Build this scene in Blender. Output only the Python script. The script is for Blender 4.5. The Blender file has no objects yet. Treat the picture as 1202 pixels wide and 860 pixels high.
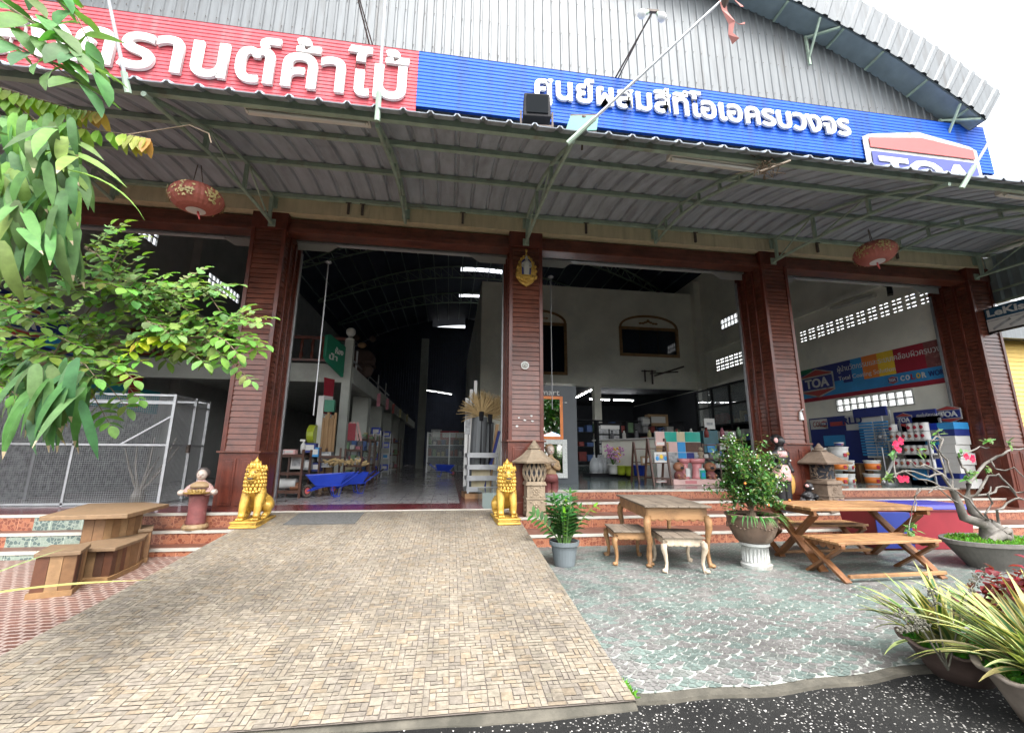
import bpy, bmesh, math, random
from mathutils import Vector, Matrix
random.seed(7)
R_ = math.radians
S = bpy.context.scene
COL = S.collection

# ------------------------------------------------------------------ camera
FPX, YAW, PITCH, ROLL = 498.5, R_(8.18), R_(11.622), R_(.362)
CAM = Vector((0, 0, 1.35))
_f = Vector((math.sin(YAW)*math.cos(PITCH), math.cos(YAW)*math.cos(PITCH), math.sin(PITCH)))
_r = Vector((math.cos(YAW), -math.sin(YAW), 0)); _u = _r.cross(_f)
_R = _r*math.cos(ROLL) + _u*math.sin(ROLL); _U = -_r*math.sin(ROLL) + _u*math.cos(ROLL)
cd = bpy.data.cameras.new('camera'); cam = bpy.data.objects.new('camera', cd); COL.objects.link(cam)
cd.sensor_width = 36; cd.sensor_fit = 'HORIZONTAL'; cd.lens = 36*FPX/1202
cd.clip_start = .05; cd.clip_end = 2000
_m = Matrix((( _R.x, _U.x, -_f.x, CAM.x), (_R.y, _U.y, -_f.y, CAM.y), (_R.z, _U.z, -_f.z, CAM.z), (0, 0, 0, 1)))
cam.matrix_world = _m
S.camera = cam

# ------------------------------------------------------------------ sky, sun, exposure
SUN_EL, SUN_AZ = R_(58), R_(165)          # azimuth measured from +Y clockwise
w = bpy.data.worlds.new('World'); S.world = w; w.use_nodes = True
nt = w.node_tree; nt.nodes.clear()
sky = nt.nodes.new('ShaderNodeTexSky'); sky.sky_type = 'NISHITA'; sky.sun_disc = False
sky.sun_elevation = SUN_EL; sky.sun_rotation = SUN_AZ; sky.air_density = 1.2; sky.dust_density = 4
hs = nt.nodes.new('ShaderNodeHueSaturation'); hs.inputs['Saturation'].default_value = .18; hs.inputs['Value'].default_value = 1.25
cn = nt.nodes.new('ShaderNodeTexNoise'); cn.inputs['Scale'].default_value = 3; cn.inputs['Detail'].default_value = 5
cm = nt.nodes.new('ShaderNodeMapRange'); cm.inputs[1].default_value = .3; cm.inputs[2].default_value = .7; cm.inputs[3].default_value = .85; cm.inputs[4].default_value = 1.15
cx = nt.nodes.new('ShaderNodeVectorMath'); cx.operation = 'SCALE'
bg = nt.nodes.new('ShaderNodeBackground'); bg.inputs['Strength'].default_value = .15
wo = nt.nodes.new('ShaderNodeOutputWorld')
nt.links.new(sky.outputs[0], hs.inputs['Color']); nt.links.new(cn.outputs[0], cm.inputs[0])
nt.links.new(hs.outputs[0], cx.inputs[0]); nt.links.new(cm.outputs[0], cx.inputs['Scale'])
nt.links.new(cx.outputs[0], bg.inputs['Color']); nt.links.new(bg.outputs[0], wo.inputs[0])
sl = bpy.data.lights.new('sun', 'SUN'); sl.energy = .8; sl.angle = R_(20); sl.color = (1, .97, .93)
so = bpy.data.objects.new('sun', sl); COL.objects.link(so)
sd = Vector((math.sin(SUN_AZ)*math.cos(SUN_EL), math.cos(SUN_AZ)*math.cos(SUN_EL), math.sin(SUN_EL)))
so.rotation_euler = sd.to_track_quat('Z', 'Y').to_euler(); so.location = (0, -20, 30)
S.view_settings.view_transform = 'Standard'; S.view_settings.look = 'None'
S.view_settings.exposure = 2.0; S.view_settings.gamma = 1
S.cycles.max_bounces = 10; S.cycles.diffuse_bounces = 8; S.cycles.transparent_max_bounces = 12
S.cycles.caustics_reflective = False; S.cycles.caustics_refractive = False
S.cycles.use_denoising = True

# ------------------------------------------------------------------ measuring helpers (photo pixel + a known plane -> point in the place)
def ray(x, y): return _f + _R*((x-601)/FPX) - _U*((y-430)/FPX)
def at(x, y, Y): d = ray(x, y); return CAM + d*((Y-CAM.y)/d.y)
def atx(x, y, X): d = ray(x, y); return CAM + d*((X-CAM.x)/d.x)
def atz(x, y, Z): d = ray(x, y); return CAM + d*((Z-CAM.z)/d.z)

# ------------------------------------------------------------------ object helpers
def tag(o, label=None, cat=None, group=None, kind=None):
    if label: o['label'] = label
    if cat: o['category'] = cat
    if group: o['group'] = group
    if kind: o['kind'] = kind
    return o
def thing(name, label, cat, loc=(0, 0, 0), rz=0, group=None):
    o = bpy.data.objects.new(name, None); COL.objects.link(o); o.empty_display_size = .1
    o.location = loc; o.rotation_euler = (0, 0, rz)
    return tag(o, label, cat, group)
def copy_tree(o, loc=None, rz=None, label=None, parent=None):
    c = o.copy(); COL.objects.link(c)
    if parent: c.parent = parent
    if loc is not None: c.location = loc
    if rz is not None: c.rotation_euler = (0, 0, rz)
    if label: c['label'] = label
    for ch in list(o.children): copy_tree(ch, parent=c)
    return c

class MB:
    def __init__(s): s.v = []; s.f = []; s.m = []; s.c = []; s.cm = 0; s.cc = (1, 1, 1); s.usec = False
    def mat(s, i): s.cm = i; return s
    def color(s, c): s.cc = c; s.usec = True; return s
    def add(s, vs, fs):
        n = len(s.v); s.v += [tuple(p) for p in vs]
        for f in fs: s.f.append([n+i for i in f]); s.m.append(s.cm); s.c.append(s.cc)
        return s
    def poly(s, *p): return s.add(p, [list(range(len(p)))])
    def box(s, x0, x1, y0, y1, z0, z1):
        return s.add([(x0,y0,z0),(x1,y0,z0),(x1,y1,z0),(x0,y1,z0),(x0,y0,z1),(x1,y0,z1),(x1,y1,z1),(x0,y1,z1)],
                     [(0,3,2,1),(4,5,6,7),(0,1,5,4),(1,2,6,5),(2,3,7,6),(3,0,4,7)])
    def frustum(s, x0, x1, y0, y1, z0, z1, t, t2=None):   # box whose top is inset by t
        t2 = t if t2 is None else t2
        return s.add([(x0,y0,z0),(x1,y0,z0),(x1,y1,z0),(x0,y1,z0),(x0+t,y0+t2,z1),(x1-t,y0+t2,z1),(x1-t,y1-t2,z1),(x0+t,y1-t2,z1)],
                     [(0,3,2,1),(4,5,6,7),(0,1,5,4),(1,2,6,5),(2,3,7,6),(3,0,4,7)])
    def bar(s, p, q, w, h=None, up=(0,0,1)):
        p, q = Vector(p), Vector(q); h = h or w; d = (q-p).normalized(); up = Vector(up)
        if abs(d.dot(up)) > .98: up = Vector((0, 1, 0)) if abs(d.y) < .9 else Vector((1, 0, 0))
        a = d.cross(up).normalized()*w/2; b = a.cross(d).normalized()*h/2
        vs = [p-a-b, p+a-b, p+a+b, p-a+b, q-a-b, q+a-b, q+a+b, q-a+b]
        return s.add(vs, [(0,1,2,3),(7,6,5,4),(4,5,1,0),(5,6,2,1),(6,7,3,2),(7,4,0,3)])
    def cyl(s, p, q, r0, r1=None, n=12, caps=True):
        return s.tube([p, q], [r0, r0 if r1 is None else r1], n, caps)
    def tube(s, pts, rs, n=8, caps=True):
        pts = [Vector(p) for p in pts]
        if not isinstance(rs, (list, tuple)): rs = [rs]*len(pts)
        rings = []; ref = Vector((.31, .17, .93))
        for i, p in enumerate(pts):
            d = (pts[min(i+1, len(pts)-1)] - pts[max(i-1, 0)])
            d = d.normalized() if d.length > 1e-9 else Vector((0, 0, 1))
            if abs(d.dot(ref)) > .97: ref = Vector((.9, .3, .1))
            a = d.cross(ref).normalized(); b = d.cross(a).normalized()
            rings.append([p + (a*math.cos(2*math.pi*k/n) + b*math.sin(2*math.pi*k/n))*rs[i] for k in range(n)])
        vs = [v for r in rings for v in r]; fs = []
        for i in range(len(pts)-1):
            for k in range(n):
                fs.append((i*n+k, i*n+(k+1) % n, (i+1)*n+(k+1) % n, (i+1)*n+k))
        if caps: fs.append(tuple(range(n))); fs.append(tuple(reversed(range((len(pts)-1)*n, len(pts)*n))))
        return s.add(vs, fs)
    def lathe(s, prof, c=(0,0,0), n=20, sx=1, sy=1, ph=0, sq=None):
        cx, cy, cz = c; vs = []; fs = []
        for r, z in prof:
            for k in range(n):
                a = 2*math.pi*k/n + ph
                vs.append((cx+r*sx*math.cos(a), cy+r*sy*math.sin(a), cz+z))
        for i in range(len(prof)-1):
            for k in range(n): fs.append((i*n+k, i*n+(k+1) % n, (i+1)*n+(k+1) % n, (i+1)*n+k))
        fs.append(tuple(reversed(range(n)))); fs.append(tuple(range((len(prof)-1)*n, len(prof)*n)))
        return s.add(vs, fs)
    def ball(s, c, rx, ry=None, rz=None, n=12, m=8):
        ry = ry or rx; rz = rz or rx; c = Vector(c); vs = [(c.x, c.y, c.z-rz)]; fs = []
        for i in range(1, m):
            t = math.pi*i/m
            for k in range(n):
                a = 2*math.pi*k/n
                vs.append((c.x+rx*math.sin(t)*math.cos(a), c.y+ry*math.sin(t)*math.sin(a), c.z-rz*math.cos(t)))
        vs.append((c.x, c.y, c.z+rz)); L = len(vs)-1
        for k in range(n):
            fs.append((0, 1+(k+1) % n, 1+k)); fs.append((L, L-n+k, L-n+(k+1) % n))
        for i in range(m-2):
            for k in range(n):
                fs.append((1+i*n+k, 1+i*n+(k+1) % n, 1+(i+1)*n+(k+1) % n, 1+(i+1)*n+k))
        return s.add(vs, fs)
    def prism(s, pts, o, ax, ay, depth):    # 2-D outline in the (ax, ay) plane through o, thickened along ax x ay
        o, ax, ay = Vector(o), Vector(ax), Vector(ay); nz = ax.cross(ay).normalized()*depth; n = len(pts)
        a = [o+ax*x+ay*y for x, y in pts]; b = [p+nz for p in a]
        fs = [tuple(range(n, 2*n)), tuple(reversed(range(n)))]
        for k in range(n): fs.append((k, (k+1) % n, n+(k+1) % n, n+k))
        return s.add(a+b, fs)
    def build(s, name, mats, parent=None, world=False, smooth=False, bevel=0, solid=0):
        me = bpy.data.meshes.new(name); off = Vector((0, 0, 0))
        if world:
            pp = parent
            while pp: off = off + pp.location; pp = pp.parent
        me.from_pydata([tuple(Vector(p)-off) for p in s.v] if world and parent else s.v, [], s.f)
        for m in (mats if isinstance(mats, (list, tuple)) else [mats]): me.materials.append(m)
        me.polygons.foreach_set('material_index', s.m)
        if smooth: me.polygons.foreach_set('use_smooth', [True]*len(s.f))
        if s.usec:
            ca = me.color_attributes.new('Col', 'FLOAT_COLOR', 'CORNER'); d = []
            for f, c in zip(s.f, s.c): d += [c[0], c[1], c[2], 1.0]*len(f)
            ca.data.foreach_set('color', d)
        me.update()
        o = bpy.data.objects.new(name, me); COL.objects.link(o)
        if parent: o.parent = parent
        if bevel:
            b = o.modifiers.new('bevel', 'BEVEL'); b.width = bevel; b.segments = 2; b.limit_method = 'ANGLE'; b.angle_limit = R_(40)
        return o

def skin(name, pts, edges, rad, m, parent=None, sub=2):
    """continuous tapered body grown from a skeleton"""
    me = bpy.data.meshes.new(name); me.from_pydata(pts, edges, []); me.materials.append(m)
    o = bpy.data.objects.new(name, me); COL.objects.link(o)
    if parent: o.parent = parent
    o.modifiers.new('skin', 'SKIN').use_smooth_shade = True
    for i, r in enumerate(rad):
        sv = me.skin_vertices[0].data[i]; sv.radius = (r, r) if not isinstance(r, tuple) else r; sv.use_root = (i == 0)
    ss = o.modifiers.new('sub', 'SUBSURF'); ss.levels = sub; ss.render_levels = sub
    return o

_tc = {}
def text_mesh(body, extrude=.0, offset=.0, res=3):
    k = (body, extrude, offset)
    c = bpy.data.curves.new('lettering', 'FONT'); c.body = body; c.extrude = extrude; c.offset = offset; c.resolution_u = res
    o = bpy.data.objects.new('lettering', c); COL.objects.link(o)
    dg = bpy.context.evaluated_depsgraph_get(); dg.update()
    me = bpy.data.meshes.new_from_object(o.evaluated_get(dg))
    bpy.data.objects.remove(o); bpy.data.curves.remove(c)
    return me
def text(name, body, m, p, right, up, w=None, h=None, parent=None, extrude=.01, offset=.0, res=3, shear=0):
    """lettering whose box starts at p (bottom-left); fitted to width w and/or height h"""
    right, up = Vector(right).normalized(), Vector(up).normalized(); nz = right.cross(up)
    me = text_mesh(body, 1.0, offset, res)
    xs = [v.co.x for v in me.vertices]; ys = [v.co.y for v in me.vertices]
    x0, x1, y0, y1 = min(xs), max(xs), min(ys), max(ys)
    sx = w/(x1-x0) if w else h/(y1-y0); sy = h/(y1-y0) if h else sx
    off = Vector((0, 0, 0)); pp = parent
    while pp: off = off + pp.location; pp = pp.parent
    p = Vector(p)-off
    for v in me.vertices:
        q = v.co
        v.co = p + right*((q.x-x0)*sx + shear*(q.y-y0)*sy) + up*((q.y-y0)*sy) + nz*(q.z*extrude)
    me.materials.clear(); me.materials.append(m); me.name = name
    o = bpy.data.objects.new(name, me); COL.objects.link(o)
    if parent: o.parent = parent
    return o

# ------------------------------------------------------------------ materials
def _base(name):
    m = bpy.data.materials.new(name); m.use_nodes = True; t = m.node_tree
    return m, t, t.nodes['Principled BSDF']
def N(t, typ, **kw):
    n = t.nodes.new(typ)
    for k, v in kw.items():
        if k in n.inputs: n.inputs[k].default_value = v
        else: setattr(n, k, v)
    return n
def sock(n, nm): return n.inputs[nm]
def coords(t, scale=(1, 1, 1), rot=(0, 0, 0)):
    c = N(t, 'ShaderNodeTexCoord'); mp = N(t, 'ShaderNodeMapping')
    mp.inputs['Scale'].default_value = scale; mp.inputs['Rotation'].default_value = rot
    t.links.new(c.outputs['Object'], mp.inputs[0]); return mp.outputs[0]
def noise(t, vec, scale, detail=4, rough=.55):
    n = N(t, 'ShaderNodeTexNoise'); n.inputs['Scale'].default_value = scale; n.inputs['Detail'].default_value = detail; n.inputs['Roughness'].default_value = rough
    t.links.new(vec, n.inputs['Vector']); return n.outputs[0]
def ramp(t, fac, stops):
    r = N(t, 'ShaderNodeValToRGB'); e = r.color_ramp.elements
    while len(e) < len(stops): e.new(.5)
    for k, (p, c) in enumerate(stops):
        e[k].position = p; e[k].color = (*c, 1) if len(c) == 3 else c
    t.links.new(fac, r.inputs[0]); return r.outputs[0]
def mix(t, fac, a, b, mode='MIX'):
    n = N(t, 'ShaderNodeMix'); n.data_type = 'RGBA'; n.blend_type = mode
    for s_, v in ((0, fac), (6, a), (7, b)):
        if hasattr(v, 'is_linked'): t.links.new(v, n.inputs[s_])
        elif isinstance(v, (int, float)): n.inputs[s_].default_value = v
        else: n.inputs[s_].default_value = (*v, 1)
    return n.outputs[2]
def bump(t, b, h, strength, dist=.01):
    n = N(t, 'ShaderNodeBump'); n.inputs['Strength'].default_value = strength; n.inputs['Distance'].default_value = dist
    t.links.new(h, n.inputs['Height']); t.links.new(n.outputs[0], b.inputs['Normal'])
def sc(c, k): return tuple(min(1, x*k) for x in c)
def plain(name, c, rough=.6, var=.18, scale=4, metal=0, bmp=0, bscale=40, spec=.5, stretch=(1, 1, 1), dirt=None, dirt_at=.6):
    m, t, b = _base(name); v = coords(t, stretch)
    n1 = noise(t, v, scale, 5); col = ramp(t, n1, [(.3, sc(c, 1-var)), (.7, sc(c, 1+var))])
    if dirt:
        n2 = noise(t, v, scale*.37+.5, 6, .65)
        f = N(t, 'ShaderNodeMapRange'); f.inputs[1].default_value = dirt_at-.08; f.inputs[2].default_value = dirt_at+.12; t.links.new(n2, f.inputs[0])
        col = mix(t, f.outputs[0], col, dirt)
    t.links.new(col, b.inputs['Base Color']); b.inputs['Roughness'].default_value = rough; b.inputs['Metallic'].default_value = metal
    b.inputs['Specular IOR Level'].default_value = spec
    if bmp: bump(t, b, noise(t, v, bscale, 4), bmp)
    return m
def wood(name, a, c, axis=0, rough=.45, scale=3, bmp=.15, spec=.5):
    m, t, b = _base(name); st = [9, 9, 9]; st[axis] = .7
    v = coords(t, tuple(st)); n1 = noise(t, v, scale, 6, .6); v2 = coords(t, (1, 1, 1)); n2 = noise(t, v2, 1.3, 3)
    col = ramp(t, n1, [(.28, a), (.52, tuple((x+y)/2 for x, y in zip(a, c))), (.75, c)])
    col = mix(t, .35, col, ramp(t, n2, [(.3, a), (.7, c)]))
    col = mix(t, 1, col, ramp(t, noise(t, v2, 5, 7, .7), [(.34, (.55, .55, .56)), (.55, (1,)*3)]), 'MULTIPLY')
    t.links.new(col, b.inputs['Base Color']); b.inputs['Roughness'].default_value = rough; b.inputs['Specular IOR Level'].default_value = spec
    bump(t, b, n1, bmp); return m
def attr(name, rough=.6, var=.25, scale=30, bmp=0, spec=.5, bscale=60, stain=0):
    m, t, b = _base(name); a = N(t, 'ShaderNodeVertexColor'); a.layer_name = 'Col'; v = coords(t)
    n1 = noise(t, v, scale, 5, .65); k = ramp(t, n1, [(.25, (1-var,)*3), (.75, (1+var*.6,)*3)])
    c = mix(t, 1, a.outputs[0], k, 'MULTIPLY')
    if stain:      # dirt blotches and wheel-worn streaks
        s1 = ramp(t, noise(t, v, 1.1, 7, .68), [(.36, (1-stain, 1-stain, 1-stain*.95)), (.56, (1,)*3)]); c = mix(t, 1, c, s1, 'MULTIPLY')
        s2 = ramp(t, noise(t, coords(t, (2.6, .35, 1)), 1.0, 5, .6), [(.34, (1-stain*.6,)*3), (.6, (1.05,)*3)]); c = mix(t, 1, c, s2, 'MULTIPLY')
    t.links.new(c, b.inputs['Base Color'])
    b.inputs['Roughness'].default_value = rough; b.inputs['Specular IOR Level'].default_value = spec
    if bmp: bump(t, b, noise(t, v, bscale, 5), bmp)
    return m
def emit(name, c, k):
    m, t, b = _base(name); b.inputs['Base Color'].default_value = (*c, 1)
    b.inputs['Emission Color'].default_value = (*c, 1); b.inputs['Emission Strength'].default_value = k; return m
def leafmat(name, rough=.42, trans=.35, var=.35):
    m, t, b = _base(name); a = N(t, 'ShaderNodeVertexColor'); a.layer_name = 'Col'; v = coords(t)
    n1 = noise(t, v, 18, 4, .6); k = ramp(t, n1, [(.25, (1-var,)*3), (.75, (1+var*.4,)*3)])
    c = mix(t, 1, a.outputs[0], k, 'MULTIPLY'); t.links.new(c, b.inputs['Base Color']); b.inputs['Roughness'].default_value = rough; b.inputs['Specular IOR Level'].default_value = .3
    tr = N(t, 'ShaderNodeBsdfTranslucent'); t.links.new(mix(t, 1, c, (1.5, 1.5, .7), 'MULTIPLY'), tr.inputs[0])
    mx = N(t, 'ShaderNodeMixShader'); mx.inputs[0].default_value = trans
    t.links.new(b.outputs[0], mx.inputs[1]); t.links.new(tr.outputs[0], mx.inputs[2])
    t.links.new(mx.outputs[0], t.nodes['Material Output'].inputs[0]); return m
def glassmat(name, c=(.8, .85, .85), rough=.1, alpha=.35):
    m, t, b = _base(name); b.inputs['Base Color'].default_value = (*c, 1); b.inputs['Roughness'].default_value = rough
    b.inputs['Alpha'].default_value = alpha; return m

M = {}
M['red_wood'] = wood('mahogany siding', (.065, .018, .011), (.22, .07, .04), 0, .32, 2.2, .25)
M['red_wood_v'] = wood('mahogany upright', (.07, .014, .008), (.17, .04, .021), 2, .33, 2.2, .2)
M['cream'] = plain('cream concrete', (.5, .44, .29), .8, .12, 3, dirt=(.34, .29, .2), dirt_at=.62, stretch=(3, 3, .5), bmp=.1)
M['zinc'] = plain('zinc sheet', (.118, .128, .134), .55, .16, 2.5, .3, stretch=(4, 4, .35), dirt=(.07, .068, .065), dirt_at=.62)
M['soffit'] = plain('dull blue grey sheet', (.2, .25, .26), .5, .15, 3, .2)
M['canopy'] = plain('grey fibre sheet', (.33, .37, .42), .7, .2, 3, 0, stretch=(2.5, .5, 1), dirt=(.21, .23, .255), dirt_at=.6)
M['steel_green'] = plain('pale green steel', (.3, .39, .31), .55, .2, 6, .1, dirt=(.17, .13, .09), dirt_at=.66)
M['sign_red'] = plain('faded red sheet', (.42, .07, .085), .65, .1, 2, 0, spec=.2, stretch=(3, 1, .35), dirt=(.34, .115, .125), dirt_at=.58)
M['sign_blue'] = plain('blue sheet', (.011, .083, .44), .65, .1, 2, 0, spec=.2, stretch=(3, 1, .35), dirt=(.016, .06, .27), dirt_at=.56)
M['white'] = plain('white paint', (.58, .58, .56), .5, .05, 3)
M['white_dirty'] = plain('weathered white paint', (.42, .43, .41), .65, .15, 7, dirt=(.22, .2, .16), dirt_at=.56)
M['logo_red'] = plain('logo red', (.38, .05, .045), .45, .06, 3)
M['logo_blue'] = plain('logo blue', (.018, .03, .19), .45, .06, 3)
M['dark_red'] = plain('dark red print', (.3, .012, .03), .5, .1)
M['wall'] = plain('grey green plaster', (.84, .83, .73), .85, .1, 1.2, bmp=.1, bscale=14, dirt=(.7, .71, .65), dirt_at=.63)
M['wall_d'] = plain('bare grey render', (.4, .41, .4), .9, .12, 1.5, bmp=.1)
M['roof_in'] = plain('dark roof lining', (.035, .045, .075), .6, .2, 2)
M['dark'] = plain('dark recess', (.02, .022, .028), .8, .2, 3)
M['black'] = plain('black plastic', (.01, .01, .012), .7, .2, spec=.2)
M['dkgrey'] = plain('charcoal board', (.055, .065, .075), .5, .08)
M['blue'] = plain('bright blue paint', (.012, .045, .42), .35, .12, dirt=(.02, .03, .12), dirt_at=.68)
M['navy'] = plain('navy print', (.012, .025, .17), .45, .1)
M['sky_blue'] = plain('sky blue print', (.03, .25, .55), .45, .1)
M['orange'] = plain('orange print', (.72, .2, .03), .45, .1)
M['yellow'] = plain('yellow print', (.75, .5, .03), .45, .1)
M['green'] = plain('green sign', (.005, .16, .085), .4, .1)
M['lime'] = plain('lime ceramic', (.33, .4, .03), .3, .1)
M['teal'] = plain('teal tile', (.02, .32, .25), .3, .1)
M['pink'] = plain('pink ceramic', (.55, .22, .23), .22, .08)
M['pale_pink'] = plain('pale pink stone', (.6, .4, .37), .4, .1)
M['brown_wood'] = wood('dark brown shelf wood', (.05, .02, .012), (.12, .05, .03), 2, .5)
M['card'] = plain('cardboard', (.33, .21, .11), .85, .12)
M['terra'] = plain('terracotta figure', (.3, .13, .07), .5, .2, 8)
M['gold'] = plain('gold paint', (.52, .32, .06), .38, .25, 9, .3, bmp=.3, bscale=45, dirt=(.16, .08, .015), dirt_at=.57)
M['sand'] = plain('carved sandstone', (.28, .222, .155), .9, .2, 9, bmp=.5, bscale=34, dirt=(.2, .14, .09), dirt_at=.57)
M['sand_d'] = plain('weathered brown stone', (.195, .145, .105), .9, .22, 9, bmp=.5, bscale=34, dirt=(.14, .1, .07), dirt_at=.56)
M['iron'] = plain('galvanised steel', (.36, .37, .38), .45, .15, 8, .7)
M['rust'] = plain('rusty iron', (.09, .07, .06), .7, .3, 12, .3)
M['teak_x'] = wood('oiled teak along x', (.2, .088, .032), (.37, .215, .098), 0, .5, 2.4)
M['teak_z'] = wood('oiled teak upright', (.11, .04, .013), (.25, .11, .04), 2, .45, 2.4)
M['raw_x'] = wood('weathered boards', (.15, .12, .09), (.32, .265, .2), 0, .75, 2.6, .3)
M['raw_y'] = wood('weathered boards lengthwise', (.09, .07, .052), (.22, .175, .13), 1, .75, 2.6, .3)
M['pine'] = wood('honey carved wood', (.19, .095, .036), (.35, .2, .09), 0, .55, 2.4)
M['plank'] = attr('mixed planks', .6, .3, 14, .2, bscale=30)
M['terra_pot'] = plain('brown glazed pot', (.13, .085, .06), .45, .25, 6, dirt=(.3, .24, .18), dirt_at=.63)
M['grey_pot'] = plain('grey plastic pot', (.12, .14, .15), .55, .12)
M['cement'] = plain('cement pot', (.12, .112, .1), .85, .2, 6, bmp=.3, dirt=(.1, .095, .085), dirt_at=.58)
M['soil'] = plain('soil', (.05, .035, .025), .95, .3, 20, bmp=.5)
M['bark'] = plain('pale bark', (.15, .138, .122), .8, .25, 14, bmp=.4, bscale=30, dirt=(.1, .088, .072), dirt_at=.52)
M['twig'] = plain('brown twig', (.16, .115, .075), .8, .25, 14)
M['leaf'] = leafmat('leaf', .55); M['leaf_thick'] = leafmat('thick leaf', .6, .22, .4)
M['red_plastic'] = plain('faded red plastic', (.22, .016, .026), .45, .12, 3)
M['tube'] = emit('lit tube', (.95, .97, 1), 22)
M['tube_dim'] = emit('dim lit tube', (.95, .97, 1), 3)
M['tube_off'] = plain('unlit tube fitting', (.6, .58, .53), .5, .08)
M['glassblock'] = glassmat('glass block', (.9, .95, .95), .25, .25)
M['glass'] = glassmat('display glass', (.55, .6, .6), .05, .25)
M['teal_glass'] = plain('greenish lamp glass', (.07, .2, .165), .5, .1, spec=.2)
M['lens_dark'] = plain('dark lens', (.008, .01, .012), .7, .1, spec=.03)
M['window'] = plain('dark window glass', (.012, .018, .03), .06, .1)
M['ochre'] = wood('ochre window wood', (.25, .13, .05), (.38, .22, .09), 0, .5)
M['skin_pale'] = plain('painted pale face', (.42, .35, .3), .5, .08)
M['rose'] = plain('dusty rose paint', (.19, .06, .058), .6, .2, 12, dirt=(.4, .22, .18), dirt_at=.62)
M['tan'] = plain('tan paint', (.28, .19, .1), .6, .2, 12)
M['pinkcloth'] = plain('pink painted dress', (.66, .38, .36), .55, .12, 12)
M['ebony'] = plain('black figure', (.016, .015, .016), .4, .3, 20)
M['lantern'] = plain('red lantern cloth', (.3, .085, .06), .6, .12, 6)
M['yellow_wall'] = plain('yellow boarding', (.62, .42, .1), .6, .1, 2)
M['mirror'] = plain('mirror', (.85, .87, .87), .02, .01, metal=1)
M['straw'] = plain('straw', (.4, .29, .14), .9, .25, 30, stretch=(3, 3, 3))
M['plush'] = plain('brown plush', (.07, .045, .038), .95, .2, 20)
M['paper_dk'] = plain('printed sheet', (.3, .31, .32), .5, .5, 12)
# ------------------------------------------------------------------ ground materials
def asphalt_mat():
    m, t, b = _base('chip sealed asphalt'); v = coords(t)
    base = ramp(t, noise(t, v, 2.2, 6), [(.3, (.007, .007, .007)), (.7, (.017, .017, .016))])
    vo = N(t, 'ShaderNodeTexVoronoi'); vo.inputs['Scale'].default_value = 85; t.links.new(v, vo.inputs['Vector'])
    sp = N(t, 'ShaderNodeSeparateColor'); t.links.new(vo.outputs['Color'], sp.inputs[0])
    patch = noise(t, v, 1.7, 3)
    th = N(t, 'ShaderNodeMapRange'); th.inputs[1].default_value = .35; th.inputs[2].default_value = .7; th.inputs[3].default_value = .93; th.inputs[4].default_value = .66
    t.links.new(patch, th.inputs[0])
    gt = N(t, 'ShaderNodeMath'); gt.operation = 'GREATER_THAN'; t.links.new(sp.outputs[0], gt.inputs[0]); t.links.new(th.outputs[0], gt.inputs[1])
    ds = N(t, 'ShaderNodeMath'); ds.operation = 'LESS_THAN'; ds.inputs[1].default_value = .43; t.links.new(vo.outputs['Distance'], ds.inputs[0])
    f = N(t, 'ShaderNodeMath'); f.operation = 'MULTIPLY'; t.links.new(gt.outputs[0], f.inputs[0]); t.links.new(ds.outputs[0], f.inputs[1])
    chip = ramp(t, sp.outputs[1], [(.1, (.07, .068, .062)), (.55, (.2, .195, .18)), (.95, (.52, .5, .47))])
    vg = N(t, 'ShaderNodeTexVoronoi'); vg.inputs['Scale'].default_value = 120; t.links.new(v, vg.inputs['Vector'])
    base = mix(t, ramp(t, vg.outputs['Distance'], [(.15, (.55,)*3), (.5, (0,)*3)]), base, (.022, .0215, .021))
    t.links.new(mix(t, f.outputs[0], base, chip), b.inputs['Base Color']); b.inputs['Roughness'].default_value = .9; b.inputs['Specular IOR Level'].default_value = .2
    ad = N(t, 'ShaderNodeMath'); ad.operation = 'ADD'; t.links.new(vg.outputs['Distance'], ad.inputs[0]); t.links.new(f.outputs[0], ad.inputs[1])
    bump(t, b, ad.outputs[0], .5, .006); return m
M['asphalt'] = asphalt_mat()
M['hall_grey'] = plain('grey hall paint', (.36, .38, .35), .8, .1, 2, dirt=(.28, .29, .27), dirt_at=.6)
M['stone'] = attr('printed stone tile', .6, .42, 26, .25, .35, 30, .28)
M['fan'] = attr('fan pattern tile', .5, .25, 16, .12, .4, 40, .3)
M['grout'] = plain('brown grout', (.12, .1, .085), .9, .2, 8)
M['grout_w'] = plain('pale grout', (.3, .315, .29), .8, .2, 2.5, dirt=(.26, .255, .22), dirt_at=.6)
M['kerb'] = plain('stained concrete edge', (.085, .077, .06), .9, .3, 7, bmp=.5, dirt=(.045, .042, .032), dirt_at=.5)
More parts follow.
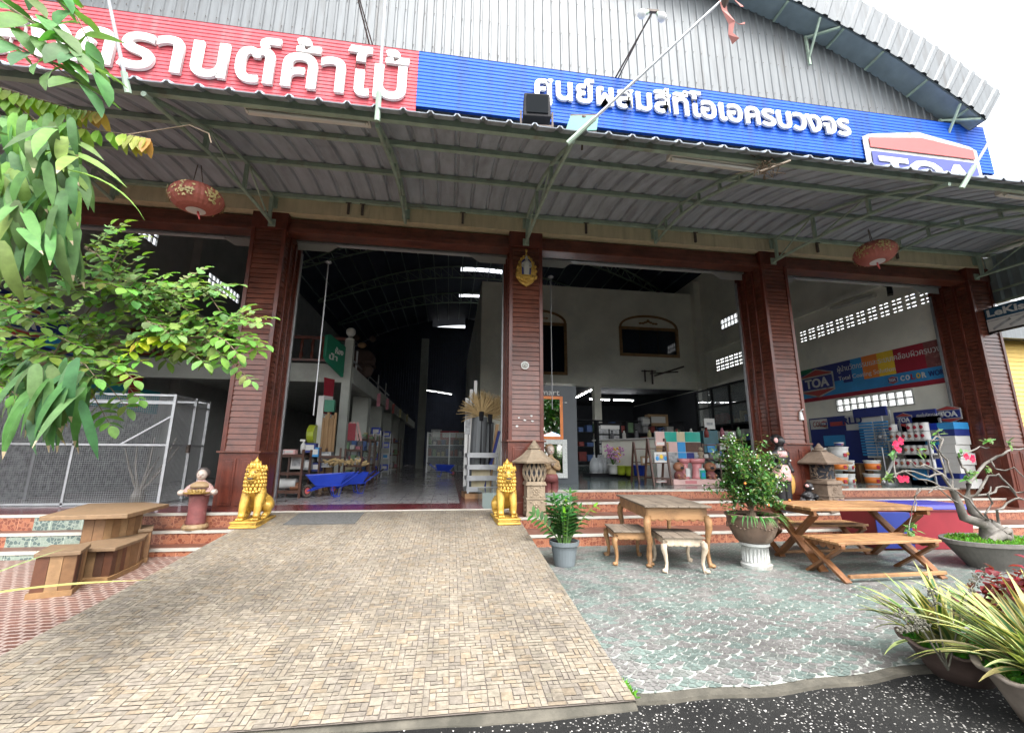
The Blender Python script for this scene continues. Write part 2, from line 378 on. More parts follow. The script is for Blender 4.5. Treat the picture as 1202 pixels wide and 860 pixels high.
def riser_mat(name, lo, hi, spot, tw=.2, th=.17, z0=0):
    m, t, b = _base(name); v = coords(t)
    vo = N(t, 'ShaderNodeTexVoronoi'); vo.inputs['Scale'].default_value = 21; t.links.new(v, vo.inputs['Vector'])
    sp = N(t, 'ShaderNodeSeparateColor'); t.links.new(vo.outputs['Color'], sp.inputs[0])
    ve = N(t, 'ShaderNodeTexVoronoi'); ve.feature = 'DISTANCE_TO_EDGE'; ve.inputs['Scale'].default_value = 21; t.links.new(v, ve.inputs['Vector'])
    c = ramp(t, sp.outputs[0], [(.42, lo), (.46, spot), (1, sc(spot, 1.4))])
    c = mix(t, ramp(t, ve.outputs['Distance'], [(.03, (1,)*3), (.09, (0,)*3)]), c, hi)
    c = mix(t, .25, c, ramp(t, noise(t, v, 3, 4), [(.3, lo), (.7, hi)]))
    sx = N(t, 'ShaderNodeSeparateXYZ'); t.links.new(v, sx.inputs[0])
    fr = N(t, 'ShaderNodeMath'); fr.operation = 'PINGPONG'; fr.inputs[1].default_value = tw; t.links.new(sx.outputs[0], fr.inputs[0])
    g = N(t, 'ShaderNodeMath'); g.operation = 'LESS_THAN'; g.inputs[1].default_value = .003; t.links.new(fr.outputs[0], g.inputs[0])
    c = mix(t, g.outputs[0], c, sc(hi, 1.5))
    t.links.new(c, b.inputs['Base Color']); b.inputs['Roughness'].default_value = .35; return m
M['riser'] = riser_mat('orange mosaic riser tile', (.3, .108, .058), (.35, .165, .1), (.12, .028, .018))
M['riser_g'] = riser_mat('green mosaic riser tile', (.2, .255, .21), (.29, .33, .28), (.025, .055, .06))
M['tread'] = plain('red brown tread tile', (.14, .058, .04), .4, .2, 6, dirt=(.22, .15, .12), dirt_at=.6)
M['nosing'] = plain('white nosing strip', (.45, .43, .38), .5, .1, 8, dirt=(.4, .34, .28), dirt_at=.62)
def grid_mat(name, tile, a, c, g, rough, spots=None, gw=.006):
    m, t, b = _base(name); v = coords(t)
    br = N(t, 'ShaderNodeTexBrick'); br.offset = 0; br.inputs['Scale'].default_value = 1
    br.inputs['Brick Width'].default_value = tile; br.inputs['Row Height'].default_value = tile; br.inputs['Mortar Size'].default_value = gw
    br.inputs['Color1'].default_value = (*a, 1); br.inputs['Color2'].default_value = (*c, 1); br.inputs['Mortar'].default_value = (*g, 1)
    t.links.new(v, br.inputs['Vector']); col = br.outputs['Color']
    if spots:
        col = mix(t, ramp(t, noise(t, v, 9, 3, .7), [(.55, (0,)*3), (.62, (.8,)*3)]), col, spots)
    t.links.new(col, b.inputs['Base Color']); b.inputs['Roughness'].default_value = rough; return m
M['floor_w'] = grid_mat('pale hall floor tile', .3, (.5, .5, .5), (.4, .4, .41), (.22, .2, .2), .16, (.26, .13, .12))
M['floor_g'] = grid_mat('grey green shop floor tile', .4, (.15, .2, .19), (.2, .24, .23), (.3, .32, .3), .14)
M['maroon'] = grid_mat('maroon border tile', .3, (.11, .016, .022), (.15, .028, .032), (.2, .12, .11), .2)
def brickpave():
    m, t, b = _base('red cobble print tile'); v = coords(t)
    wv = noise(t, v, 14, 2); sx = N(t, 'ShaderNodeVectorMath'); sx.operation = 'MULTIPLY_ADD'
    sx.inputs[1].default_value = (.03, .03, .03); t.links.new(wv, sx.inputs[0]); t.links.new(v, sx.inputs[2])
    br = N(t, 'ShaderNodeTexBrick'); br.inputs['Scale'].default_value = 1; br.inputs['Brick Width'].default_value = .115
    br.inputs['Row Height'].default_value = .07; br.inputs['Mortar Size'].default_value = .011; br.inputs['Mortar Smooth'].default_value = .2
    br.inputs['Color1'].default_value = (.14, .05, .033, 1); br.inputs['Color2'].default_value = (.075, .03, .023, 1); br.inputs['Mortar'].default_value = (.35, .285, .25, 1)
    t.links.new(sx.outputs[0], br.inputs['Vector'])
    n2 = noise(t, v, 3, 4); col = mix(t, .14, br.outputs['Color'], ramp(t, n2, [(.3, (.14, .085, .065)), (.7, (.28, .19, .15))]))
    t.links.new(col, b.inputs['Base Color']); b.inputs['Roughness'].default_value = .5; return m
M['cobble'] = brickpave()

# ------------------------------------------------------------------ ground, ramp, patios, steps
LEVF, LEVR = .46, .68
g = MB().poly((-300, -300, -.03), (300, -300, -.03), (300, 300, -.03), (-300, 300, -.03))
tag(g.build('ground', M['asphalt']), kind='structure')

RX0, RX1, RY0, RY1, RZ0, RZ1 = -2.75, 1.08, 2.57, 7.36, .012, .455
def rz(y): return RZ0 + (RZ1-RZ0)*(y-RY0)/(RY1-RY0)
b = MB(); fe = [(RX0-1.6, 2.44)]
k = 26
for i in range(k+1): x = RX0 + (RX1-RX0)*i/k; fe.append((x, RY0 - .045 - .02*math.sin(x*3.1) - .012*random.random()))
low = [(x, y, -.08) for x, y in fe[1:]]; top = [(x, y+.02, rz(RY0)-.035) for x, y in fe[1:]]
n = len(low)
for i in range(n-1): b.poly(low[i], low[i+1], top[i+1], top[i]); b.poly(top[i], top[i+1], (top[i+1][0], RY0+.03, rz(RY0)-.006), (top[i][0], RY0+.03, rz(RY0)-.006))
b.mat(1).poly((RX0, RY0, rz(RY0)-.006), (RX1, RY0, rz(RY0)-.006), (RX1, RY1, rz(RY1)-.006), (RX0, RY1, rz(RY1)-.006))
b.mat(0).poly((RX1, RY0, -.08), (RX1, RY1, -.08), (RX1, RY1, rz(RY1)-.006), (RX1, RY0, rz(RY0)-.006))
b.poly((RX0, RY1, -.08), (RX0, RY0, -.08), (RX0, RY0, rz(RY0)-.006), (RX0, RY1, rz(RY1)-.006))
tag(b.build('ramp_base', [M['kerb'], M['grout']]), kind='structure')

def ashlar(rnd, n=6):
    """random rectangles filling an n x n grid"""
    occ = [[0]*n for _ in range(n)]; out = []
    for j in range(n):
        for i in range(n):
            if occ[j][i]: continue
            opts = [(1, 1), (2, 1), (1, 2), (2, 2), (3, 2), (2, 1), (3, 1), (1, 2)]; rnd.shuffle(opts)
            for a, c in opts + [(1, 1)]:
                if i+a <= n and j+c <= n and all(not occ[j+q][i+p] for p in range(a) for q in range(c)): break
            for p in range(a):
                for q in range(c): occ[j+q][i+p] = 1
            out.append((i, j, a, c))
    return out
rnd = random.Random(3)
st = MB(); T = .215; lay = [ashlar(rnd) for _ in range(3)]
pal = [(.245, .211, .163), (.262, .224, .17), (.236, .206, .165), (.28, .243, .188), (.255, .207, .148), (.222, .194, .158), (.26, .229, .178)]
for ix in range(18):
    for iy in range(23):
        x0, y0 = RX0+ix*T, RY0+iy*T
        for (i, j, a, c) in lay[(ix*7+iy*5) % 3]:
            u = T/6; gp = .0033
            xa, xb, ya, yb = x0+i*u+gp/2+rnd.uniform(0, .003), x0+(i+a)*u-gp/2, y0+j*u+gp/2+rnd.uniform(0, .003), y0+(j+c)*u-gp/2
            yb = min(yb, RY1); ya = min(ya, RY1); xb = min(xb, RX1); xa = min(xa, RX1)
            if yb-ya < .006 or xb-xa < .006: continue
            p = rnd.choice(pal); kk = rnd.uniform(.9, 1.07); st.color(sc(p, kk))
            q = lambda: rnd.uniform(-.003, .003)
            st.poly((xa+q(), ya+q(), rz(ya)), (xb+q(), ya+q(), rz(ya)), (xb+q(), yb+q(), rz(yb)), (xa+q(), yb+q(), rz(yb)))
tag(st.build('ramp_paving', M['stone']), kind='structure')

# right patio: concrete slab, then the fan pattern stones
def pe(x): return 2.62 + .035*(x-1.08) + .03*math.sin(x*2.3) + .014*math.sin(x*9)
b = MB(); xs = [1.09+i*.12 for i in range(112)]
for i in range(len(xs)-1):
    a, c = xs[i], xs[i+1]
    b.poly((a, pe(a)-.05, -.07), (c, pe(c)-.05, -.07), (c, pe(c)-.035, -.012), (a, pe(a)-.035, -.012))
    b.mat(0).poly((a, pe(a)-.035, -.012), (c, pe(c)-.035, -.012), (c, pe(c)+.03, -.004), (a, pe(a)+.03, -.004))
    b.mat(1).poly((a, pe(a)+.03, -.004), (c, pe(c)+.03, -.004), (c, 6.7, -.004), (a, 6.7, -.004)).mat(0)
tag(b.build('patio_base', [M['kerb'], M['grout_w']]), kind='structure')
fan = MB(); RAD = .125; rf = random.Random(5)
teal, mauve, greyc = (.185, .235, .212), (.228, .22, .21), (.21, .225, .208)
for j in range(-2, 66):
    cy = 2.66 + j*RAD*.5
    for i in range(0, 47):
        cx_ = 1.0 + i*2*RAD + (RAD if j % 2 else 0)
        if cx_ > 12.4: continue
        tone = teal if rf.random() < .6 else (mauve if rf.random() < .7 else greyc); tone_o = mauve if rf.random() < .3 else tone
        for ring, (ra, rb, ns) in enumerate([(.0, .029, 3), (.034, .073, 8), (.078, .118, 12)]):
            off = rf.uniform(-.2, .2)
            for s_ in range(ns):
                w_ = 2*math.pi/ns; g_ = .0035/max(rb, .03)
                a0 = off+s_*w_+g_; a1 = off+(s_+1)*w_-g_
                am, rm = (a0+a1)/2, (ra+rb)/2
                px, py = cx_+rm*math.cos(am), cy+rm*math.sin(am)
                if px < 1.1 or py > 6.57 or py < pe(px)+.035: continue
                hid = 0
                for (xx, yy) in ((cx_-RAD, cy+RAD*.5), (cx_+RAD, cy+RAD*.5), (cx_, cy+RAD)):
                    if (px-xx)**2 + (py-yy)**2 < (RAD*.92)**2: hid = 1
                if hid: continue
                fan.color(sc(tone_o if ring == 2 else tone, rf.uniform(.62, .92))); z = .0004*(j % 3)
                if ra == 0: q = [(cx_, cy)] + [(cx_+rb*math.cos(a), cy+rb*math.sin(a)) for a in (a0, am, a1)]
                else: q = [(cx_+r_*math.cos(a), cy+r_*math.sin(a)) for r_, a in ((ra, a1), (ra, a0), (rb, a0), (rb, am), (rb, a1))]
                # pull back corners that would run under the scales behind
                qq = []
                for (x, y) in q:
                    for (xx, yy) in ((cx_-RAD, cy+RAD*.5), (cx_+RAD, cy+RAD*.5), (cx_, cy+RAD)):
                        d = math.hypot(x-xx, y-yy)
                        if d < RAD*.99: x, y = xx+(x-xx)*RAD*.99/d, yy+(y-yy)*RAD*.99/d
                    qq.append((x, y, z))
                fan.poly(*qq)
tag(fan.build('patio_paving', M['fan']), kind='structure')

LP = -.026
b = MB().box(-10, RX0-.004, 2.3, 6.7, -.3, LP); tag(b.build('left_patio', M['cobble']), kind='structure')

def steps(name, x0, x1, noses, foot, green=None, back=9.2):
    b = MB(); zp = foot
    for k, (y, z) in enumerate(noses):
        segs = [(x0, x1, 0)]
        if green and k < 3:
            ga, gb = green[k]; segs = [(x0, ga, 0), (ga, gb, 3), (gb, x1, 0)]
        for a, c, mi in segs:
            b.mat(mi).poly((a, y, zp-.02), (c, y, zp-.02), (c, y, z-.04), (a, y, z-.04))
        b.mat(2).box(x0, x1, y-.012, y+.03, z-.038, z)
        yn = noses[k+1][0] if k+1 < len(noses) else back
        b.mat(1).poly((x0, y+.03, z-.003), (x1, y+.03, z-.003), (x1, yn, z-.003), (x0, yn, z-.003))
        zp = z
    b.mat(0).poly((x0, noses[0][0], -.3), (x0, back, -.3), (x0, back, noses[-1][1]-.003), (x0, noses[-1][0], noses[-1][1]-.003), (x0, noses[0][0], noses[0][1]-.003))
    return tag(b.build(name, [M['riser'], M['tread'], M['nosing'], M['riser_g']]), kind='structure')
steps('right_steps', 1.085, 15.5, [(6.58, .17), (7.17, .34), (7.69, .51), (8.2, .68)], 0, back=8.26)
steps('left_steps', -10, RX0-.002, [(6.70, .075), (7.02, .25), (7.27, .46)], LP, green=[(at(-60, 655, 6.7).x, at(45, 655, 6.7).x), (at(7, 632, 7.02).x, at(100, 632, 7.02).x), (at(40, 612, 7.27).x, at(107, 612, 7.27).x)], back=7.5)
# hall floor and shop floor
b = MB()
b.mat(1).box(-8.4, .6, 7.36, 8.2, .2, LEVF); b.box(.22, .6, 8.2, 36, .2, LEVF); b.mat(0).box(-8.4, .22, 8.2, 36, .2, LEVF)
b.mat(2).box(RX0, RX1, 7.3, 7.36, .3, LEVF)
tag(b.build('hall_floor', [M['floor_w'], M['maroon'], M['nosing']]), kind='structure')
b = MB().box(.6, 11.7, 8.26, 36, .2, LEVR-.002); b.box(.6, 1.085, 7.7, 8.26, .2, LEVR-.002)
b.mat(1).box(1.085, 2.2, 7.69, 7.71, .5, .675) 
tag(b.build('shop_floor', [M['floor_g'], M['riser_g']]), kind='structure')
b = MB().box(11.7, 15.5, 8.26, 36, .2, LEVR-.002); tag(b.build('side_yard', M['cement']), kind='structure')

# ------------------------------------------------------------------ the shop building
FY = 7.55; AX, AZ, AR = 1.64, -4.86, 17.84          # facade plane; centre and radius of the barrel roof
def arc(x, r=AR): return AZ + math.sqrt(max(r*r-(x-AX)**2, 0))
shop = thing('shop_building', 'large open fronted hardware shop with zinc gable and barrel roof', 'building', (AX, FY, 0))
def P(mb, name, m, parent=None, **k): return mb.build(name, m, parent or shop, world=True, **k)

# zinc gable wall: vertical ribs every 20 cm
b = MB(); x = -9.2; prof = []
while x < 12.97:
    prof += [(x, 0), (x+.13, 0), (x+.148, -.02), (x+.187, -.02), (x+.2, 0)] ; x += .2
for (xa, da), (xb, db) in zip(prof, prof[1:]):
    if xb-xa < 1e-6 or xb > 12.98: continue
    b.poly((xa, FY+.08+da, 5.9), (xb, FY+.08+db, 5.9), (xb, FY+.08+db, arc(xb)), (xa, FY+.08+da, arc(xa)))
P(b, 'gable_wall', M['zinc'])
# screws on the gable sheets
b = MB()
for i in range(111):
    x = -9.04+i*.2
    for z in (9.75, 10.6, 11.45, 12.3):
        if z < arc(x)-.1: b.ball((x, FY+.045, z+.02*math.sin(i*5)), .011, .008, .011, 6, 4)
P(b, 'screws', M['rust'])['kind'] = 'stuff'
# barrel roof with roof lights left open, its soffit and the curved fascia
b = MB(); na = 60; a0, a1 = -.63, .655
holes = []
def roofpt(px, py):      # pixel -> where the sight line meets the barrel
    d = ray(px, py); ox, oz = CAM.x-AX, CAM.z-AZ
    A = d.x*d.x+d.z*d.z; B = 2*(ox*d.x+oz*d.z); C = ox*ox+oz*oz-(AR-.05)**2
    return CAM + d*((-B+math.sqrt(B*B-4*A*C))/(2*A))
ysegs = [7.1, 7.63, 12, 17, 22, 25.2, 26.1, 30.1, 30.8, 33, 38]
for i in range(na):
    t0, t1 = a0+(a1-a0)*i/na, a0+(a1-a0)*(i+1)/na
    for k in range(len(ysegs)-1):
        ya, yb = ysegs[k], ysegs[k+1]; xm = AX+AR*math.sin((t0+t1)/2)
        if (k == 5 and .2 < xm < 3.2) or (k == 7 and .2 < xm < 1.7): continue
        p = [(AX+AR*math.sin(t), y, AZ+AR*math.cos(t)) for t, y in ((t0, ya), (t1, ya), (t1, yb), (t0, yb))]
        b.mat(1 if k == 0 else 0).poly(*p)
        q = [(AX+(AR+.06)*math.sin(t), y, AZ+(AR+.06)*math.cos(t)) for t, y in ((t0, ya), (t1, ya), (t1, yb), (t0, yb))]
        b.mat(2).poly(*q)
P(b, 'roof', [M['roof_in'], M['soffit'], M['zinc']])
b = MB()
for i in range(150):      # ribs of the soffit sheet run front to back round the curve
    pass
for j in range(5):
    y = 7.13+j*.1
    for i in range(na):
        t0, t1 = a0+(a1-a0)*i/na, a0+(a1-a0)*(i+1)/na; r = AR-.012
        b.poly((AX+r*math.sin(t0), y, AZ+r*math.cos(t0)), (AX+r*math.sin(t1), y, AZ+r*math.cos(t1)), (AX+r*math.sin(t1), y+.03, AZ+r*math.cos(t1)), (AX+r*math.sin(t0), y+.03, AZ+r*math.cos(t0)))
P(b, 'soffit_rib', M['soffit'])
b = MB(); nf = 132; pr = []
for i in range(nf+1):
    t = a0+(a1-a0)*i/nf
    pr += [(t, 0)] if i % 2 == 0 else [(t-.002, 0), (t, -.035), (t+.0045, -.035), (t+.0065, 0)]
for (ta, da), (tb, db) in zip(pr, pr[1:]):
    y = 7.07; r0, r1 = AR-.02, AR+1.0
    b.poly((AX+r0*math.sin(ta), y+da, AZ+r0*math.cos(ta)), (AX+r0*math.sin(tb), y+db, AZ+r0*math.cos(tb)), (AX+r1*math.sin(tb), y+db, AZ+r1*math.cos(tb)), (AX+r1*math.sin(ta), y+da, AZ+r1*math.cos(ta)))
    b.poly((AX+r1*math.sin(ta), y+.04, AZ+r1*math.cos(ta)), (AX+r1*math.sin(tb), y+.04, AZ+r1*math.cos(tb)), (AX+r0*math.sin(tb), y+.04, AZ+r0*math.cos(tb)), (AX+r0*math.sin(ta), y+.04, AZ+r0*math.cos(ta)))
te = a1; b.poly((AX+r0*math.sin(te), 7.07, AZ+r0*math.cos(te)), (AX+r0*math.sin(te)+.03, 7.5, AZ+r0*math.cos(te)), (AX+r1*math.sin(te)+.03, 7.5, AZ+r1*math.cos(te)), (AX+r1*math.sin(te), 7.07, AZ+r1*math.cos(te)))
P(b, 'fascia', M['zinc'])
b = MB()
for i in range(70):
    t0, t1 = a0+(a1-a0)*i/70, a0+(a1-a0)*(i+1)/70
    r = AR+1.0
    b.bar((AX+r*math.sin(t0), 7.1, AZ+r*math.cos(t0)), (AX+r*math.sin(t1), 7.1, AZ+r*math.cos(t1)), .1, .03, up=(0, 1, 0))
P(b, 'fascia_cap', M['zinc'])
for xx in (-7.4, -5.2, -2.9, -.7, 1.6, 3.9, 5.9, 7.6, 9.0, 10.0, 11.1, 12.1):
    z = arc(xx)-.03
    P(MB().bar((xx, 7.12, z), (xx, 7.6, z-.02), .045), 'soffit_bracket', M['steel_green'])
for xx in (8.4, 11.9):
    b = MB().bar((xx, 7.56, arc(xx)-.1), (xx, 7.56, arc(xx)-.95), .05); b.bar((xx, 7.56, arc(xx)-.75), (xx, 7.12, arc(xx)-.06), .04); b.bar((xx, 7.56, arc(xx)-.15), (xx+.5, 7.12, arc(xx+.5)-.05), .05)
    P(b, 'soffit_brace', M['steel_green'])

# cream beam, wood lintels, shutter boxes
P(MB().box(-9, 12.1, FY-.06, FY+.3, 5.61, 5.98), 'beam', M['cream'])
COLS = [(-8.7, -8.1, -9, -7.85, LEVF), (-3.62, -3.06, -3.75, -2.82, LEVF), (1.035, 1.655, .95, 1.73, LEVR), (6.4, 6.98, 6.06, 7.22, LEVR), (11.62, 12.2, 11.02, 12.3, LEVR)]
for k in range(4):
    xa, xb = COLS[k][1], COLS[k+1][0]
    b = MB()
    for i in range(3): b.box(xa-.06, xb+.06, FY+.03+.03*i, FY+.33, 5.27+.1*i+.012, 5.27+.1*(i+1))
    P(b, 'lintel', M['red_wood'], bevel=.006)
    b = MB()
    for i in range(6): b.box(xa, xb, FY+.52, FY+.58, 5.34+.04*i, 5.34+.04*i+.034)
    b.mat(1).box(xa, xb, FY+.6, FY+.78, 5.4, 5.62)
    b.poly((xa, FY+.59, 5.2), (xa+.6, FY+.59, 5.2), (xa+.9, FY+.59, 5.42), (xa, FY+.59, 5.42)); b.poly((xb-.9, FY+.59, 5.42), (xb-.55, FY+.59, 5.2), (xb, FY+.59, 5.2), (xb, FY+.59, 5.42))
    P(b, 'shutter_box', [M['iron'], M['wall_d']])
for xx in (-7.6, -6.6, -4.7, -2.0, -1.75, .1, 2.55, 4.9, 7.75, 8.9, 9.75):
    b = MB().box(xx-.02, xx+.02, FY-.1, FY-.062, 5.66, 5.9); b.box(xx-.05, xx+.05, FY-.11, FY-.1, 5.86, 5.9)
    P(b, 'beam_bracket', M['rust'])

# columns: square posts in lap siding above a panelled base
CD = .8
for (xa, xb, ja, jb, zf) in COLS:
    sill = zf+.88
    core = MB().box(xa+.03, xb-.03, FY+.02, FY+CD-.02, -.2, 5.62)
    c = P(core, 'column', M['red_wood_v'])
    b = MB(); z = sill+.03; rr = random.Random(int(xa*10)+90)
    while z < 5.28:
        h = .088+rr.uniform(-.012, .014); e, e2 = rr.uniform(-.003, .003), rr.uniform(-.003, .003)
        b.frustum(xa+.008+e2, xb-.008+e2, FY-.006+e, FY+CD, z, z+h-.011, .008, .012); z += h
    P(b, 'siding', M['red_wood'], c)
    b = MB()
    for x in (xa-.012, xb-.055): b.box(x, x+.067, FY-.02, FY+.055, sill+.03, 5.3)
    for y in (.27, .52):
        for x in (xa-.016, xb-.03): b.box(x, x+.046, FY+y, FY+y+.06, sill+.03, 5.28)
    for x in (xa-.03, xb-.03): b.box(x, x+.06, FY+CD-.09, FY+CD+.02, zf-.05, 5.3)
    b.box(xa-.02, xb+.02, FY-.03, FY+.1, 5.3, 5.61)
    P(b, 'corner_board', M['red_wood_v'], c, bevel=.005)
    P(MB().box(xa-.05, xb+.05, FY-.055, FY+CD-.1, sill, sill+.03), 'sill', M['red_wood'], c, bevel=.006)
    zb = (.245 if zf == LEVF else .335)
    b = MB().box(xa-.018, xb+.018, FY-.02, FY+CD-.1, zb, sill); b.box(xa-.045, xb+.045, FY-.05, FY+CD-.12, zb, zb+.2)
    wdt = (xb-xa)
    for fx in (.1, .55):
        b.box(xa+wdt*fx, xa+wdt*(fx+.35), FY-.034, FY, zb+.28, sill-.09); b.box(xa+wdt*fx+.035, xa+wdt*(fx+.35)-.035, FY-.042, FY-.03, zb+.32, sill-.13)
    for x in (xa-.03, xb-.01):
        for y in (.1, .42): b.box(x, x+.04, FY+y, FY+y+.24, zb+.28, sill-.09)
    P(b, 'base_panel', M['red_wood_v'], c, bevel=.006)
    for x in (xa-.055, xb+.025): P(MB().box(x, x+.03, FY+CD-.05, FY+CD+.0, zf-.04, 5.2), 'shutter_rail', M['iron'], c)

# ------------------------------------------------------------------ walls of the hall
def wall_plane(b, axis, c, u0, u1, z0, z1, holes, top=None):
    """rectangles of a wall plane with rectangular holes; axis 'x' = wall at X=c running along Y, 'y' = wall at Y=c along X"""
    us = sorted({u0, u1, *[h[0] for h in holes], *[h[1] for h in holes]})
    for a, d in zip(us, us[1:]):
        hs_ = sorted([(h[2], h[3]) for h in holes if h[0] < (a+d)/2 < h[1]]); z = z0
        for lo, hi in hs_ + [(None, None)]:
            zt = z1 if lo is None else lo
            if lo is None and top:
                pts = [(a, z), (d, z), (d, top(d)), (a, top(a))]
            else: pts = [(a, z), (d, z), (d, zt), (a, zt)]
            if axis == 'x': b.poly(*[(c, u, zz) for u, zz in pts])
            else: b.poly(*[(u, c, zz) for u, zz in pts])
            z = hi
XR, XL, YB, YR = 11.7, -8.4, 36.0, 18.2
R_HOLES = [(9.2, 11.4, 2.66, 3.03), (15.2, 16.5, 6.75, 7.2), (8.3, 12.42, 5.07, 5.5), (15.25, 17.1, 4.97, 5.55), (10.2, 11.4, 7.0, 7.5)]
b = MB(); wall_plane(b, 'x', XR, FY+.3, YB, LEVR-.1, arc(XR), R_HOLES)
P(b, 'right_wall', M['wall'])
L_HOLES = [(15.0, 17.2, 7.02, 7.43), (14.2, 15.3, 5.5, 5.85), (11.2, 12.4, 7.0, 7.5)]
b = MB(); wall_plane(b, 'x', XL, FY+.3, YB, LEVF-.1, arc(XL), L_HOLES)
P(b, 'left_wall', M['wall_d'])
def glass_blocks(c, u0, u1, z0, z1, nu, nz, sgn):
    b = MB(); du, dz = (u1-u0)/nu, (z1-z0)/nz
    for i in range(nu+1): b.box(c-.03, c+.03, u0+i*du-.012, u0+i*du+.012, z0, z1)
    for k in range(nz+1): b.box(c-.029, c+.029, u0, u1, z0+k*dz-.012, z0+k*dz+.012)
    f = P(b, 'glass_block_window', M['white_dirty'])
    b = MB()
    for i in range(nu):
        for k in range(nz): b.frustum(c-.02, c+.02, u0+i*du+.013, u0+(i+1)*du-.013, z0+k*dz+.013, z0+(k+1)*dz-.013, .004)
    P(b, 'pane', M['glassblock'], f)
glass_blocks(XR, 9.2, 11.4, 2.66, 3.03, 10, 2, 1); glass_blocks(XR, 15.2, 16.5, 6.75, 7.2, 6, 2, 1); glass_blocks(XR, 10.2, 11.4, 7.0, 7.5, 6, 2, 1)
glass_blocks(XL, 15, 17.2, 7.02, 7.43, 9, 2, 1); glass_blocks(XL, 11.2, 12.4, 7.0, 7.5, 6, 2, 1)
def breeze(c, u0, u1, z0, z1, nb):
    b = MB(); du = (u1-u0)/nb
    for i in range(nb):
        a = u0+i*du
        b.box(c-.012, c+.012, a, a+du*.24, z0, z1); b.box(c-.012, c+.012, a+du*.57, a+du*.68, z0, z1); b.box(c-.012, c+.012, a+du*.94, a+du, z0, z1)
    nz = 4
    for k in range(nz+1):
        zc = z0+(z1-z0)*k/nz; hh = .03 if k % 2 else .045
        b.box(c-.0125, c+.0125, u0, u1, max(z0, zc-hh), min(z1, zc+hh))
    return P(b, 'breeze_block_vent', M['wall'])
breeze(XR, 8.3, 12.42, 5.07, 5.5, 12); breeze(XR, 15.25, 17.1, 4.97, 5.55, 6); breeze(XL, 14.2, 15.3, 5.5, 5.85, 5)
# ledge, pipe rail and pilasters on the right wall
P(MB().box(XR-.12, XR, 7.9, YR, 5.95, 6.1), 'wall_ledge', M['wall'])
for y in (12.75, 17.9): P(MB().box(XR-.3, XR-.002, y, y+.3, LEVR, 9.6), 'pilaster', M['wall'])
for y in (10.6, 14.0): P(MB().box(XL+.002, XL+.25, y, y+.3, LEVF, 9.2), 'pilaster', M['wall_d'])
# the raised room at the back right: front wall with two arched windows
b = MB(); wall_plane(b, 'y', YR, 1.22, XR, 4.42, 9.05, [(7.78, 10.46, 5.95, 7.1), (2.6, 5.0, 4.95, 7.1)]); b.box(1.22, 2.2, YR+.002, YR+.35, LEVF, 9.05); b.box(6.36, 6.68, YR+.004, YR+.35, LEVR, 4.5)
b.box(1.22, XR, YR+.005, YR+.3, 4.35, 4.6)
b.poly((1.22, YR, LEVF), (1.22, YB, LEVF), (1.22, YB, 9.05), (1.22, YR, 9.05)); b.poly((1.22, YR, 9.05), (XR, YR, 9.05), (XR, YB, 9.05), (1.22, YB, 9.05))
P(b, 'upper_room_wall', M['wall'])
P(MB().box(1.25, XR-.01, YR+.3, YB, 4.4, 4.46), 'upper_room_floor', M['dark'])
P(MB().box(XR-.06, XR-.02, 13.3, 26, LEVR, 4.36), 'added_dark_sheet', M['dark'])  # added dark sheet covering the brightly lit wall, standing in for further cabinets
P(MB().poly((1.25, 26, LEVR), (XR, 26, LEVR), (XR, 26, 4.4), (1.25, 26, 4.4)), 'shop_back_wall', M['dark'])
for (xa, xb, z0, z1) in ((7.78, 10.46, 5.95, 7.1), (2.6, 5.0, 4.95, 7.1)):
    b = MB(); t = .13; y = YR-.06
    b.box(xa-t, xb+t, y, YR+.06, z1, z1+t); b.box(xa-t, xb+t, y, YR+.06, z0-t, z0); b.box(xa-t, xa, y, YR+.06, z0, z1); b.box(xb, xb+t, y, YR+.06, z0, z1)
    n = 18; hw = (xb-xa)/2+t/2; cxx = (xa+xb)/2
    ap = [(cxx+hw*math.cos(math.pi*i/n), z1+t+.55*math.sin(math.pi*i/n)) for i in range(n+1)]
    for p, q in zip(ap, ap[1:]): b.bar((p[0], YR-.02, p[1]), (q[0], YR-.02, q[1]), .09, .1, up=(0, 1, 0))
    for k in range(-3, 4): b.ball((cxx+k*.13, YR-.02, z1+t+.2+.12*math.exp(-k*k*.8)), .09, .03, .05+.03*(k == 0), 8, 6)
    f = P(b, 'arched_window', M['ochre'])
    b = MB().box(xa, xb, YR+.02, YR+.04, z0, z1)
    P(b, 'pane', M['window'], f)
    b = MB()
    for k in range(1, 3): xx = xa+(xb-xa)*k/3; b.box(xx-.025, xx+.025, YR, YR+.02, z0, z1)
    P(b, 'sash', M['black'], f)
# left mezzanine: post with ball finial, edge beams, pillars, railing
MP = at(408.5, 430, 12.0); mx_ = MP.x
P(MB().box(mx_-.11, mx_+.11, 11.9, 12.12, LEVF, 4.42), 'mezzanine_post', M['hall_grey'])
b = MB().ball((mx_, 12.0, 4.66), .13, n=16, m=10); b.lathe([(.1, 4.42), (.12, 4.45), (.05, 4.5), (.05, 4.55)], (mx_, 12.0, 0)); P(b, 'post_ball', M['white'], smooth=True)
b = MB().box(XL, mx_-.11, 11.92, 12.15, 3.22, 3.72); b.box(mx_-.1, mx_+.12, 12.12, 34, 3.25, 3.7); b.box(XL, mx_, 12.15, 34, 3.6, 3.7)
P(b, 'mezzanine_beam', M['hall_grey'])
for y in (15.2, 18.2, 21.2, 24.2, 27.2): P(MB().box(mx_-.5, mx_+.02, y, y+.5, LEVF, 3.26), 'mezzanine_pillar', M['hall_grey'])
P(MB().box(-5.1, -4.85, 12.6, 12.9, LEVF, 3.6), 'mezzanine_pillar', M['hall_grey'])
b = MB(); y = 12.02
b.box(XL, mx_-.12, y-.04, y+.04, 4.42, 4.5); b.box(XL, mx_-.12, y-.03, y+.03, 3.8, 3.86)
x = XL+.1
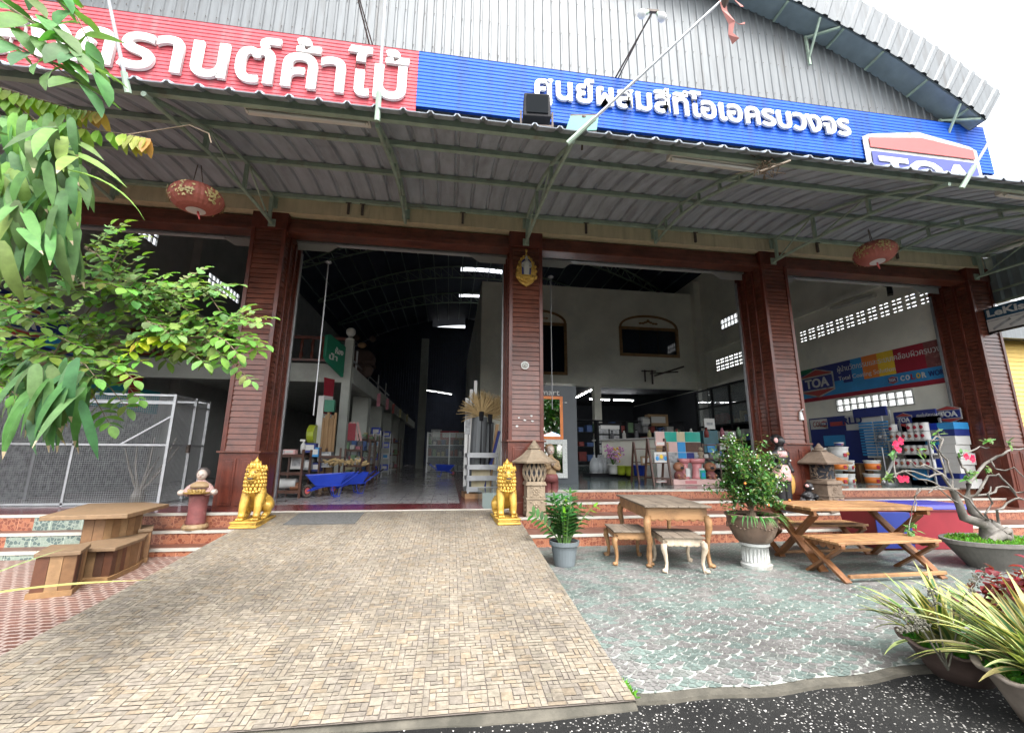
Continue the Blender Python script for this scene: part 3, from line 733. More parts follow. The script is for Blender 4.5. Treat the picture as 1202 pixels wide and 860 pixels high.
while x < mx_-.2: b.lathe([(.025, 3.84), (.05, 3.95), (.028, 4.1), (.045, 4.25), (.025, 4.44)], (x, y, 0), 8); x += .28
P(b, 'mezzanine_railing', M['red_wood_v'])
b = MB(); x = mx_+.0
b.bar((x, 12.2, 3.95), (x, 20, 3.95), .04); 
for y in range(13, 21, 2): b.bar((x, y, 3.7), (x, y, 4.35), .04)
P(b, 'pipe_rail', M['iron'])
# back gable wall of the hall, left partly open under the roof
b = MB(); x = XL; 
while x < 1.2:
    tp = arc(x+.1) if not (-1.9 < x < 1.0) else 12.1
    b.poly((x, YB, LEVF), (x+.14, YB, LEVF), (x+.14, YB, tp), (x, YB, tp)); b.poly((x+.14, YB, LEVF), (x+.17, YB-.03, LEVF), (x+.17, YB-.03, tp), (x+.14, YB, tp)); b.poly((x+.17, YB-.03, LEVF), (x+.2, YB, LEVF), (x+.2, YB, tp), (x+.17, YB-.03, tp)); x += .2
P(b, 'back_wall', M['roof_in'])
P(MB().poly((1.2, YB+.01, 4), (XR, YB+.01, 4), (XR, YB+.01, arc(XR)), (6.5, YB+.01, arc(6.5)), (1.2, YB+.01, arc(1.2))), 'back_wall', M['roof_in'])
P(MB().box(-2.0, -1.55, 27, 27.4, LEVF, 8.6), 'hall_column', M['hall_grey'])
# arched roof trusses
for yk in (11.5, 16, 20.5, 25, 29.5):
    b = MB(); n = 30; pp = []
    for i in range(n+1):
        t = -.57+1.16*i/n; e = .12+.62*math.sin(math.pi*i/n)**.6
        pp.append(((AX+(AR-.12)*math.sin(t), AZ+(AR-.12)*math.cos(t)), (AX+(AR-.12-e)*math.sin(t), AZ+(AR-.12-e)*math.cos(t))))
    for i in range(n):
        for q in (0, 1): b.bar((pp[i][q][0], yk, pp[i][q][1]), (pp[i+1][q][0], yk, pp[i+1][q][1]), .07, .07, up=(0, 1, 0))
        b.bar((pp[i][0][0], yk, pp[i][0][1]), (pp[i][1][0], yk, pp[i][1][1]), .04, up=(0, 1, 0)); b.bar((pp[i][0][0], yk, pp[i][0][1]), (pp[i+1][1][0], yk, pp[i+1][1][1]), .03, up=(0, 1, 0))
    P(b, 'roof_truss', M['steel_green'])
b = MB()
for k in range(24):
    t = -.56+1.13*k/23; r = AR-.05
    b.bar((AX+r*math.sin(t), 7.7, AZ+r*math.cos(t)), (AX+r*math.sin(t), YB, AZ+r*math.cos(t)), .05, .07)
P(b, 'roof_purlin', M['soffit'])
for k, (px, py, x2) in enumerate([(667, 466, 650), (744, 468, 706), (646, 452, 672)]):
    pass
# ------------------------------------------------------------------ signs on the facade
SY = FY-.1
def board(x0, x1, z0, z1, name, label, m):
    t = thing(name, label, 'sign', ((x0+x1)/2, SY, z0))
    b = MB(); z = z0
    while z < z1-.02:
        zt = min(z+.082, z1)
        b.poly((x0, SY-.012, z), (x1, SY-.012, z), (x1, SY-.002, zt), (x0, SY-.002, zt)); b.poly((x0, SY-.002, zt), (x1, SY-.002, zt), (x1, SY-.012, zt), (x0, SY-.012, zt)); z = zt
    b.poly((x0, SY-.002, z0), (x0, SY-.002, z1), (x0, SY+.06, z1), (x0, SY+.06, z0)); b.poly((x1, SY-.002, z0), (x1, SY+.06, z0), (x1, SY+.06, z1), (x1, SY-.002, z1))
    b.poly((x0, SY+.06, z0), (x0, SY+.06, z1), (x1, SY+.06, z1), (x1, SY+.06, z0)); b.poly((x0, SY-.002, z1), (x1, SY-.002, z1), (x1, SY+.06, z1), (x0, SY+.06, z1))
    b.build('panel', m, t, world=True); return t
red = board(-9.2, -.9, 7.95, 9.43, 'sign_board', 'long red ribbed signboard with big white raised Thai lettering', M['sign_red'])
text('lettering', 'สงกรานต์ค้าไม้', M['white'], (-8.35, SY-.055, 8.14), (1, 0, 0), (0, 0, 1), w=7.28, h=1.16, parent=red, extrude=.03, offset=.024, res=5)
blue = board(-.896, 12.97, 8.12, 9.43, 'sign_board', 'long blue ribbed signboard with smaller white Thai lettering and house shaped logo', M['sign_blue'])
text('lettering', 'ศูนย์ผสมสีทีโอเอครบวงจร', M['white'], (1.5, SY-.06, 8.42), (1, 0, 0), (0, 0, 1), w=7.5, h=.86, parent=blue, extrude=.025, offset=.024, res=4)
def logo(parent, o, ax, w, h, both=False, y=0, name='logo'):
    """house outline with red roof and blue body; o = bottom-left corner"""
    o, ax = Vector(o), Vector(ax); up = Vector((0, 0, 1)); nz = ax.cross(up)
    if both: out = [(0, .2*h), (.5*w, 0), (w, .2*h), (w, .8*h), (.5*w, h), (0, .8*h)]
    else: out = [(0, 0), (w, 0), (w, .8*h), (.94*w, .86*h), (.5*w, h), (.06*w, .86*h), (0, .8*h)]
    def put(nm, pts, m, d):
        b = MB(); b.prism([(p[0], p[1]) for p in pts], o - nz*0 + nz*(d-.012), ax, up, .012); return b.build(nm, m, parent, world=True)
    e = .035*w
    put('logo_border', out, M['white_dirty'], .02)
    if both:
        put('logo_roof', [(e, .76*h), (w-e, .76*h), (w-e, .79*h), (.5*w, h-e), (e, .79*h)], M['logo_red'], .034)
        put('logo_base', [(e, .24*h), (e, .21*h), (.5*w, e), (w-e, .21*h), (w-e, .24*h)], M['logo_red'], .034)
        put('logo_body', [(e, .29*h), (w-e, .29*h), (w-e, .71*h), (e, .71*h)], M['logo_blue'], .034)
        text('logo_lettering', 'TOA', M['white'], o+ax*(w*.13)+up*(.34*h)+nz*.04, ax, up, w=w*.74, h=.33*h, parent=parent, extrude=.006, offset=.03)
    else:
        put('logo_roof', [(e*1.3, .63*h), (w-e*1.3, .63*h), (w-e*1.3, .785*h), (.5*w, h-1.6*e), (e*1.3, .785*h)], M['logo_red'], .05)
        put('logo_body', [(e*1.3, e), (w-e*1.3, e), (w-e*1.3, .565*h), (e*1.3, .565*h)], M['logo_blue'], .05)
        text('logo_lettering', 'TOA', M['white'], o+ax*(w*.09)+up*(.1*h)+nz*.06, ax, up, w=w*.82, h=.39*h, parent=parent, extrude=.015, offset=.035)
logo(blue, (9.32, SY-.03, 7.38), (1, 0, 0), 3.2, 1.62)

# ------------------------------------------------------------------ canopy in front of the shop
can = thing('canopy', 'long grey corrugated canopy on pale green steel trusses over the shop front', 'canopy', (1.34, FY, 5.4))
CP = [(7.58, 5.98), (6.95, 5.985), (6.45, 5.94), (5.9, 5.82), (5.36, 5.64), (4.9, 5.45), (4.46, 5.235), (4.2, 5.1)]
CX0, CX1 = -9.3, 14.6
def sheet_profile(x0, x1):
    x = x0; out = []
    while x < x1: out += [(x, 0), (x+.215, 0), (x+.24, .035), (x+.275, .035), (x+.3, 0)]; x += .3
    return out
b = MB(); pr = sheet_profile(CX0, CX1)
for (ya, za), (yb, zb) in zip(CP, CP[1:]):
    for (xa, da), (xb, db) in zip(pr, pr[1:]):
        if xb-xa < 1e-6: continue
        b.poly((xa, ya, za+da), (xb, ya, za+db), (xb, yb, zb+db), (xa, yb, zb+da))
ye, ze = CP[-1]
o = b.build('roof_sheet', M['canopy'], can, world=True); so_ = o.modifiers.new('solid', 'SOLIDIFY'); so_.thickness = .012; so_.offset = 1
for (y, z) in ((7.45, 5.915), (6.45, 5.875), (5.36, 5.575), (4.4, 5.15)):
    MB().bar((CX0, y, z), (CX1, y, z), .06, .07 if y > 4.5 else .1).build('purlin', M['steel_green'], can, world=True)
def arcpt(y):
    for (ya, za), (yb, zb) in zip(CP, CP[1:]):
        if ya >= y >= yb: return za+(zb-za)*(y-ya)/(yb-ya)
    return CP[-1][1]
def truss(x, full):
    b = MB(); ys = [7.45, 7.0, 6.45, 5.9, 5.36, 4.9, 4.46]; r = .028
    up = [(x, y, arcpt(y)-.14) for y in ys]; b.tube(up, r, 8)
    if full:
        lo0, lo1 = Vector((x, 7.5, 5.38)), Vector((x, 4.3, 5.02)); lp = [lo0+(lo1-lo0)*k/5 + Vector((0, 0, .1*math.sin(math.pi*k/5))) for k in range(6)]
        b.tube(lp, r, 8)
        L = lambda y: lo0.z+(lo1.z-lo0.z)*(7.5-y)/3.2+.1*math.sin(math.pi*(7.5-y)/3.2)
        for y in (7.4, 6.45, 5.4): b.bar((x, y, arcpt(y)-.14), (x, y, L(y)), .05)
        b.bar((x, 7.4, L(7.4)), (x, 6.5, arcpt(6.5)-.15), .022); b.bar((x, 6.4, L(6.4)), (x, 5.45, arcpt(5.45)-.15), .022)
        b.box(x-.06, x+.06, FY-.05, FY-.022, 5.32, 5.46)
    else:
        lo = [(x, y, arcpt(y)-.14-d) for y, d in zip(ys, (.28, .24, .2, .17, .15, .12, .02))]; b.tube(lo, r, 8)
        for p, q in list(zip(up, lo))[:-1]: b.bar(p, q, .04)
    b.box(x-.07, x+.07, FY-.09, FY-.062, 5.66, 5.86)
    b.build('truss', M['steel_green'], can, world=True)
for x in (-8.4, -3.3, 1.34, 6.68, 11.84): truss(x, True)
for x in (-5.85, -.96, 4.0, 9.25): truss(x, False)
# side sheet closing the canopy at its right end
sh = thing('side_screen', 'dark ribbed sheet screen hanging under the right end of the canopy', 'screen', (12.25, 6.0, 4.4))
b = MB(); y = 4.2
while y < 7.5:
    b.poly((12.25, y, 4.78), (12.25, y+.16, 4.78), (12.25, y+.16, arcpt(min(y+.16, 7.5))-.1), (12.25, y, arcpt(y)-.1)); b.poly((12.25, y+.16, 4.78), (12.21, y+.2, 4.78), (12.21, y+.2, arcpt(min(y+.2, 7.5))-.1), (12.25, y+.16, arcpt(min(y+.16, 7.5))-.1)); y += .2
b.build('sheet', M['soffit'], sh, world=True); b = MB(); b.bar((12.2, 4.2, 4.78), (12.2, 7.5, 4.78), .05); b.bar((12.18, 4.3, 5.1), (12.18, 7.5, 5.05), .04); b.build('rail', M['steel_green'], sh, world=True)

M['gilt'] = plain('dull gilt print', (.42, .34, .14), .5, .2)
# ------------------------------------------------------------------ lanterns, tubes, lamps, poles
def lantern(p, tilt, hang, label, sx):
    t = thing('paper_lantern', label, 'lantern', p, group='red lanterns under the canopy')
    t.rotation_euler = tilt
    b = MB(); n = 28; rr = .40*sx
    prof = [(.13, -.21), (.2, -.205), (.27, -.175), (.33, -.125), (.37, -.065), (.388, 0), (.37, .065), (.33, .125), (.27, .175), (.2, .205), (.13, .21)]
    vs = []; 
    for r, z in prof:
        for k in range(n*2):
            q = r*sx*(1.0 if k % 2 == 0 else .972); a = math.pi*k/n; vs.append((q*math.cos(a), q*math.sin(a), z*sx))
    fs = [(i*2*n+k, i*2*n+(k+1) % (2*n), (i+1)*2*n+(k+1) % (2*n), (i+1)*2*n+k) for i in range(len(prof)-1) for k in range(2*n)]
    b.add(vs, fs); b.build('cloth_body', M['lantern'], t)
    b = MB().lathe([(.135*sx, -.22*sx), (.135*sx, -.19*sx)], n=20); b.build('bottom_rim', M['white'], t)
    MB().lathe([(.135*sx, .19*sx), (.135*sx, .215*sx)], n=20).build('top_rim', M['gold'], t)
    b = MB(); rg = random.Random(4)
    for k in range(6):
        a0 = k*math.pi/3+.25
        for _ in range(46):
            a = a0+rg.gauss(0, .2); z = min(.12, max(-.13, rg.gauss(-.02, .055)))*sx; rz_ = .388*sx*math.sqrt(max(.05, 1-(z/(.25*sx))**2))**.8+.008
            ca, sa = math.cos(a), math.sin(a); s1 = rg.uniform(.012, .026); c = Vector((rz_*ca, rz_*sa, z)); tv = Vector((-sa, ca, 0)); uv = Vector((0, 0, 1)); th = rg.uniform(0, 3)
            u1 = tv*math.cos(th)+uv*math.sin(th); u2 = uv*math.cos(th)-tv*math.sin(th)
            b.poly(c-u1*s1-u2*s1*.3, c-u2*s1*.6, c+u1*s1-u2*s1*.2, c+u2*s1*.5)
    b.build('gold_motif', M['gilt'], t)
    b = MB(); 
    for q in (-.06, .06): b.cyl((q, 0, .2*sx), (q*.3, 0, .2*sx+hang), .006, n=5)
    b.build('hanger', M['rust'], t)
    b = MB().tube([(.02, 0, -.2*sx), (.03, 0, -.27*sx), (.05, -.02, -.36*sx)], [.012, .016, .008], 6); b.build('tassel', M['logo_red'], t); return t
p = at(231, 233, 5.45); lantern(p, (R_(4), R_(-3), .3), .3, 'faded red lantern with gold flowers hanging at the left end near the leaves', .78)
p = at(1027, 297, 5.95); lantern(p, (R_(-3), R_(5), .9), .32, 'faded red lantern with gold flowers and a loose tassel, at the canopy right end', .82)

def tube_light(p, q, label, lit=False, dim=False):
    p, q = Vector(p), Vector(q); c = (p+q)/2
    t = thing('tube_light', label, 'lamp', c, group='fluorescent tube fittings')
    b = MB().bar(p-c, q-c, .13, .07); d = (q-p).normalized()
    b.build('housing', M['tube_off'], t)
    e = Vector((0, -.03, -.06)); b = MB().cyl(p-c+d*.05+e, q-c-d*.05+e, .018, n=8); b.build('lamp_tube', M['tube_dim'] if dim else M['tube'] if lit else M['white'], t)
    b = MB(); 
    for s in (p-c+d*.03, q-c-d*.03): b.bar(s, s+e*1.3, .02, .04)
    b.build('lamp_holder', M['tube_off'], t); return t
tube_light(at(289, 127, 4.5), at(435, 143, 4.5), 'unlit tube fitting under the canopy edge, below the red signboard')
tube_light(at(785, 183, 4.5), at(897, 198, 4.5), 'unlit tube fitting under the canopy edge, below the middle of the blue signboard')
tube_light(at(1174, 225, 4.5), at(1290, 241, 4.5), 'unlit tube fitting under the canopy edge at the far right of the photo')

# flood lamp and green glass lamp standing on the canopy edge
c = at(630, 147, 4.62); t = thing('flood_light', 'black square flood light standing on the canopy edge', 'lamp', c, R_(-4)); t.scale = (1.2, 1.2, 1.15)
b = MB().frustum(-.15, .15, -.06, .08, .06, .37, .012); b.build('housing', M['black'], t, bevel=.01)
MB().box(-.115, .115, -.07, -.052, .1, .33).build('lens', M['lens_dark'], t)
b = MB(); 
for i in range(5): b.box(-.13+i*.06, -.12+i*.06, .08, .12, .06, .28)
b.build('cooling_fin', M['black'], t)
MB().bar((-.17, 0, .17), (-.17, 0, -.02), .02).bar((.17, 0, .17), (.17, 0, -.02), .02).bar((-.17, 0, -.02), (.17, 0, -.02), .03).build('bracket', M['rust'], t)
c = at(684, 155, 4.5); t = thing('lamp_panel', 'tilted greenish glass lamp panel beside the black flood light', 'lamp', c, R_(-10)); t.scale = (1.15, 1.15, 1.15)
b = MB().prism([(-.19, 0), (.15, 0), (.2, .3), (-.12, .3)], (0, 0, .0), (1, 0, 0), (0, .35, .94), .02); b.build('glass_panel', M['teal_glass'], t)
b = MB().bar((-.12, .1, .29), (.2, .1, .29), .03); b.bar((0.02, .1, .28), (.04, .06, .18), .012); b.ball((.03, .09, .26), .03, n=8, m=6); b.bar((-.19, 0, 0), (.15, 0, 0), .02); b.bar((0, 0, 0), (0, .1, -.15), .02); b.build('frame', M['rust'], t)

# twin lamp arm above the blue sign, cable and wire on the gable
a = at(721, 94, FY); e = at(766, 14, 6.3)
t = thing('twin_spot_lamp', 'thin arm carrying two small white spot lamps above the blue signboard', 'lamp', a)
b = MB(); b.bar((0, 0, 0), e-a, .025); b.bar((.06, 0, -.02), e-a+Vector((-.12, .2, -.2)), .02); b.bar(e-a+Vector((-.12, 0, 0)), e-a+Vector((.12, 0, .02)), .05); b.build('arm', M['rust'], t)
for sx_ in (-1, 1):
    h = e-a+Vector((.11*sx_, 0, -.03)); d = Vector((.09*sx_-.08, -.1, -.2))
    f = MB().cyl(h, h+d*.7, .04, .05, 10).build('lamp_socket', M['steel_green'], t); b = MB().cyl(h+d*.7, h+d, .05, .085, 12); b.ball(h+d*1.05, .085, n=12, m=8); b.build('bulb', M['white'], f, smooth=True)
a = at(434, 54, FY); e = at(414, -25, 6.6)
t = thing('twin_spot_lamp', 'thin rusty double arm rising from the top of the red signboard', 'lamp', a)
b = MB(); b.bar((0, 0, 0), e-a, .025); b.bar((.06, 0, 0), e-a+Vector((.03, .1, 0)), .02); b.build('arm', M['rust'], t)
q = e-a; MB().bar(q+Vector((-.12, 0, 0)), q+Vector((.12, 0, 0)), .05).build('cross_bar', M['rust'], t)
for sx_ in (-1, 1): MB().cyl(q+Vector((.1*sx_, 0, 0)), q+Vector((.12*sx_, -.08, -.16)), .04, .08, 10).build('bulb', M['white'], t)
def flagpole(a, e, label, flag=None):
    t = thing('flag_pole', label, 'pole', a, group='slanting poles on the canopy edge'); d = Vector(e)-Vector(a)
    MB().cyl((0, 0, 0), d, .02, .014, 8).build('pole', M['iron'], t); MB().cyl(-d*.03, d*.16, .032, .03, 8).build('sleeve', M['steel_green'], t)
    return t
a = at(150, 106, 4.25); flagpole(a, at(121, -30, 3.9), 'slanting grey pole on the canopy edge, in front of the first red sign letters')
a = at(443, 137, 4.25); flagpole(a, at(455, -40, 3.9), 'slanting grey pole on the canopy edge, in front of the last red sign letter')
a = at(671, 164, 4.25); e = at(848, 0, 3.5); flagpole(a, e, 'long slanting grey pole with a torn flag scrap across the blue signboard')
t = thing('flag_scrap', 'torn faded pink flag scrap at the tip of the long slanting pole', 'flag', e)
b = MB(); pts = [(0, 0), (.03, -.12), (.1, -.28), (.09, -.4), (.14, -.5)]; ws = [.09, .075, .05, .035, .03]
for i in range(4):
    (x0, z0), (x1, z1) = pts[i], pts[i+1]
    b.poly((x0-ws[i]/2, .02*i, z0), (x0+ws[i]/2, .03*(i % 2), z0), (x1+ws[i+1]/2, .03*((i+1) % 2), z1), (x1-ws[i+1]/2, .02*(i+1), z1))
b.poly((.1, 0, -.27), (.19, .02, -.29), (.25, 0, -.27), (.24, 0, -.3), (.17, .0, -.31)); b.poly((.12, 0, .06), (.2, .02, .03), (.26, 0, -.05), (.22, 0, -.06), (.17, 0, 0))
o = b.build('cloth', plain('faded pink cloth', (.4, .17, .15), .9, .15), t); o.modifiers.new('s', 'SOLIDIFY').thickness = .004
b = MB().tube([(0, 0, .05), (.03, 0, -.02), (.02, .03, -.08)], [.04, .05, .02], 7); b.build('knot', M['rust'], t)
a = at(1131, 217, 4.25); flagpole(a, at(1215, 75, 3.7), 'slanting grey pole on the canopy edge, in front of the house shaped logo')
# sticks and rubbish nest where the canopy meets the third truss
c = at(903, 196, 4.35); t = thing('stick_bundle', 'bundle of old sticks and leaves caught under the canopy edge', 'debris', c)
b = MB(); rg = random.Random(2)
for _ in range(46):
    p = Vector((rg.gauss(-.02, .06), rg.gauss(0, .05), rg.gauss(0, .04))); d = Vector((rg.gauss(0, .1), rg.gauss(0, .1), rg.gauss(0, .06))); b.cyl(p, p+d, .006, n=4)
b.build('twigs', M['twig'], t); MB().bar((-.15, 0, -.09), (.22, -.1, .04), .035, .02).build('stick', M['raw_x'], t)

# hanging shop signs at the right of the facade
a = atx(1161, 377, 11.95); t = thing('hanging_sign', 'projecting light box sign with white letters on a dark blue strip at the last column', 'sign', (a.x, a.y+.05, a.z), R_(-90))
def W(px, py, Y=7.3): return at(px, py, Y)
tl, tr, bl, br_ = W(1163, 358), W(1235, 338), W(1172, 397), W(1240, 384)
b = MB(); w_, h_ = 1.5, .52
MB().box(.05, .05+w_, -.1, .02, -.29, .27).build('box', M['black'], t, bevel=.01)
MB().box(.075, .025+w_, -.104, -.09, -.265, .01).build('lower_panel', M['white'], t)
MB().box(.075, .025+w_, -.106, -.09, .012, .245).build('upper_panel', plain('petrol print', (.01, .06, .12), .45, .1), t)
text('lettering', 'LeKise', M['white'], t.location+Vector((.11, -.108, .06)), (1, 0, 0), (0, 0, 1), w=.78, h=.16, parent=t, extrude=.004, offset=.03)
MB().box(.09, 1.2, -.1065, -.104, -.04, -.022).build('grey_line', M['paper_dk'], t)
for i, (x, z) in enumerate(((.16, -.22), (.45, -.215), (.72, -.2))):
    MB().bar((x, -.107, z), (x+.32, -.107, z+.15), .05, .006, up=(0, 1, 0)).build('tube_picture', M['paper_dk'], t)
b = MB().box(-.16, -.02, -.07, .0, -.3, .2); b.build('end_cap', plain('pale blue plastic', (.12, .25, .55), .35, .08), t, bevel=.03)
b = MB().bar((-.2, -.03, .2), (.08, -.03, .2), .03); b.bar((-.2, -.03, -.3), (.08, -.03, -.3), .03); b.bar((-.18, -.03, .24), (-.18, -.03, -.34), .02); b.build('bracket', M['black'], t)
# ------------------------------------------------------------------ golden lions
def lion(loc, label, rz=0):
    t = thing('lion_statue', label, 'statue', loc, rz, 'golden guardian lions at the ramp')
    b = MB().box(-.17, .17, -.33, .33, 0, .03); b.box(-.16, .16, -.32, .32, .03, .06); b.box(-.17, .17, -.33, .33, .06, .085); b.build('plinth', M['gold'], t, bevel=.008)
    pts = [(0,.17,.24),(0,.06,.36),(0,-.04,.46),(0,-.1,.56),(0,-.13,.66)]
    ed = [(0,1),(1,2),(2,3),(3,4)]; rd = [.115,.12,.135,.105,.1]
    for s in (-1, 1):
        n = len(pts); pts += [(s*.085,-.1,.42),(s*.095,-.15,.27),(s*.095,-.165,.14),(s*.095,-.2,.11)]; ed += [(2,n),(n,n+1),(n+1,n+2),(n+2,n+3)]; rd += [.075,.055,.045,.05]
        n = len(pts); pts += [(s*.11,.15,.25),(s*.14,.04,.27),(s*.13,.1,.14),(s*.13,-.03,.115)]; ed += [(0,n),(n,n+1),(n+1,n+2),(n+2,n+3)]; rd += [.1,.075,.05,.045]
    n = len(pts); pts += [(0,.27,.2),(0,.3,.32),(0,.25,.42)]; ed += [(0,n),(n,n+1),(n+1,n+2)]; rd += [.035,.03,.04]
    skin('body', pts, ed, rd, M['gold'], t)
    h = MB(); h.ball((0,-.15,.68), .1, .11, .095, 16, 12); h.ball((0,-.235,.665), .065, .06, .04, 12, 8); h.ball((0,-.225,.61), .055, .055, .022, 12, 8)
    h.ball((-.03,-.285,.69), .02); h.ball((.03,-.285,.69), .02)
    for s in (-1, 1): h.ball((s*.045,-.235,.725), .024); h.ball((s*.06,-.215,.755), .035, .03, .014); h.prism([(0,0),(.06,.02),(.03,.1)], (s*.09,-.1,.72), (s,0.2,0), (0,0,1), .02)
    h.lathe([(.1,.75),(.085,.78),(.075,.79),(.06,.83),(.05,.835),(.035,.87),(.012,.9),(0.001,.93)], (0,-.12,0), 14)
    hd = h.build('head', M['gold'], t, smooth=True)
    m = MB()
    for s in (-1, 1): m.ball((s*.045,-.257,.727), .011)
    m.ball((0,-.27,.635), .04, .03, .012); m.build('eyes_and_mouth', M['rust'], hd, smooth=True)
    g = MB()
    for ring, (rr, z, cnt) in enumerate([(.115,.78,14),(.128,.735,15),(.138,.685,16),(.145,.635,17),(.15,.585,18),(.15,.535,17),(.14,.49,14)]):
        for k in range(cnt):
            a = 2*math.pi*(k+.5*(ring % 2))/cnt; x, y = rr*.84*math.sin(a), -.1-rr*math.cos(a)*.8
            if z > .6 and y < -.2 and abs(x) < .09: continue
            g.ball((x, y, z), .023, .023, .03, 8, 6)
    for k in range(5): a = (k-2)*.32; g.prism([(-.03,0),(.03,0),(0,.1)], (.1*math.sin(a), -.2+.02*abs(k-2), .77), (math.cos(a), .2, 0), (0, .2, 1), .02)
    for k in range(7): a = (k-3)*.3; g.ball((.125*math.sin(a), -.12-.1*math.cos(a), .5-.05*math.cos(a)), .02)
    g.build('mane', M['gold'], t, smooth=True)
    p = MB()
    for s in (-1, 1):
        for k in range(3): p.ball((s*.095+(k-1)*.028,-.215,.1), .022, .035, .02, 8, 6); p.ball((s*.13+(k-1)*.028,-.06,.1), .022, .035, .02, 8, 6)
    p.build('paws', M['gold'], t, smooth=True); return t
lion((-2.66, 6.67, rz(6.5)-.01), 'golden seated lion statue at the left edge of the ramp')
lion((.86, 6.62, rz(6.45)-.01), 'golden seated lion statue at the right edge of the ramp, beside the stone lantern', R_(4))

# ------------------------------------------------------------------ stone lanterns
def carve(b, x0, x1, y, z0, z1, seed):
    cx_, cz = (x0+x1)/2, (z0+z1)/2; r = min(x1-x0, z1-z0)*.36
    for k in range(8):
        a = k*math.pi/4; b.ball((cx_+r*.6*math.cos(a), y, cz+r*.6*math.sin(a)), r*.3, .014, r*.3, 8, 5)
    b.ball((cx_, y, cz), r*.3, .02, r*.3, 8, 6)
    for sx in (-1, 1):
        for sz in (-1, 1): b.ball((cx_+sx*r*1.15, y, cz+sz*r*1.05), r*.32, .012, r*.25, 8, 5)
def stone_lantern(loc, m, label, wdt, rnd_body, rzz=0):
    t = thing('stone_lantern', label, 'lantern', loc, rzz, 'carved stone lanterns on the steps'); h = wdt/2
    b = MB().frustum(-h, h, -h, h, 0, .05, .0); b.frustum(-h*.96, h*.96, -h*.96, h*.96, .05, .27, .004); carve(b, -h*.9, h*.9, -h*.97, .05, .27, 1)
    for sx in (-1, 1):
        for sz in (.09, .16, .23): b.ball((sx*h*.97, 0, sz), .014, h*.6, .025, 8, 5)
    b.build('base', m, t, bevel=.006)
    b = MB().box(-h, h, -h, h, .272, .3); b.frustum(-h*.9, h*.9, -h*.9, h*.9, .3, .5, .0); carve(b, -h*.85, h*.85, -h*.9, .3, .5, 2); b.frustum(-h*1.05, h*1.05, -h*1.05, h*1.05, .5, .56, .02); b.build('pedestal', m, t, bevel=.006)
    if rnd_body:
        b = MB().lathe([(.1, .56), (.16, .6), (.185, .68), (.185, .74), (.15, .83), (.1, .87)], n=24); b.build('light_chamber', M['dark'], t)
        b = MB()
        for k in range(14):
            a = k*2*math.pi/14
            for s in (-1, 1):
                pts = [(.19*math.cos(a+s*q*.5)*math.sqrt(max(.1, 1-((q-.5)*1.25)**2)), .19*math.sin(a+s*q*.5)*math.sqrt(max(.1, 1-((q-.5)*1.25)**2)), .57+.29*q) for q in (0, .2, .4, .6, .8, 1)]
                b.tube(pts, .017, 6)
    else:
        b = MB().lathe([(.17, .56), (.185, .6), (.18, .86)], n=24); b.build('light_chamber', M['dark'], t)
        b = MB(); rg = random.Random(8)
        for k in range(70):
            a = rg.uniform(0, 6.28); z = rg.uniform(.6, .84); th = rg.uniform(0, 6.28); d = .045
            pts = [(.188*math.cos(a+q*d*math.cos(th)*5), .188*math.sin(a+q*d*math.cos(th)*5), z+q*d*math.sin(th)) for q in (-1, 0, 1)]; b.tube(pts, .012, 5)
        b.lathe([(.2, .56), (.2, .59)], n=24); b.lathe([(.195, .845), (.195, .865)], n=24)
    b.build('lattice', m, t, smooth=True)
    r = wdt*.83; b = MB(); prof = [(r*1.36, .86), (r*1.4, .885), (r*1.1, .93), (r*.75, 1.0), (r*.5, 1.07), (r*.4, 1.085), (r*.36, 1.1)]
    b.lathe(prof, n=(4 if not rnd_body else 6), ph=math.pi/4 if not rnd_body else 0); b.build('roof', m, t)
    b = MB().lathe([(.12, 1.1), (.12, 1.12), (.075, 1.13), (.095, 1.15), (.07, 1.165), (.055, 1.19), (.04, 1.2), (.03, 1.23), (.002, 1.25)], n=14); b.build('finial', m, t, smooth=True); return t
stone_lantern((1.45, 7.33, .34), M['sand'], 'carved pale stone lantern with round pierced chamber, by the middle column', .34, True)
stone_lantern((7.03, 7.38, .34), M['sand_d'], 'carved brown stone lantern with straight pierced chamber and square roof, by the third column', .43, False, R_(12))

# ------------------------------------------------------------------ statues
def face(t, c, r, m_eye):
    b = MB()
    for s in (-1, 1): b.ball((c[0]+s*r*.36, c[1]-r*.88, c[2]+r*.08), r*.18, r*.09, r*.1, 8, 6)
    b.build('eyes', m_eye, t); MB().ball((c[0], c[1]-r*.9, c[2]-r*.4), r*.2, r*.07, r*.07, 8, 6).build('mouth', M['dark_red'], t)
t = thing('lady_statue', 'painted statue of a smiling woman in maroon skirt holding a tray, beside the left column', 'statue', (-3.5, 6.86, .072), R_(12))
MB().lathe([(.16, 0), (.17, .03), (.15, .07)], n=16).build('base', M['tan'], t); t.location = at(228, 617, 7.13); t.location.z = .25; t.location.y = 7.15
MB().lathe([(.13, .05), (.125, .1), (.115, .25), (.125, .4), (.13, .48), (.1, .52)], n=18, sx=1, sy=.8).build('skirt', M['rose'], t, smooth=True)
skin('body', [(0,0,.46),(0,0,.56),(0,0,.63),(0,-.01,.68),(0,-.02,.74),(-.11,0,.6),(-.16,-.06,.52),(-.1,-.15,.5),(.11,0,.6),(.16,-.06,.52),(.1,-.15,.5)], [(0,1),(1,2),(2,3),(3,4),(2,5),(5,6),(6,7),(2,8),(8,9),(9,10)], [.1,.095,.08,.04,.045,.055,.06,.05,.055,.06,.05], plain('floral sleeve paint', (.36,.23,.21), .6, .4, 40), t)
MB().lathe([(.15, .59), (.13, .63), (.05, .68)], n=18, sy=.85).build('collar', M['tan'], t, smooth=True)
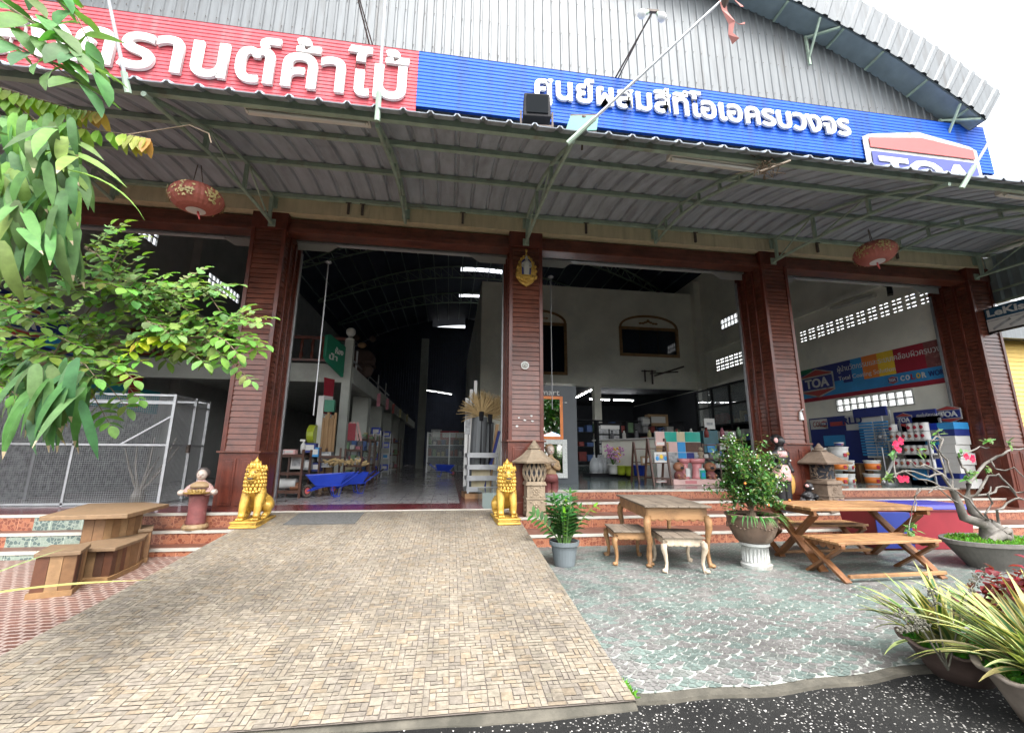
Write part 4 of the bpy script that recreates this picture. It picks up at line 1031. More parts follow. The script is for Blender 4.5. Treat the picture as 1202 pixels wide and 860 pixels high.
hd = MB().ball((0, -.02, .765), .068, .068, .08, 16, 12).ball((0, -.09, .755), .012).build('head', M['skin_pale'], t, smooth=True); face(hd, (0, -.02, .765), .068, M['ebony'])
MB().ball((0, .026, .79), .092, .074, .086, 14, 10).ball((0, .07, .8), .04).build('hair', plain('grey hair paint', (.05, .042, .04), .6), t, smooth=True)
b = MB().lathe([(.1, .5), (.13, .51), (.135, .53)], (0, -.14, 0), 16, sx=1.25, sy=.7); rg = random.Random(1)
for _ in range(40): b.ball((rg.uniform(-.12, .12), -.16+rg.uniform(-.06, .06), .53+rg.uniform(0, .025)), .018, n=6, m=4)
b.build('tray', plain('tray of gilt offerings', (.3, .19, .05), .5, .5, 40), t)
b = MB(); b.ball((-.2, -.1, .52), .05, .06, .045); b.ball((.2, -.1, .52), .05, .06, .045); b.build('hands', M['skin_pale'], t, smooth=True)

p = at(646, 560, 7.95)
t = thing('greeting_statue', 'painted statue in maroon trousers with palms pressed together, beside the stone lantern', 'statue', (p.x, 7.95, .51), R_(6))
MB().lathe([(.14, 0), (.13, .05), (.1, .1)], n=14).build('base', M['sand'], t)
skin('body', [(0,0,.42),(0,0,.56),(0,0,.7),(0,-.01,.79),(0,-.02,.86),(-.06,0,.36),(-.06,0,.2),(-.05,-.02,.09),(.06,0,.36),(.06,0,.2),(.05,-.02,.09),(-.14,0,.68),(-.15,-.06,.56),(-.02,-.13,.62),(.14,0,.68),(.15,-.06,.56),(.02,-.13,.62),(0,-.14,.7)],
     [(0,1),(1,2),(2,3),(3,4),(0,5),(5,6),(6,7),(0,8),(8,9),(9,10),(2,11),(11,12),(12,13),(2,14),(14,15),(15,16),(16,17)], [.1,.095,.1,.045,.05,.08,.07,.06,.08,.07,.06,.055,.045,.035,.055,.045,.035,.02], M['tan'], t)
b = MB().lathe([(.13, .48), (.15, .42), (.145, .34)], n=16, sy=.8); b.tube([(-.07, 0, .36), (-.07, 0, .22), (-.06, 0, .12)], [.085, .08, .06], 10); b.tube([(.07, 0, .36), (.07, 0, .22), (.06, 0, .12)], [.085, .08, .06], 10); b.build('trousers', M['rose'], t, smooth=True)
hd = MB().ball((0, -.02, .91), .075, .075, .09, 16, 12).ball((0, -.095, .9), .013).build('head', M['skin_pale'], t, smooth=True); face(hd, (0, -.02, .91), .075, M['ebony'])
MB().ball((0, .03, .945), .095, .075, .088, 14, 10).build('hair', plain('sandy hair paint', (.25, .16, .09), .6), t, smooth=True)
MB().ball((-.015, -.15, .68), .014, .03, .06).ball((.015, -.15, .68), .014, .03, .06).build('hands', M['skin_pale'], t, smooth=True)

t = thing('black_woman_statue', 'tall black statue of a woman in pink top and skirt, beside the third column', 'statue', (6.17, 7.38, .34), R_(10))
MB().lathe([(.2, 0), (.19, .06), (.12, .1)], n=16).build('base', M['ebony'], t)
skin('body', [(0,0,.72),(0,0,.88),(0,0,1.05),(0,-.01,1.14),(0,-.02,1.22),(-.08,0,.6),(-.08,0,.35),(-.07,-.02,.1),(.08,0,.6),(.08,0,.35),(.07,-.02,.1),(-.17,0,1.05),(-.2,.01,.86),(-.12,-.12,.78),(.17,0,1.05),(.2,.01,.86),(.17,-.1,.7)],
     [(0,1),(1,2),(2,3),(3,4),(0,5),(5,6),(6,7),(0,8),(8,9),(9,10),(2,11),(11,12),(12,13),(2,14),(14,15),(15,16)], [.14,.1,.12,.065,.07,.1,.085,.07,.1,.085,.07,.06,.05,.04,.06,.05,.04], M['ebony'], t)
hd = MB().ball((0, -.03, 1.27), .092, .1, .11, 16, 12).ball((0, -.125, 1.24), .03, .03, .02).build('head', M['ebony'], t, smooth=True)
MB().ball((0, .03, 1.32), .105, .1, .09, 14, 10).build('hair', M['ebony'], hd, smooth=True); MB().ball((-.1, -.05, 1.29), .045, .03, .05).build('ear_flower', M['pinkcloth'], hd, smooth=True); MB().ball((0, -.14, 1.215), .03, .012, .012).build('lips', M['rose'], hd)
MB().lathe([(.135, .98), (.145, 1.03), (.13, 1.09)], n=18, sy=.85).build('top', M['pinkcloth'], t, smooth=True)
MB().lathe([(.17, .55), (.175, .62), (.165, .75), (.125, .84)], n=20, sy=.82).build('skirt', M['pinkcloth'], t, smooth=True)
MB().ball((.2, 0, .5), .09, .06, .2).build('gourd', plain('ochre paint', (.5, .28, .07), .5), t, smooth=True); MB().ball((-.21, 0, .5), .07, .06, .16).build('bag', M['paper_dk'], t, smooth=True)
t = thing('black_child_statue', 'small black statue of a crouching child beside the brown stone lantern', 'statue', (6.6, 7.33, .34), R_(15))
MB().lathe([(.17, 0), (.17, .05), (.14, .08)], n=14).build('base', M['ebony'], t)
skin('body', [(0,0,.16),(0,-.02,.26),(0,-.03,.34),(0,-.04,.4),(-.08,-.08,.24),(-.08,-.14,.1),(.08,-.08,.24),(.08,-.14,.1),(-.12,-.04,.3),(-.09,-.14,.26),(.12,-.04,.3),(.09,-.14,.26)], [(0,1),(1,2),(2,3),(0,4),(4,5),(0,6),(6,7),(2,8),(8,9),(2,10),(10,11)], [.11,.1,.08,.05,.07,.05,.07,.05,.05,.04,.05,.04], M['ebony'], t)
hd = MB().ball((0, -.05, .45), .075, .08, .085, 14, 10).build('head', M['ebony'], t, smooth=True); MB().ball((-.075, -.07, .47), .03).build('ear_flower', M['pinkcloth'], hd); MB().ball((0, -.12, .42), .03, .014, .012).build('lips', M['white'], hd)
MB().lathe([(.1, .12), (.125, .2), (.1, .27)], n=14).build('wrap', M['paper_dk'], t, smooth=True)

# wall pieces on the columns
t = thing('buddha_plaque', 'gilt flame shaped plaque with a standing white figure on the middle column', 'plaque', (1.34, FY-.03, 4.36))
fl = []
for k in range(25):
    s = k/24; a = math.pi*(1-s)
    fl.append((.2*math.cos(a)*(1+.05*math.sin(k*2.6)), .32+.34*math.sin(a)+(.18 if k == 12 else .06*(1-abs(k-12)/12))))
b = MB().prism([(-.2, .3), (-.12, .18), (0, 0.1), (.12, .18), (.2, .3)] + list(reversed(fl)), (0, -.045, 0), (1, 0, 0), (0, 0, 1), -.03); b.build('backplate', M['gold'], t)
b = MB(); b.box(-.17, .17, -.09, -.03, .26, .3); b.box(-.13, .13, -.08, -.03, .3, .33); 
for k in range(9): b.ball(((k-4)*.045, -.07, .21-.012*abs(k-4)*0+.02*abs(k-4)), .03, .03, .05, 8, 6)
for k, (x, z) in enumerate(fl[2:-2:2]): b.ball((x*.93, -.055, z*.99), .028, .02, .035, 8, 5)
b.build('carving', M['gold'], t, smooth=True)
MB().prism([(-.085, .33), (.085, .33), (.095, .6), (0, .72), (-.095, .6)], (0, -.05, 0), (1, 0, 0), (0, 0, 1), -.004).build('niche', M['navy'], t)
b = MB().lathe([(.05, .33), (.055, .38), (.06, .5), (.075, .58), (.03, .62)], (0, -.07, 0), 14, sy=.6); b.ball((0, -.07, .655), .032, .03, .04); b.ball((0, -.07, .7), .016, .016, .03)
for s in (-1, 1): b.tube([(s*.07, -.07, .57), (s*.085, -.08, .5), (s*.06, -.1, .47)], .018, 6)
b.build('figure', M['white_dirty'], t, smooth=True)
p = at(616, 429, FY); t = thing('wall_medallion', 'round white medallion on the middle column below the gilt plaque', 'plaque', p)
MB().cyl((0, -.03, 0), (0, -.012, 0), .075, n=24).build('disc', M['white'], t)
b = MB(); 
for k in range(10): a = k*.63; b.ball((.045*math.cos(a), -.035, .045*math.sin(a)), .016, .008, .016, 6, 4)
b.ball((0, -.035, -.01), .025, .012, .03, 8, 6); b.build('relief', M['white_dirty'], t)
t = thing('sticker', 'torn white sticker bits on the siding of the middle column', 'sticker', at(618, 490, FY))
b = MB(); rg = random.Random(3)
for (px, py) in ((609, 490), (616, 493), (624, 488), (625, 494), (607, 500)):
    p = at(px, py, FY-.022)-t.location; pts = [(.03*math.cos(a)*rg.uniform(.5, 1.1), .018*math.sin(a)*rg.uniform(.5, 1.1)) for a in (0, 1, 2, 3, 4, 5)]; b.prism(pts, p, (1, 0, 0), (0, 0, 1), -.003)
b.build('paper', M['white'], t)
p = at(939, 487, FY); t = thing('wall_lamp', 'small white bulkhead lamp at the right edge of the third column', 'lamp', p)
b = MB().frustum(-.04, .04, -.05, .01, -.1, .06, .012); b.build('housing', M['white'], t, bevel=.01); MB().tube([(0, -.02, .06), (.01, -.05, .1), (.06, -.03, .11)], .012, 6).build('bracket', M['white'], t)

# ------------------------------------------------------------------ door mat
t = thing('door_mat', 'dark grey ribbed rubber mat at the top of the ramp', 'mat', (-1.72, 6.85, rz(6.85)+.004))
b = MB(); s_ = (RZ1-RZ0)/(RY1-RY0)
for i in range(22):
    y = -.34+i*.031; 
    b.poly((-.5+.1*(y < 0)*0, y, y*s_), (.45, y, y*s_), (.45, y+.02, (y+.02)*s_+.008), (-.5, y+.02, (y+.02)*s_+.008)); b.poly((-.5, y+.02, (y+.02)*s_+.008), (.45, y+.02, (y+.02)*s_+.008), (.45, y+.031, (y+.031)*s_), (-.5, y+.031, (y+.031)*s_))
b.build('rubber', plain('worn rubber mat', (.06, .06, .058), .8, .3, 30), t)

# ------------------------------------------------------------------ carved table and two stools
def cab_leg(h, r, out):      # curved foot: out is the direction the knee bows to
    o = Vector(out); return [(o*0, r*.95), (o*.025, r*1.15), (o*.03, r*1.05), (o*.006, r*.75), (o*-.008, r*.6), (o*.004, r*.62), (o*.03, r*.85)], [1, .9, .78, .55, .3, .1, 0]
def leg(t, x, y, h, r, m, name='leg'):
    sx, sy = (1 if x > 0 else -1), (1 if y > 0 else -1); sh, hs_ = cab_leg(h, r, (sx*.8, sy*.8, 0))
    b = MB().tube([Vector((x, y, h*k))+o for (o, _), k in zip(sh, hs_)], [q for _, q in sh], 10); b.ball((x+sx*.03, y+sy*.03, .022), r*.95, r*.95, .024, 8, 6); return b.build(name, m, t, smooth=True)
def boards_top(t, name, w, d, h, th, nb, m, axis='y', over=.02):
    b = MB()
    for i in range(nb):
        if axis == 'y': x0 = -w/2+w*i/nb; b.box(x0+.002, x0+w/nb-.002, -d/2, d/2, h-th, h-.002*(i % 2))
        else: y0 = -d/2+d*i/nb; b.box(-w/2, w/2, y0+.002, y0+d/nb-.002, h-th, h-.002*(i % 2))
    return b.build(name, m, t, bevel=.004)
t = thing('carved_table', 'weathered plank table with honey coloured carved frame and curved legs', 'table', (2.96, 5.92, 0), R_(-8.5))
boards_top(t, 'tabletop', .84, 1.5, .73, .025, 6, M['raw_y'])
b = MB()
for s in (-1, 1): b.box(-.37, .37, s*.68-.012, s*.68+.012, .56, .704); b.box(s*.37-.012, s*.37+.012, -.68, .68, .56, .704)
for s in (-1, 1):
    for k in range(7): b.ball((-.3+.1*k, s*.68, .565), .05, .013, .03, 8, 5)
b.build('apron', M['pine'], t, bevel=.004)
for x in (-.36, .36):
    for y in (-.67, .67): leg(t, x, y, .6, .042, M['pine'])
def stool(loc, rzz, w, d, h, label, mt, ml):
    t = thing('carved_stool', label, 'stool', loc, rzz, 'carved stools at the plank table'); boards_top(t, 'seat', w, d, h, .022, 4, mt)
    b = MB(); a, c = w/2-.035, d/2-.035
    for s in (-1, 1): b.box(-a, a, s*c-.01, s*c+.01, h-.1, h-.024); b.box(s*a-.01, s*a+.01, -c, c, h-.1, h-.024)
    for s in (-1, 1):
        for k in range(5): b.ball((-a*.7+a*.35*k, s*c, h-.1), a*.2, .011, .018, 8, 5)
    b.build('apron', ml, t, bevel=.003)
    for x in (-a, a):
        for y in (-c, c): leg(t, x, y, h-.06, .034, ml)
stool((2.36, 5.66, 0), R_(-9), .47, .56, .41, 'plank topped stool with honey legs, tucked under the left side of the carved table', M['raw_y'], M['pine'])
stool((2.85, 5.28, 0), R_(-12), .5, .6, .4, 'greyer plank topped stool with pale legs, nearest the camera under the carved table', M['raw_y'], wood('pale bleached wood', (.38, .3, .21), (.56, .47, .36), 2, .7, 2.4))

# ------------------------------------------------------------------ picnic table, benches
def xleg(t, x, hw, h, wd=.085, th=.035, m=None):
    for s, dx in ((1, 0), (-1, th+.002)):
        b = MB().bar((x+dx, -hw*s, 0.0), (x+dx, hw*s*.8, h), th, wd, up=(1, 0, 0)); b.build('leg', m or M['teak_z'], t, bevel=.004)
t = thing('picnic_table', 'oiled timber picnic table with crossed legs on the tiled patio', 'table', (5.22, 5.22, 0), R_(-3))
b = MB()
for i in range(6): y = -.43+i*.145; b.box(-.82+.006*(i % 2), .82-.008*(i % 3), y, y+.133, .69, .728-.002*(i % 2))
b.build('tabletop', M['teak_x'], t, bevel=.006)
for x in (-.78, .74): MB().box(x, x+.04, -.42, .42, .635, .689).build('batten', M['teak_z'], t, bevel=.004)
for x in (-.74, .68): xleg(t, x, .42, .635, .1, .04)
MB().box(-.72, .72, -.02, .02, .3, .35).build('stretcher', M['teak_x'], t, bevel=.004)
def xbench(loc, rzz, L, D, h, label):
    t = thing('picnic_bench', label, 'bench', loc, rzz, 'benches at the picnic table'); b = MB(); n = 5
    for i in range(n): y = -D/2+D*i/n; b.box(-L/2, L/2, y+.004, y+D/n-.004, h-.03, h)
    b.build('seat', M['teak_x'], t, bevel=.006)
    for x in (-L/2+.03, L/2-.1):
        b = MB()
        for i in range(n): y = -D/2+D*i/n; b.cyl((x, y+D/n/2, h-.045), (x+.05, y+D/n/2, h-.045), D/n*.5, n=10)
        b.build('batten', M['teak_z'], t)
        xleg(t, x, D/2+.03, h-.06, .075, .032)
    MB().bar((-L/2+.07, -D/2, .06), (L/2-.04, -D/2, .06), .04, .035).build('stretcher', M['teak_x'], t, bevel=.004)
xbench((4.98, 4.68, 0), R_(1), 1.38, .5, .41, 'timber bench with crossed legs in front of the picnic table')
xbench((5.25, 5.82, 0), R_(-1), 1.45, .42, .4, 'timber bench with crossed legs behind the picnic table')

# cooler
t = thing('cooler_box', 'red and blue plastic cooler box behind the picnic table', 'cooler', (7.1, 6.05, 0), R_(-5))
b = MB(); b.add([(-.72,-.3,0),(.72,-.3,0),(.72,.3,0),(-.72,.3,0),(-.78,-.34,.55),(.78,-.34,.55),(.78,.34,.55),(-.78,.34,.55)], [(0,3,2,1),(0,1,5,4),(1,2,6,5),(2,3,7,6),(3,0,4,7)]); b.mat(1)
b.box(-.8, -.25, -.36, -.345, .03, .54)
b.build('tub', [M['red_plastic'], M['navy']], t, bevel=.012)
b = MB().box(-.8, .8, -.36, .36, .55, .57); b.build('rim', M['red_plastic'], t, bevel=.012); MB().frustum(-.81, .81, -.37, .37, .572, .64, .03).build('lid', plain('dark blue lid', (.03, .03, .24), .4, .15, 3, dirt=(.1, .04, .09)), t, bevel=.012)

# ------------------------------------------------------------------ left patio: plank table and three plank seats
pal_w = [(.19, .1, .042), (.14, .07, .028), (.05, .021, .011), (.25, .148, .07), (.085, .03, .013), (.17, .088, .037)]
def plank_side(b, pts, z0, z1, seed, wd=.09):
    rg = random.Random(seed)
    for p, q in zip(pts, pts[1:]):
        p, q = Vector((*p, 0)), Vector((*q, 0)); d = q-p; L = d.length; n = max(1, round(L/wd)); nz = Vector((d.y, -d.x, 0)).normalized()
        for i in range(n):
            a, c = p+d*(i/n)+d.normalized()*.002, p+d*((i+1)/n)-d.normalized()*.002; o = nz*rg.uniform(0, .004); b.color(sc(rg.choice(pal_w), rg.uniform(.8, 1.15)))
            a2, c2 = a+o-nz*.02, c+o-nz*.02; a1, c1 = a+o, c+o
            vs = [(a1.x, a1.y, z0), (c1.x, c1.y, z0), (c2.x, c2.y, z0), (a2.x, a2.y, z0), (a1.x, a1.y, z1), (c1.x, c1.y, z1), (c2.x, c2.y, z1), (a2.x, a2.y, z1)]
            b.add(vs, [(0,1,5,4),(1,2,6,5),(3,0,4,7),(2,3,7,6),(4,5,6,7)])
def slab(b, outline, z0, z1, seed, tone=(.33, .23, .13)):
    rg = random.Random(seed); b.color(sc(tone, rg.uniform(.9, 1.1)))
    n = len(outline); b.add([(x, y, z0) for x, y in outline]+[(x, y, z1) for x, y in outline], [tuple(range(n, 2*n)), tuple(reversed(range(n)))]+[(i, (i+1) % n, n+(i+1) % n, n+i) for i in range(n)])
h = .62
c1, c2, c3, c4, c5 = atz(46, 606, h), atz(150, 603, h), atz(199, 591, h), atz(170, 589, h), atz(104, 590.5, h)
cc_ = (c1+c3)/2; cc_.z = LP
t = thing('plank_table', 'left hand plank table on a boxed plank pedestal, by the ramp', 'table', cc_)
rel = lambda p: (p.x-cc_.x, p.y-cc_.y)
ol = [rel(c1), rel(c2), rel(c3), rel(c4), rel(c5)]
b = MB(); slab(b, ol, h-.05-LP, h-LP, 4, (.22, .14, .075)); b.build('tabletop', M['plank'], t, bevel=.006)
pa, pb = at(101, 640, 6.05), at(144, 640, 6.2)
ped = [(pa.x-cc_.x, pa.y-cc_.y-.1), (pb.x-cc_.x-.1, pb.y-cc_.y-.2), (pb.x-cc_.x+.05, pb.y-cc_.y+.2), (pa.x-cc_.x, pa.y-cc_.y+.35)]
b = MB(); plank_side(b, ped+[ped[0]], .06, h-.05-LP, 5); b.build('pedestal', M['plank'], t)
b = MB(); cxp = sum(p[0] for p in ped)/4; cyp = sum(p[1] for p in ped)/4
slab(b, [(cxp+(x-cxp)*1.2, cyp+(y-cyp)*1.2) for x, y in ped], 0, .06, 2, (.22, .12, .06)); b.build('foot', M['plank'], t)
def seat_box(name, label, base, top, hz, seed, foot=True, grp='plank seats round the left table'):
    bx = [atz(x, y, LP) for x, y in base]; c = sum(bx, Vector())/len(bx); c.z = LP
    t = thing(name, label, 'bench', c, 0, grp); q = [(p.x-c.x, p.y-c.y) for p in bx]
    b = MB(); plank_side(b, q+[q[0]], .05, hz, seed); b.build('plank_body', M['plank'], t)
    o = sum((Vector(p).to_2d() if False else Vector((p[0], p[1])) for p in q), Vector((0, 0)))/len(q)
    b = MB(); slab(b, [(o.x+(x-o.x)*1.14, o.y+(y-o.y)*1.1) for x, y in q], hz, hz+.035, seed, (.17, .11, .062)); b.build('seat', M['plank'], t, bevel=.004)
    b = MB(); slab(b, [(o.x+(x-o.x)*1.1, o.y+(y-o.y)*1.12) for x, y in q], 0, .05, seed, (.25, .14, .06)); b.build('foot_board', M['plank'], t)
seat_box('plank_stool', 'square plank stool nearest the camera at the left plank table', [(32, 703), (82, 698), (95, 686), (52, 688)], None, .37, 11)
seat_box('plank_bench', 'curved plank bench beside the ramp at the left plank table', [(86, 684), (127, 682), (159, 667), (170, 655), (150, 655), (120, 668), (90, 676)], None, .315, 12)
seat_box('plank_stool', 'square plank stool behind the curved bench, against the mosaic steps', [(156, 661), (172, 659), (174, 653), (160, 653)], None, .37, 13)

# ------------------------------------------------------------------ wire cage at the left
t = thing('wire_cage', 'galvanised wire mesh cage with bare branches inside, in the left bay', 'cage', (-6.4, 8.9, LEVF), 0)
cw, cd_, chh = 1.55, 1.6, 1.5
A0, A1 = Vector((-7.6, 8.35, LEVF)), Vector((-4.98, 8.35, LEVF))
tr_ = at(212, 463, 8.35); H = tr_.z-LEVF; x1 = at(186, 590, 8.35).x; D = 1.1
b = MB(); L = t.location
def q(x, y, z): return Vector((x, y, LEVF+z))-L
x0 = x1-2.9
for (x, y) in ((x0, 8.35), (x1, 8.35), (x1, 8.35+D), (x0, 8.35+D), (x1+.02, 8.35+D*.55)): b.bar(q(x, y, 0), q(x, y, H), .045)
b.bar(q(x0+1.45, 8.35, 0), q(x0+1.45, 8.35, H), .035)
for z in (.03, H*.53, H-.02, H-.16):
    b.bar(q(x0, 8.35, z), q(x1, 8.35, z), .035); b.bar(q(x1, 8.35, z), q(x1, 8.35+D, z), .035)
b.bar(q(x0, 8.35+D, H-.02), q(x1, 8.35+D, H-.02), .035); b.bar(q(x1-.75, 8.35, H*.53), q(x1, 8.35, H*.8), .03)
b.build('frame', M['iron'], t)
b = MB(); nx, nz = 84, 52
for i in range(nx): x = x0+(x1-x0)*i/nx; b.bar(q(x, 8.35, 0), q(x, 8.35, H), .0025)
for k in range(nz): z = H*k/nz; b.bar(q(x0, 8.352, z), q(x1, 8.352, z), .0025)
for i in range(30): y = 8.35+D*i/30; b.bar(q(x1, y, 0), q(x1, y, H), .0025)
for k in range(nz): z = H*k/nz; b.bar(q(x1+.002, 8.35, z), q(x1+.002, 8.35+D, z), .0019)
b.build('mesh', M['iron'], t)
MB().bar(q(x1+.03, 8.35+D*.5, H*.46), q(x1+.03, 8.35+D*.5, H*.54), .05).build('lock', M['rust'], t)
br = thing('bare_branch', 'dry branched tree stump standing inside the wire cage', 'branch', (at(160, 580, 8.8).x, 8.85, LEVF))
b = MB().lathe([(.1, 0), (.11, .1), (.07, .22)], n=10); rg = random.Random(6)
for dx, dz, dy in ((-.35, .75, 0), (.05, .95, .1), (.55, .8, 0), (.3, .6, -.1), (-.1, .85, -.1), (.42, .95, .1)):
    b.tube([(0, 0, .15), (dx*.3, dy*.4, .35), (dx*.65, dy, .35+dz*.35), (dx, dy, .2+dz)], [.03, .024, .018, .01], 6)
b.build('branches', M['bark'], br)
# ------------------------------------------------------------------ middle bay of the hall
def wheelbarrow(loc, rzz, label):
    t = thing('wheelbarrow', label, 'wheelbarrow', loc, rzz, 'blue wheelbarrows in the hall'); t.scale = (.6, .68, .78)
    b = MB(); o = [(-.5,-.22,.3),(.25,-.22,.27),(.25,.22,.27),(-.5,.22,.3),(-.82,-.33,.56),(.42,-.34,.6),(.42,.34,.6),(-.82,.33,.56)]
    b.add(o, [(0,3,2,1),(0,1,5,4),(1,2,6,5),(2,3,7,6),(3,0,4,7)]); k = b.build('tray', M['blue'], t); k.modifiers.new('s', 'SOLIDIFY').thickness = .012
    b = MB()
    for s in (-1, 1):
        b.tube([(-.72, s*.05, .17), (-.45, s*.16, .27), (.3, s*.24, .3), (.85, s*.3, .62)], .018, 7)
        b.tube([(.02, s*.22, .28), (.1, s*.24, .02), (.28, s*.24, .02), (.36, s*.24, .32)], .016, 7); b.tube([(-.55, s*.1, .25), (-.62, s*.07, .17), (-.2, s*.2, .28)], .014, 6)
    b.bar((.15, -.24, .02), (.15, .24, .02), .03); b.build('frame', M['blue'], t)
    for s in (-1, 1): MB().cyl((.82, s*.3, .6), (.98, s*.315, .68), .022, n=8).build('grip', M['black'], t)
    wh = MB(); n = 20
    wh.tube([(-.72+.13*math.cos(2*math.pi*i/n), 0, .17+.13*math.sin(2*math.pi*i/n)) for i in range(n+1)], .04, 8); w_ = wh.build('wheel', M['rust'], t, smooth=True); MB().cyl((-.72, -.05, .17), (-.72, .05, .17), .08, n=12).build('hub', M['logo_red'], w_); return t
wheelbarrow((-2.42, 9.6, LEVF), R_(22), 'blue wheelbarrow nearest the camera at the left of the hall entrance')
wheelbarrow((-2.1, 10.3, LEVF), R_(26), 'blue wheelbarrow behind the nearest one, filled with brush heads')
wheelbarrow((-.25, 17.5, LEVF), R_(175), 'blue wheelbarrow far back in the hall before the glass case')
rg = random.Random(12)
t = thing('brush_heap', 'heap of pale brush heads lying in the second wheelbarrow', 'brushes', (-2.4, 10.4, LEVF+.6))
b = MB()
for _ in range(40): p = Vector((rg.uniform(-.35, .5), rg.uniform(-.22, .22), rg.uniform(0, .12))); b.cyl(p, p+Vector((rg.uniform(-.15, .15), rg.uniform(-.1, .1), .05)), .03, .02, 6)
b.build('bristles', M['straw'], t)

def goods(px, py, Y, w_, h_, d_, m, label, name='goods_box', kind='box', rzz=0, grp=None):
    p = at(px, py, Y); t = thing(name, label, kind, p, rzz, grp)
    if kind == 'box': MB().box(-w_/2, w_/2, -d_/2, d_/2, 0, h_).build('carton', m, t, bevel=.004); MB().box(-w_*.36, w_*.36, -d_/2-.004, -d_/2, h_*.25, h_*.8).build('print', M['white'] if m is not M['white'] else M['paper_dk'], t)
    elif kind == 'bottle': MB().lathe([(w_/2, 0), (w_/2, h_*.6), (w_*.2, h_*.75), (w_*.2, h_*.85)], n=12).build('body', m, t, smooth=True); b = MB().box(-w_*.7, w_*.3, -w_*.15, w_*.15, h_*.85, h_); b.build('trigger', m, t)
    elif kind == 'roll': MB().cyl((-w_/2, 0, h_/2), (w_/2, 0, h_/2), h_/2, n=14).build('roll', m, t); MB().cyl((-w_/2-.004, 0, h_/2), (-w_/2+.01, 0, h_/2), h_*.2, n=10).build('core', M['card'], t)
    return t
def stock(items, label, grp, parent_loc):
    for (x0, x1, y0, y1, z0, z1, m) in items:
        t = thing('goods_box', label, 'box', Vector(parent_loc)+Vector(((x0+x1)/2, (y0+y1)/2, z0)), 0, grp)
        a, b_, c = (x1-x0)/2, (y1-y0)/2, z1-z0
        MB().box(-a, a, -b_, b_, 0, c).build('carton', m, t)
GM = [plain('goods tone', c, .6, .25, 9) for c in ((.3, .27, .14), (.14, .24, .13), (.3, .3, .3), (.3, .1, .13), (.05, .1, .25), (.09, .09, .1), (.2, .03, .025), (.42, .42, .4))]
def rack(loc, w_, d_, h_, levels, label, rzz=0, m=None, name='shelf_rack', tilt=0, grp=None):
    t = thing(name, label, 'shelf', loc, rzz, grp); m = m or M['brown_wood']
    for x in (-w_/2, w_/2):
        for y in (-d_/2, d_/2): MB().bar((x, y, 0), (x*(1-tilt), y*(1-tilt), h_), .04).build('upright', m, t)
    for k in range(levels):
        z = h_*(k+.35)/(levels-.3); z = min(z, h_-.02); f = 1-tilt*z/h_
        b = MB().box(-w_/2*f, w_/2*f, -d_/2*f, d_/2*f, z-.02, z); b.box(-w_/2*f, w_/2*f, -d_/2*f-.01, -d_/2*f, z-.03, z+.03); b.build('shelf', m, t)
    return t
rack((-3.15, 9.6, LEVF), .42, .5, .95, 3, 'dark wooden rack of household goods beside the left column, nearest the camera')
rack((-2.75, 10.9, LEVF), .45, .5, 1.0, 2, 'dark wooden rack behind the nearest blue wheelbarrow')
for px, py, Y, w_, h_, d_, m, lb, kd in [(331, 533, 9.6, .22, .09, .2, 'white', 'white folded cloth pack on the front wooden rack', 'box'), (341, 533, 9.6, .22, .1, .2, 'pinkcloth', 'pink pack on the front wooden rack', 'box'),
    (355, 532, 9.9, .1, .3, .1, 'white', 'white spray bottle on the wooden rack', 'bottle'), (364, 531, 10.8, .28, .22, .2, 'navy', 'blue carton on top of the second wooden rack', 'box'), (371, 536, 10.8, .16, .22, .2, 'sky_blue', 'pale blue carton beside the blue carton on the second rack', 'box'),
    (349, 550, 9.7, .22, .24, .2, 'white', 'white carton on the middle shelf behind the front rack', 'box'), (361, 551, 10.7, .2, .22, .2, 'paper_dk', 'grey printed carton on the second rack', 'box'), (372, 553, 10.8, .2, .2, .2, 'navy', 'small dark blue carton low on the second rack', 'box'),
    (337, 573, 9.6, .35, .2, .3, 'white', 'white bundle on the bottom shelf of the front rack', 'roll'), (346, 575, 9.6, .16, .16, .2, 'terra', 'small brown pot pack on the bottom shelf of the front rack', 'roll'),
    (366, 520, 11.2, .16, .45, .16, 'lime', 'pale green drum behind the second rack', 'roll'), (382, 541, 11.0, .3, .22, .3, 'paper_dk', 'grey stack of folded sacks by the mezzanine post', 'box'), (381, 548, 10.9, .33, .1, .3, 'white', 'pale folded sack under the grey stack by the mezzanine post', 'box')]:
    goods(px, py, Y, w_, h_, d_, M[m], lb, kind=kd, name={'box': 'goods_box', 'bottle': 'spray_bottle', 'roll': 'goods_roll'}[kd])
p = at(382, 532, 11.3); t = thing('pole_bundle', 'bundle of upright cardboard tubes with a green cap before the mezzanine post', 'tubes', (p.x, 11.3, LEVF))
b = MB()
for k in range(6): b.cyl((-.1+.05*k, .03*(k % 2), 0), (-.12+.055*k, .03*(k % 2), 1.75+.07*(k % 3)), .035, n=10)
b.build('card_tubes', M['card'], t); MB().box(-.12, .12, -.05, .08, 1.9, 2.2).build('green_cap', M['green'], t); MB().box(-.28, -.14, -.04, .0, .9, 2.3).build('white_board', M['white'], t)
p = at(376, 485, 11.95); t = thing('sign_box', 'green hanging sign box with white lettering on the mezzanine post', 'sign', (mx_-.12, 11.8, 3.35))
b = MB(); 
tl = at(381, 411, 10.9); 
b.prism([(0, -.02), (0, .82), (-.62, 1.02), (-.72, .97), (-.72, .4), (-.6, .28)], (0, 0, 0), (.45, .89, 0), (0, 0, 1), .1)
b.build('box', M['green'], t, bevel=.02)
ax = Vector((.45, .89, 0)); 
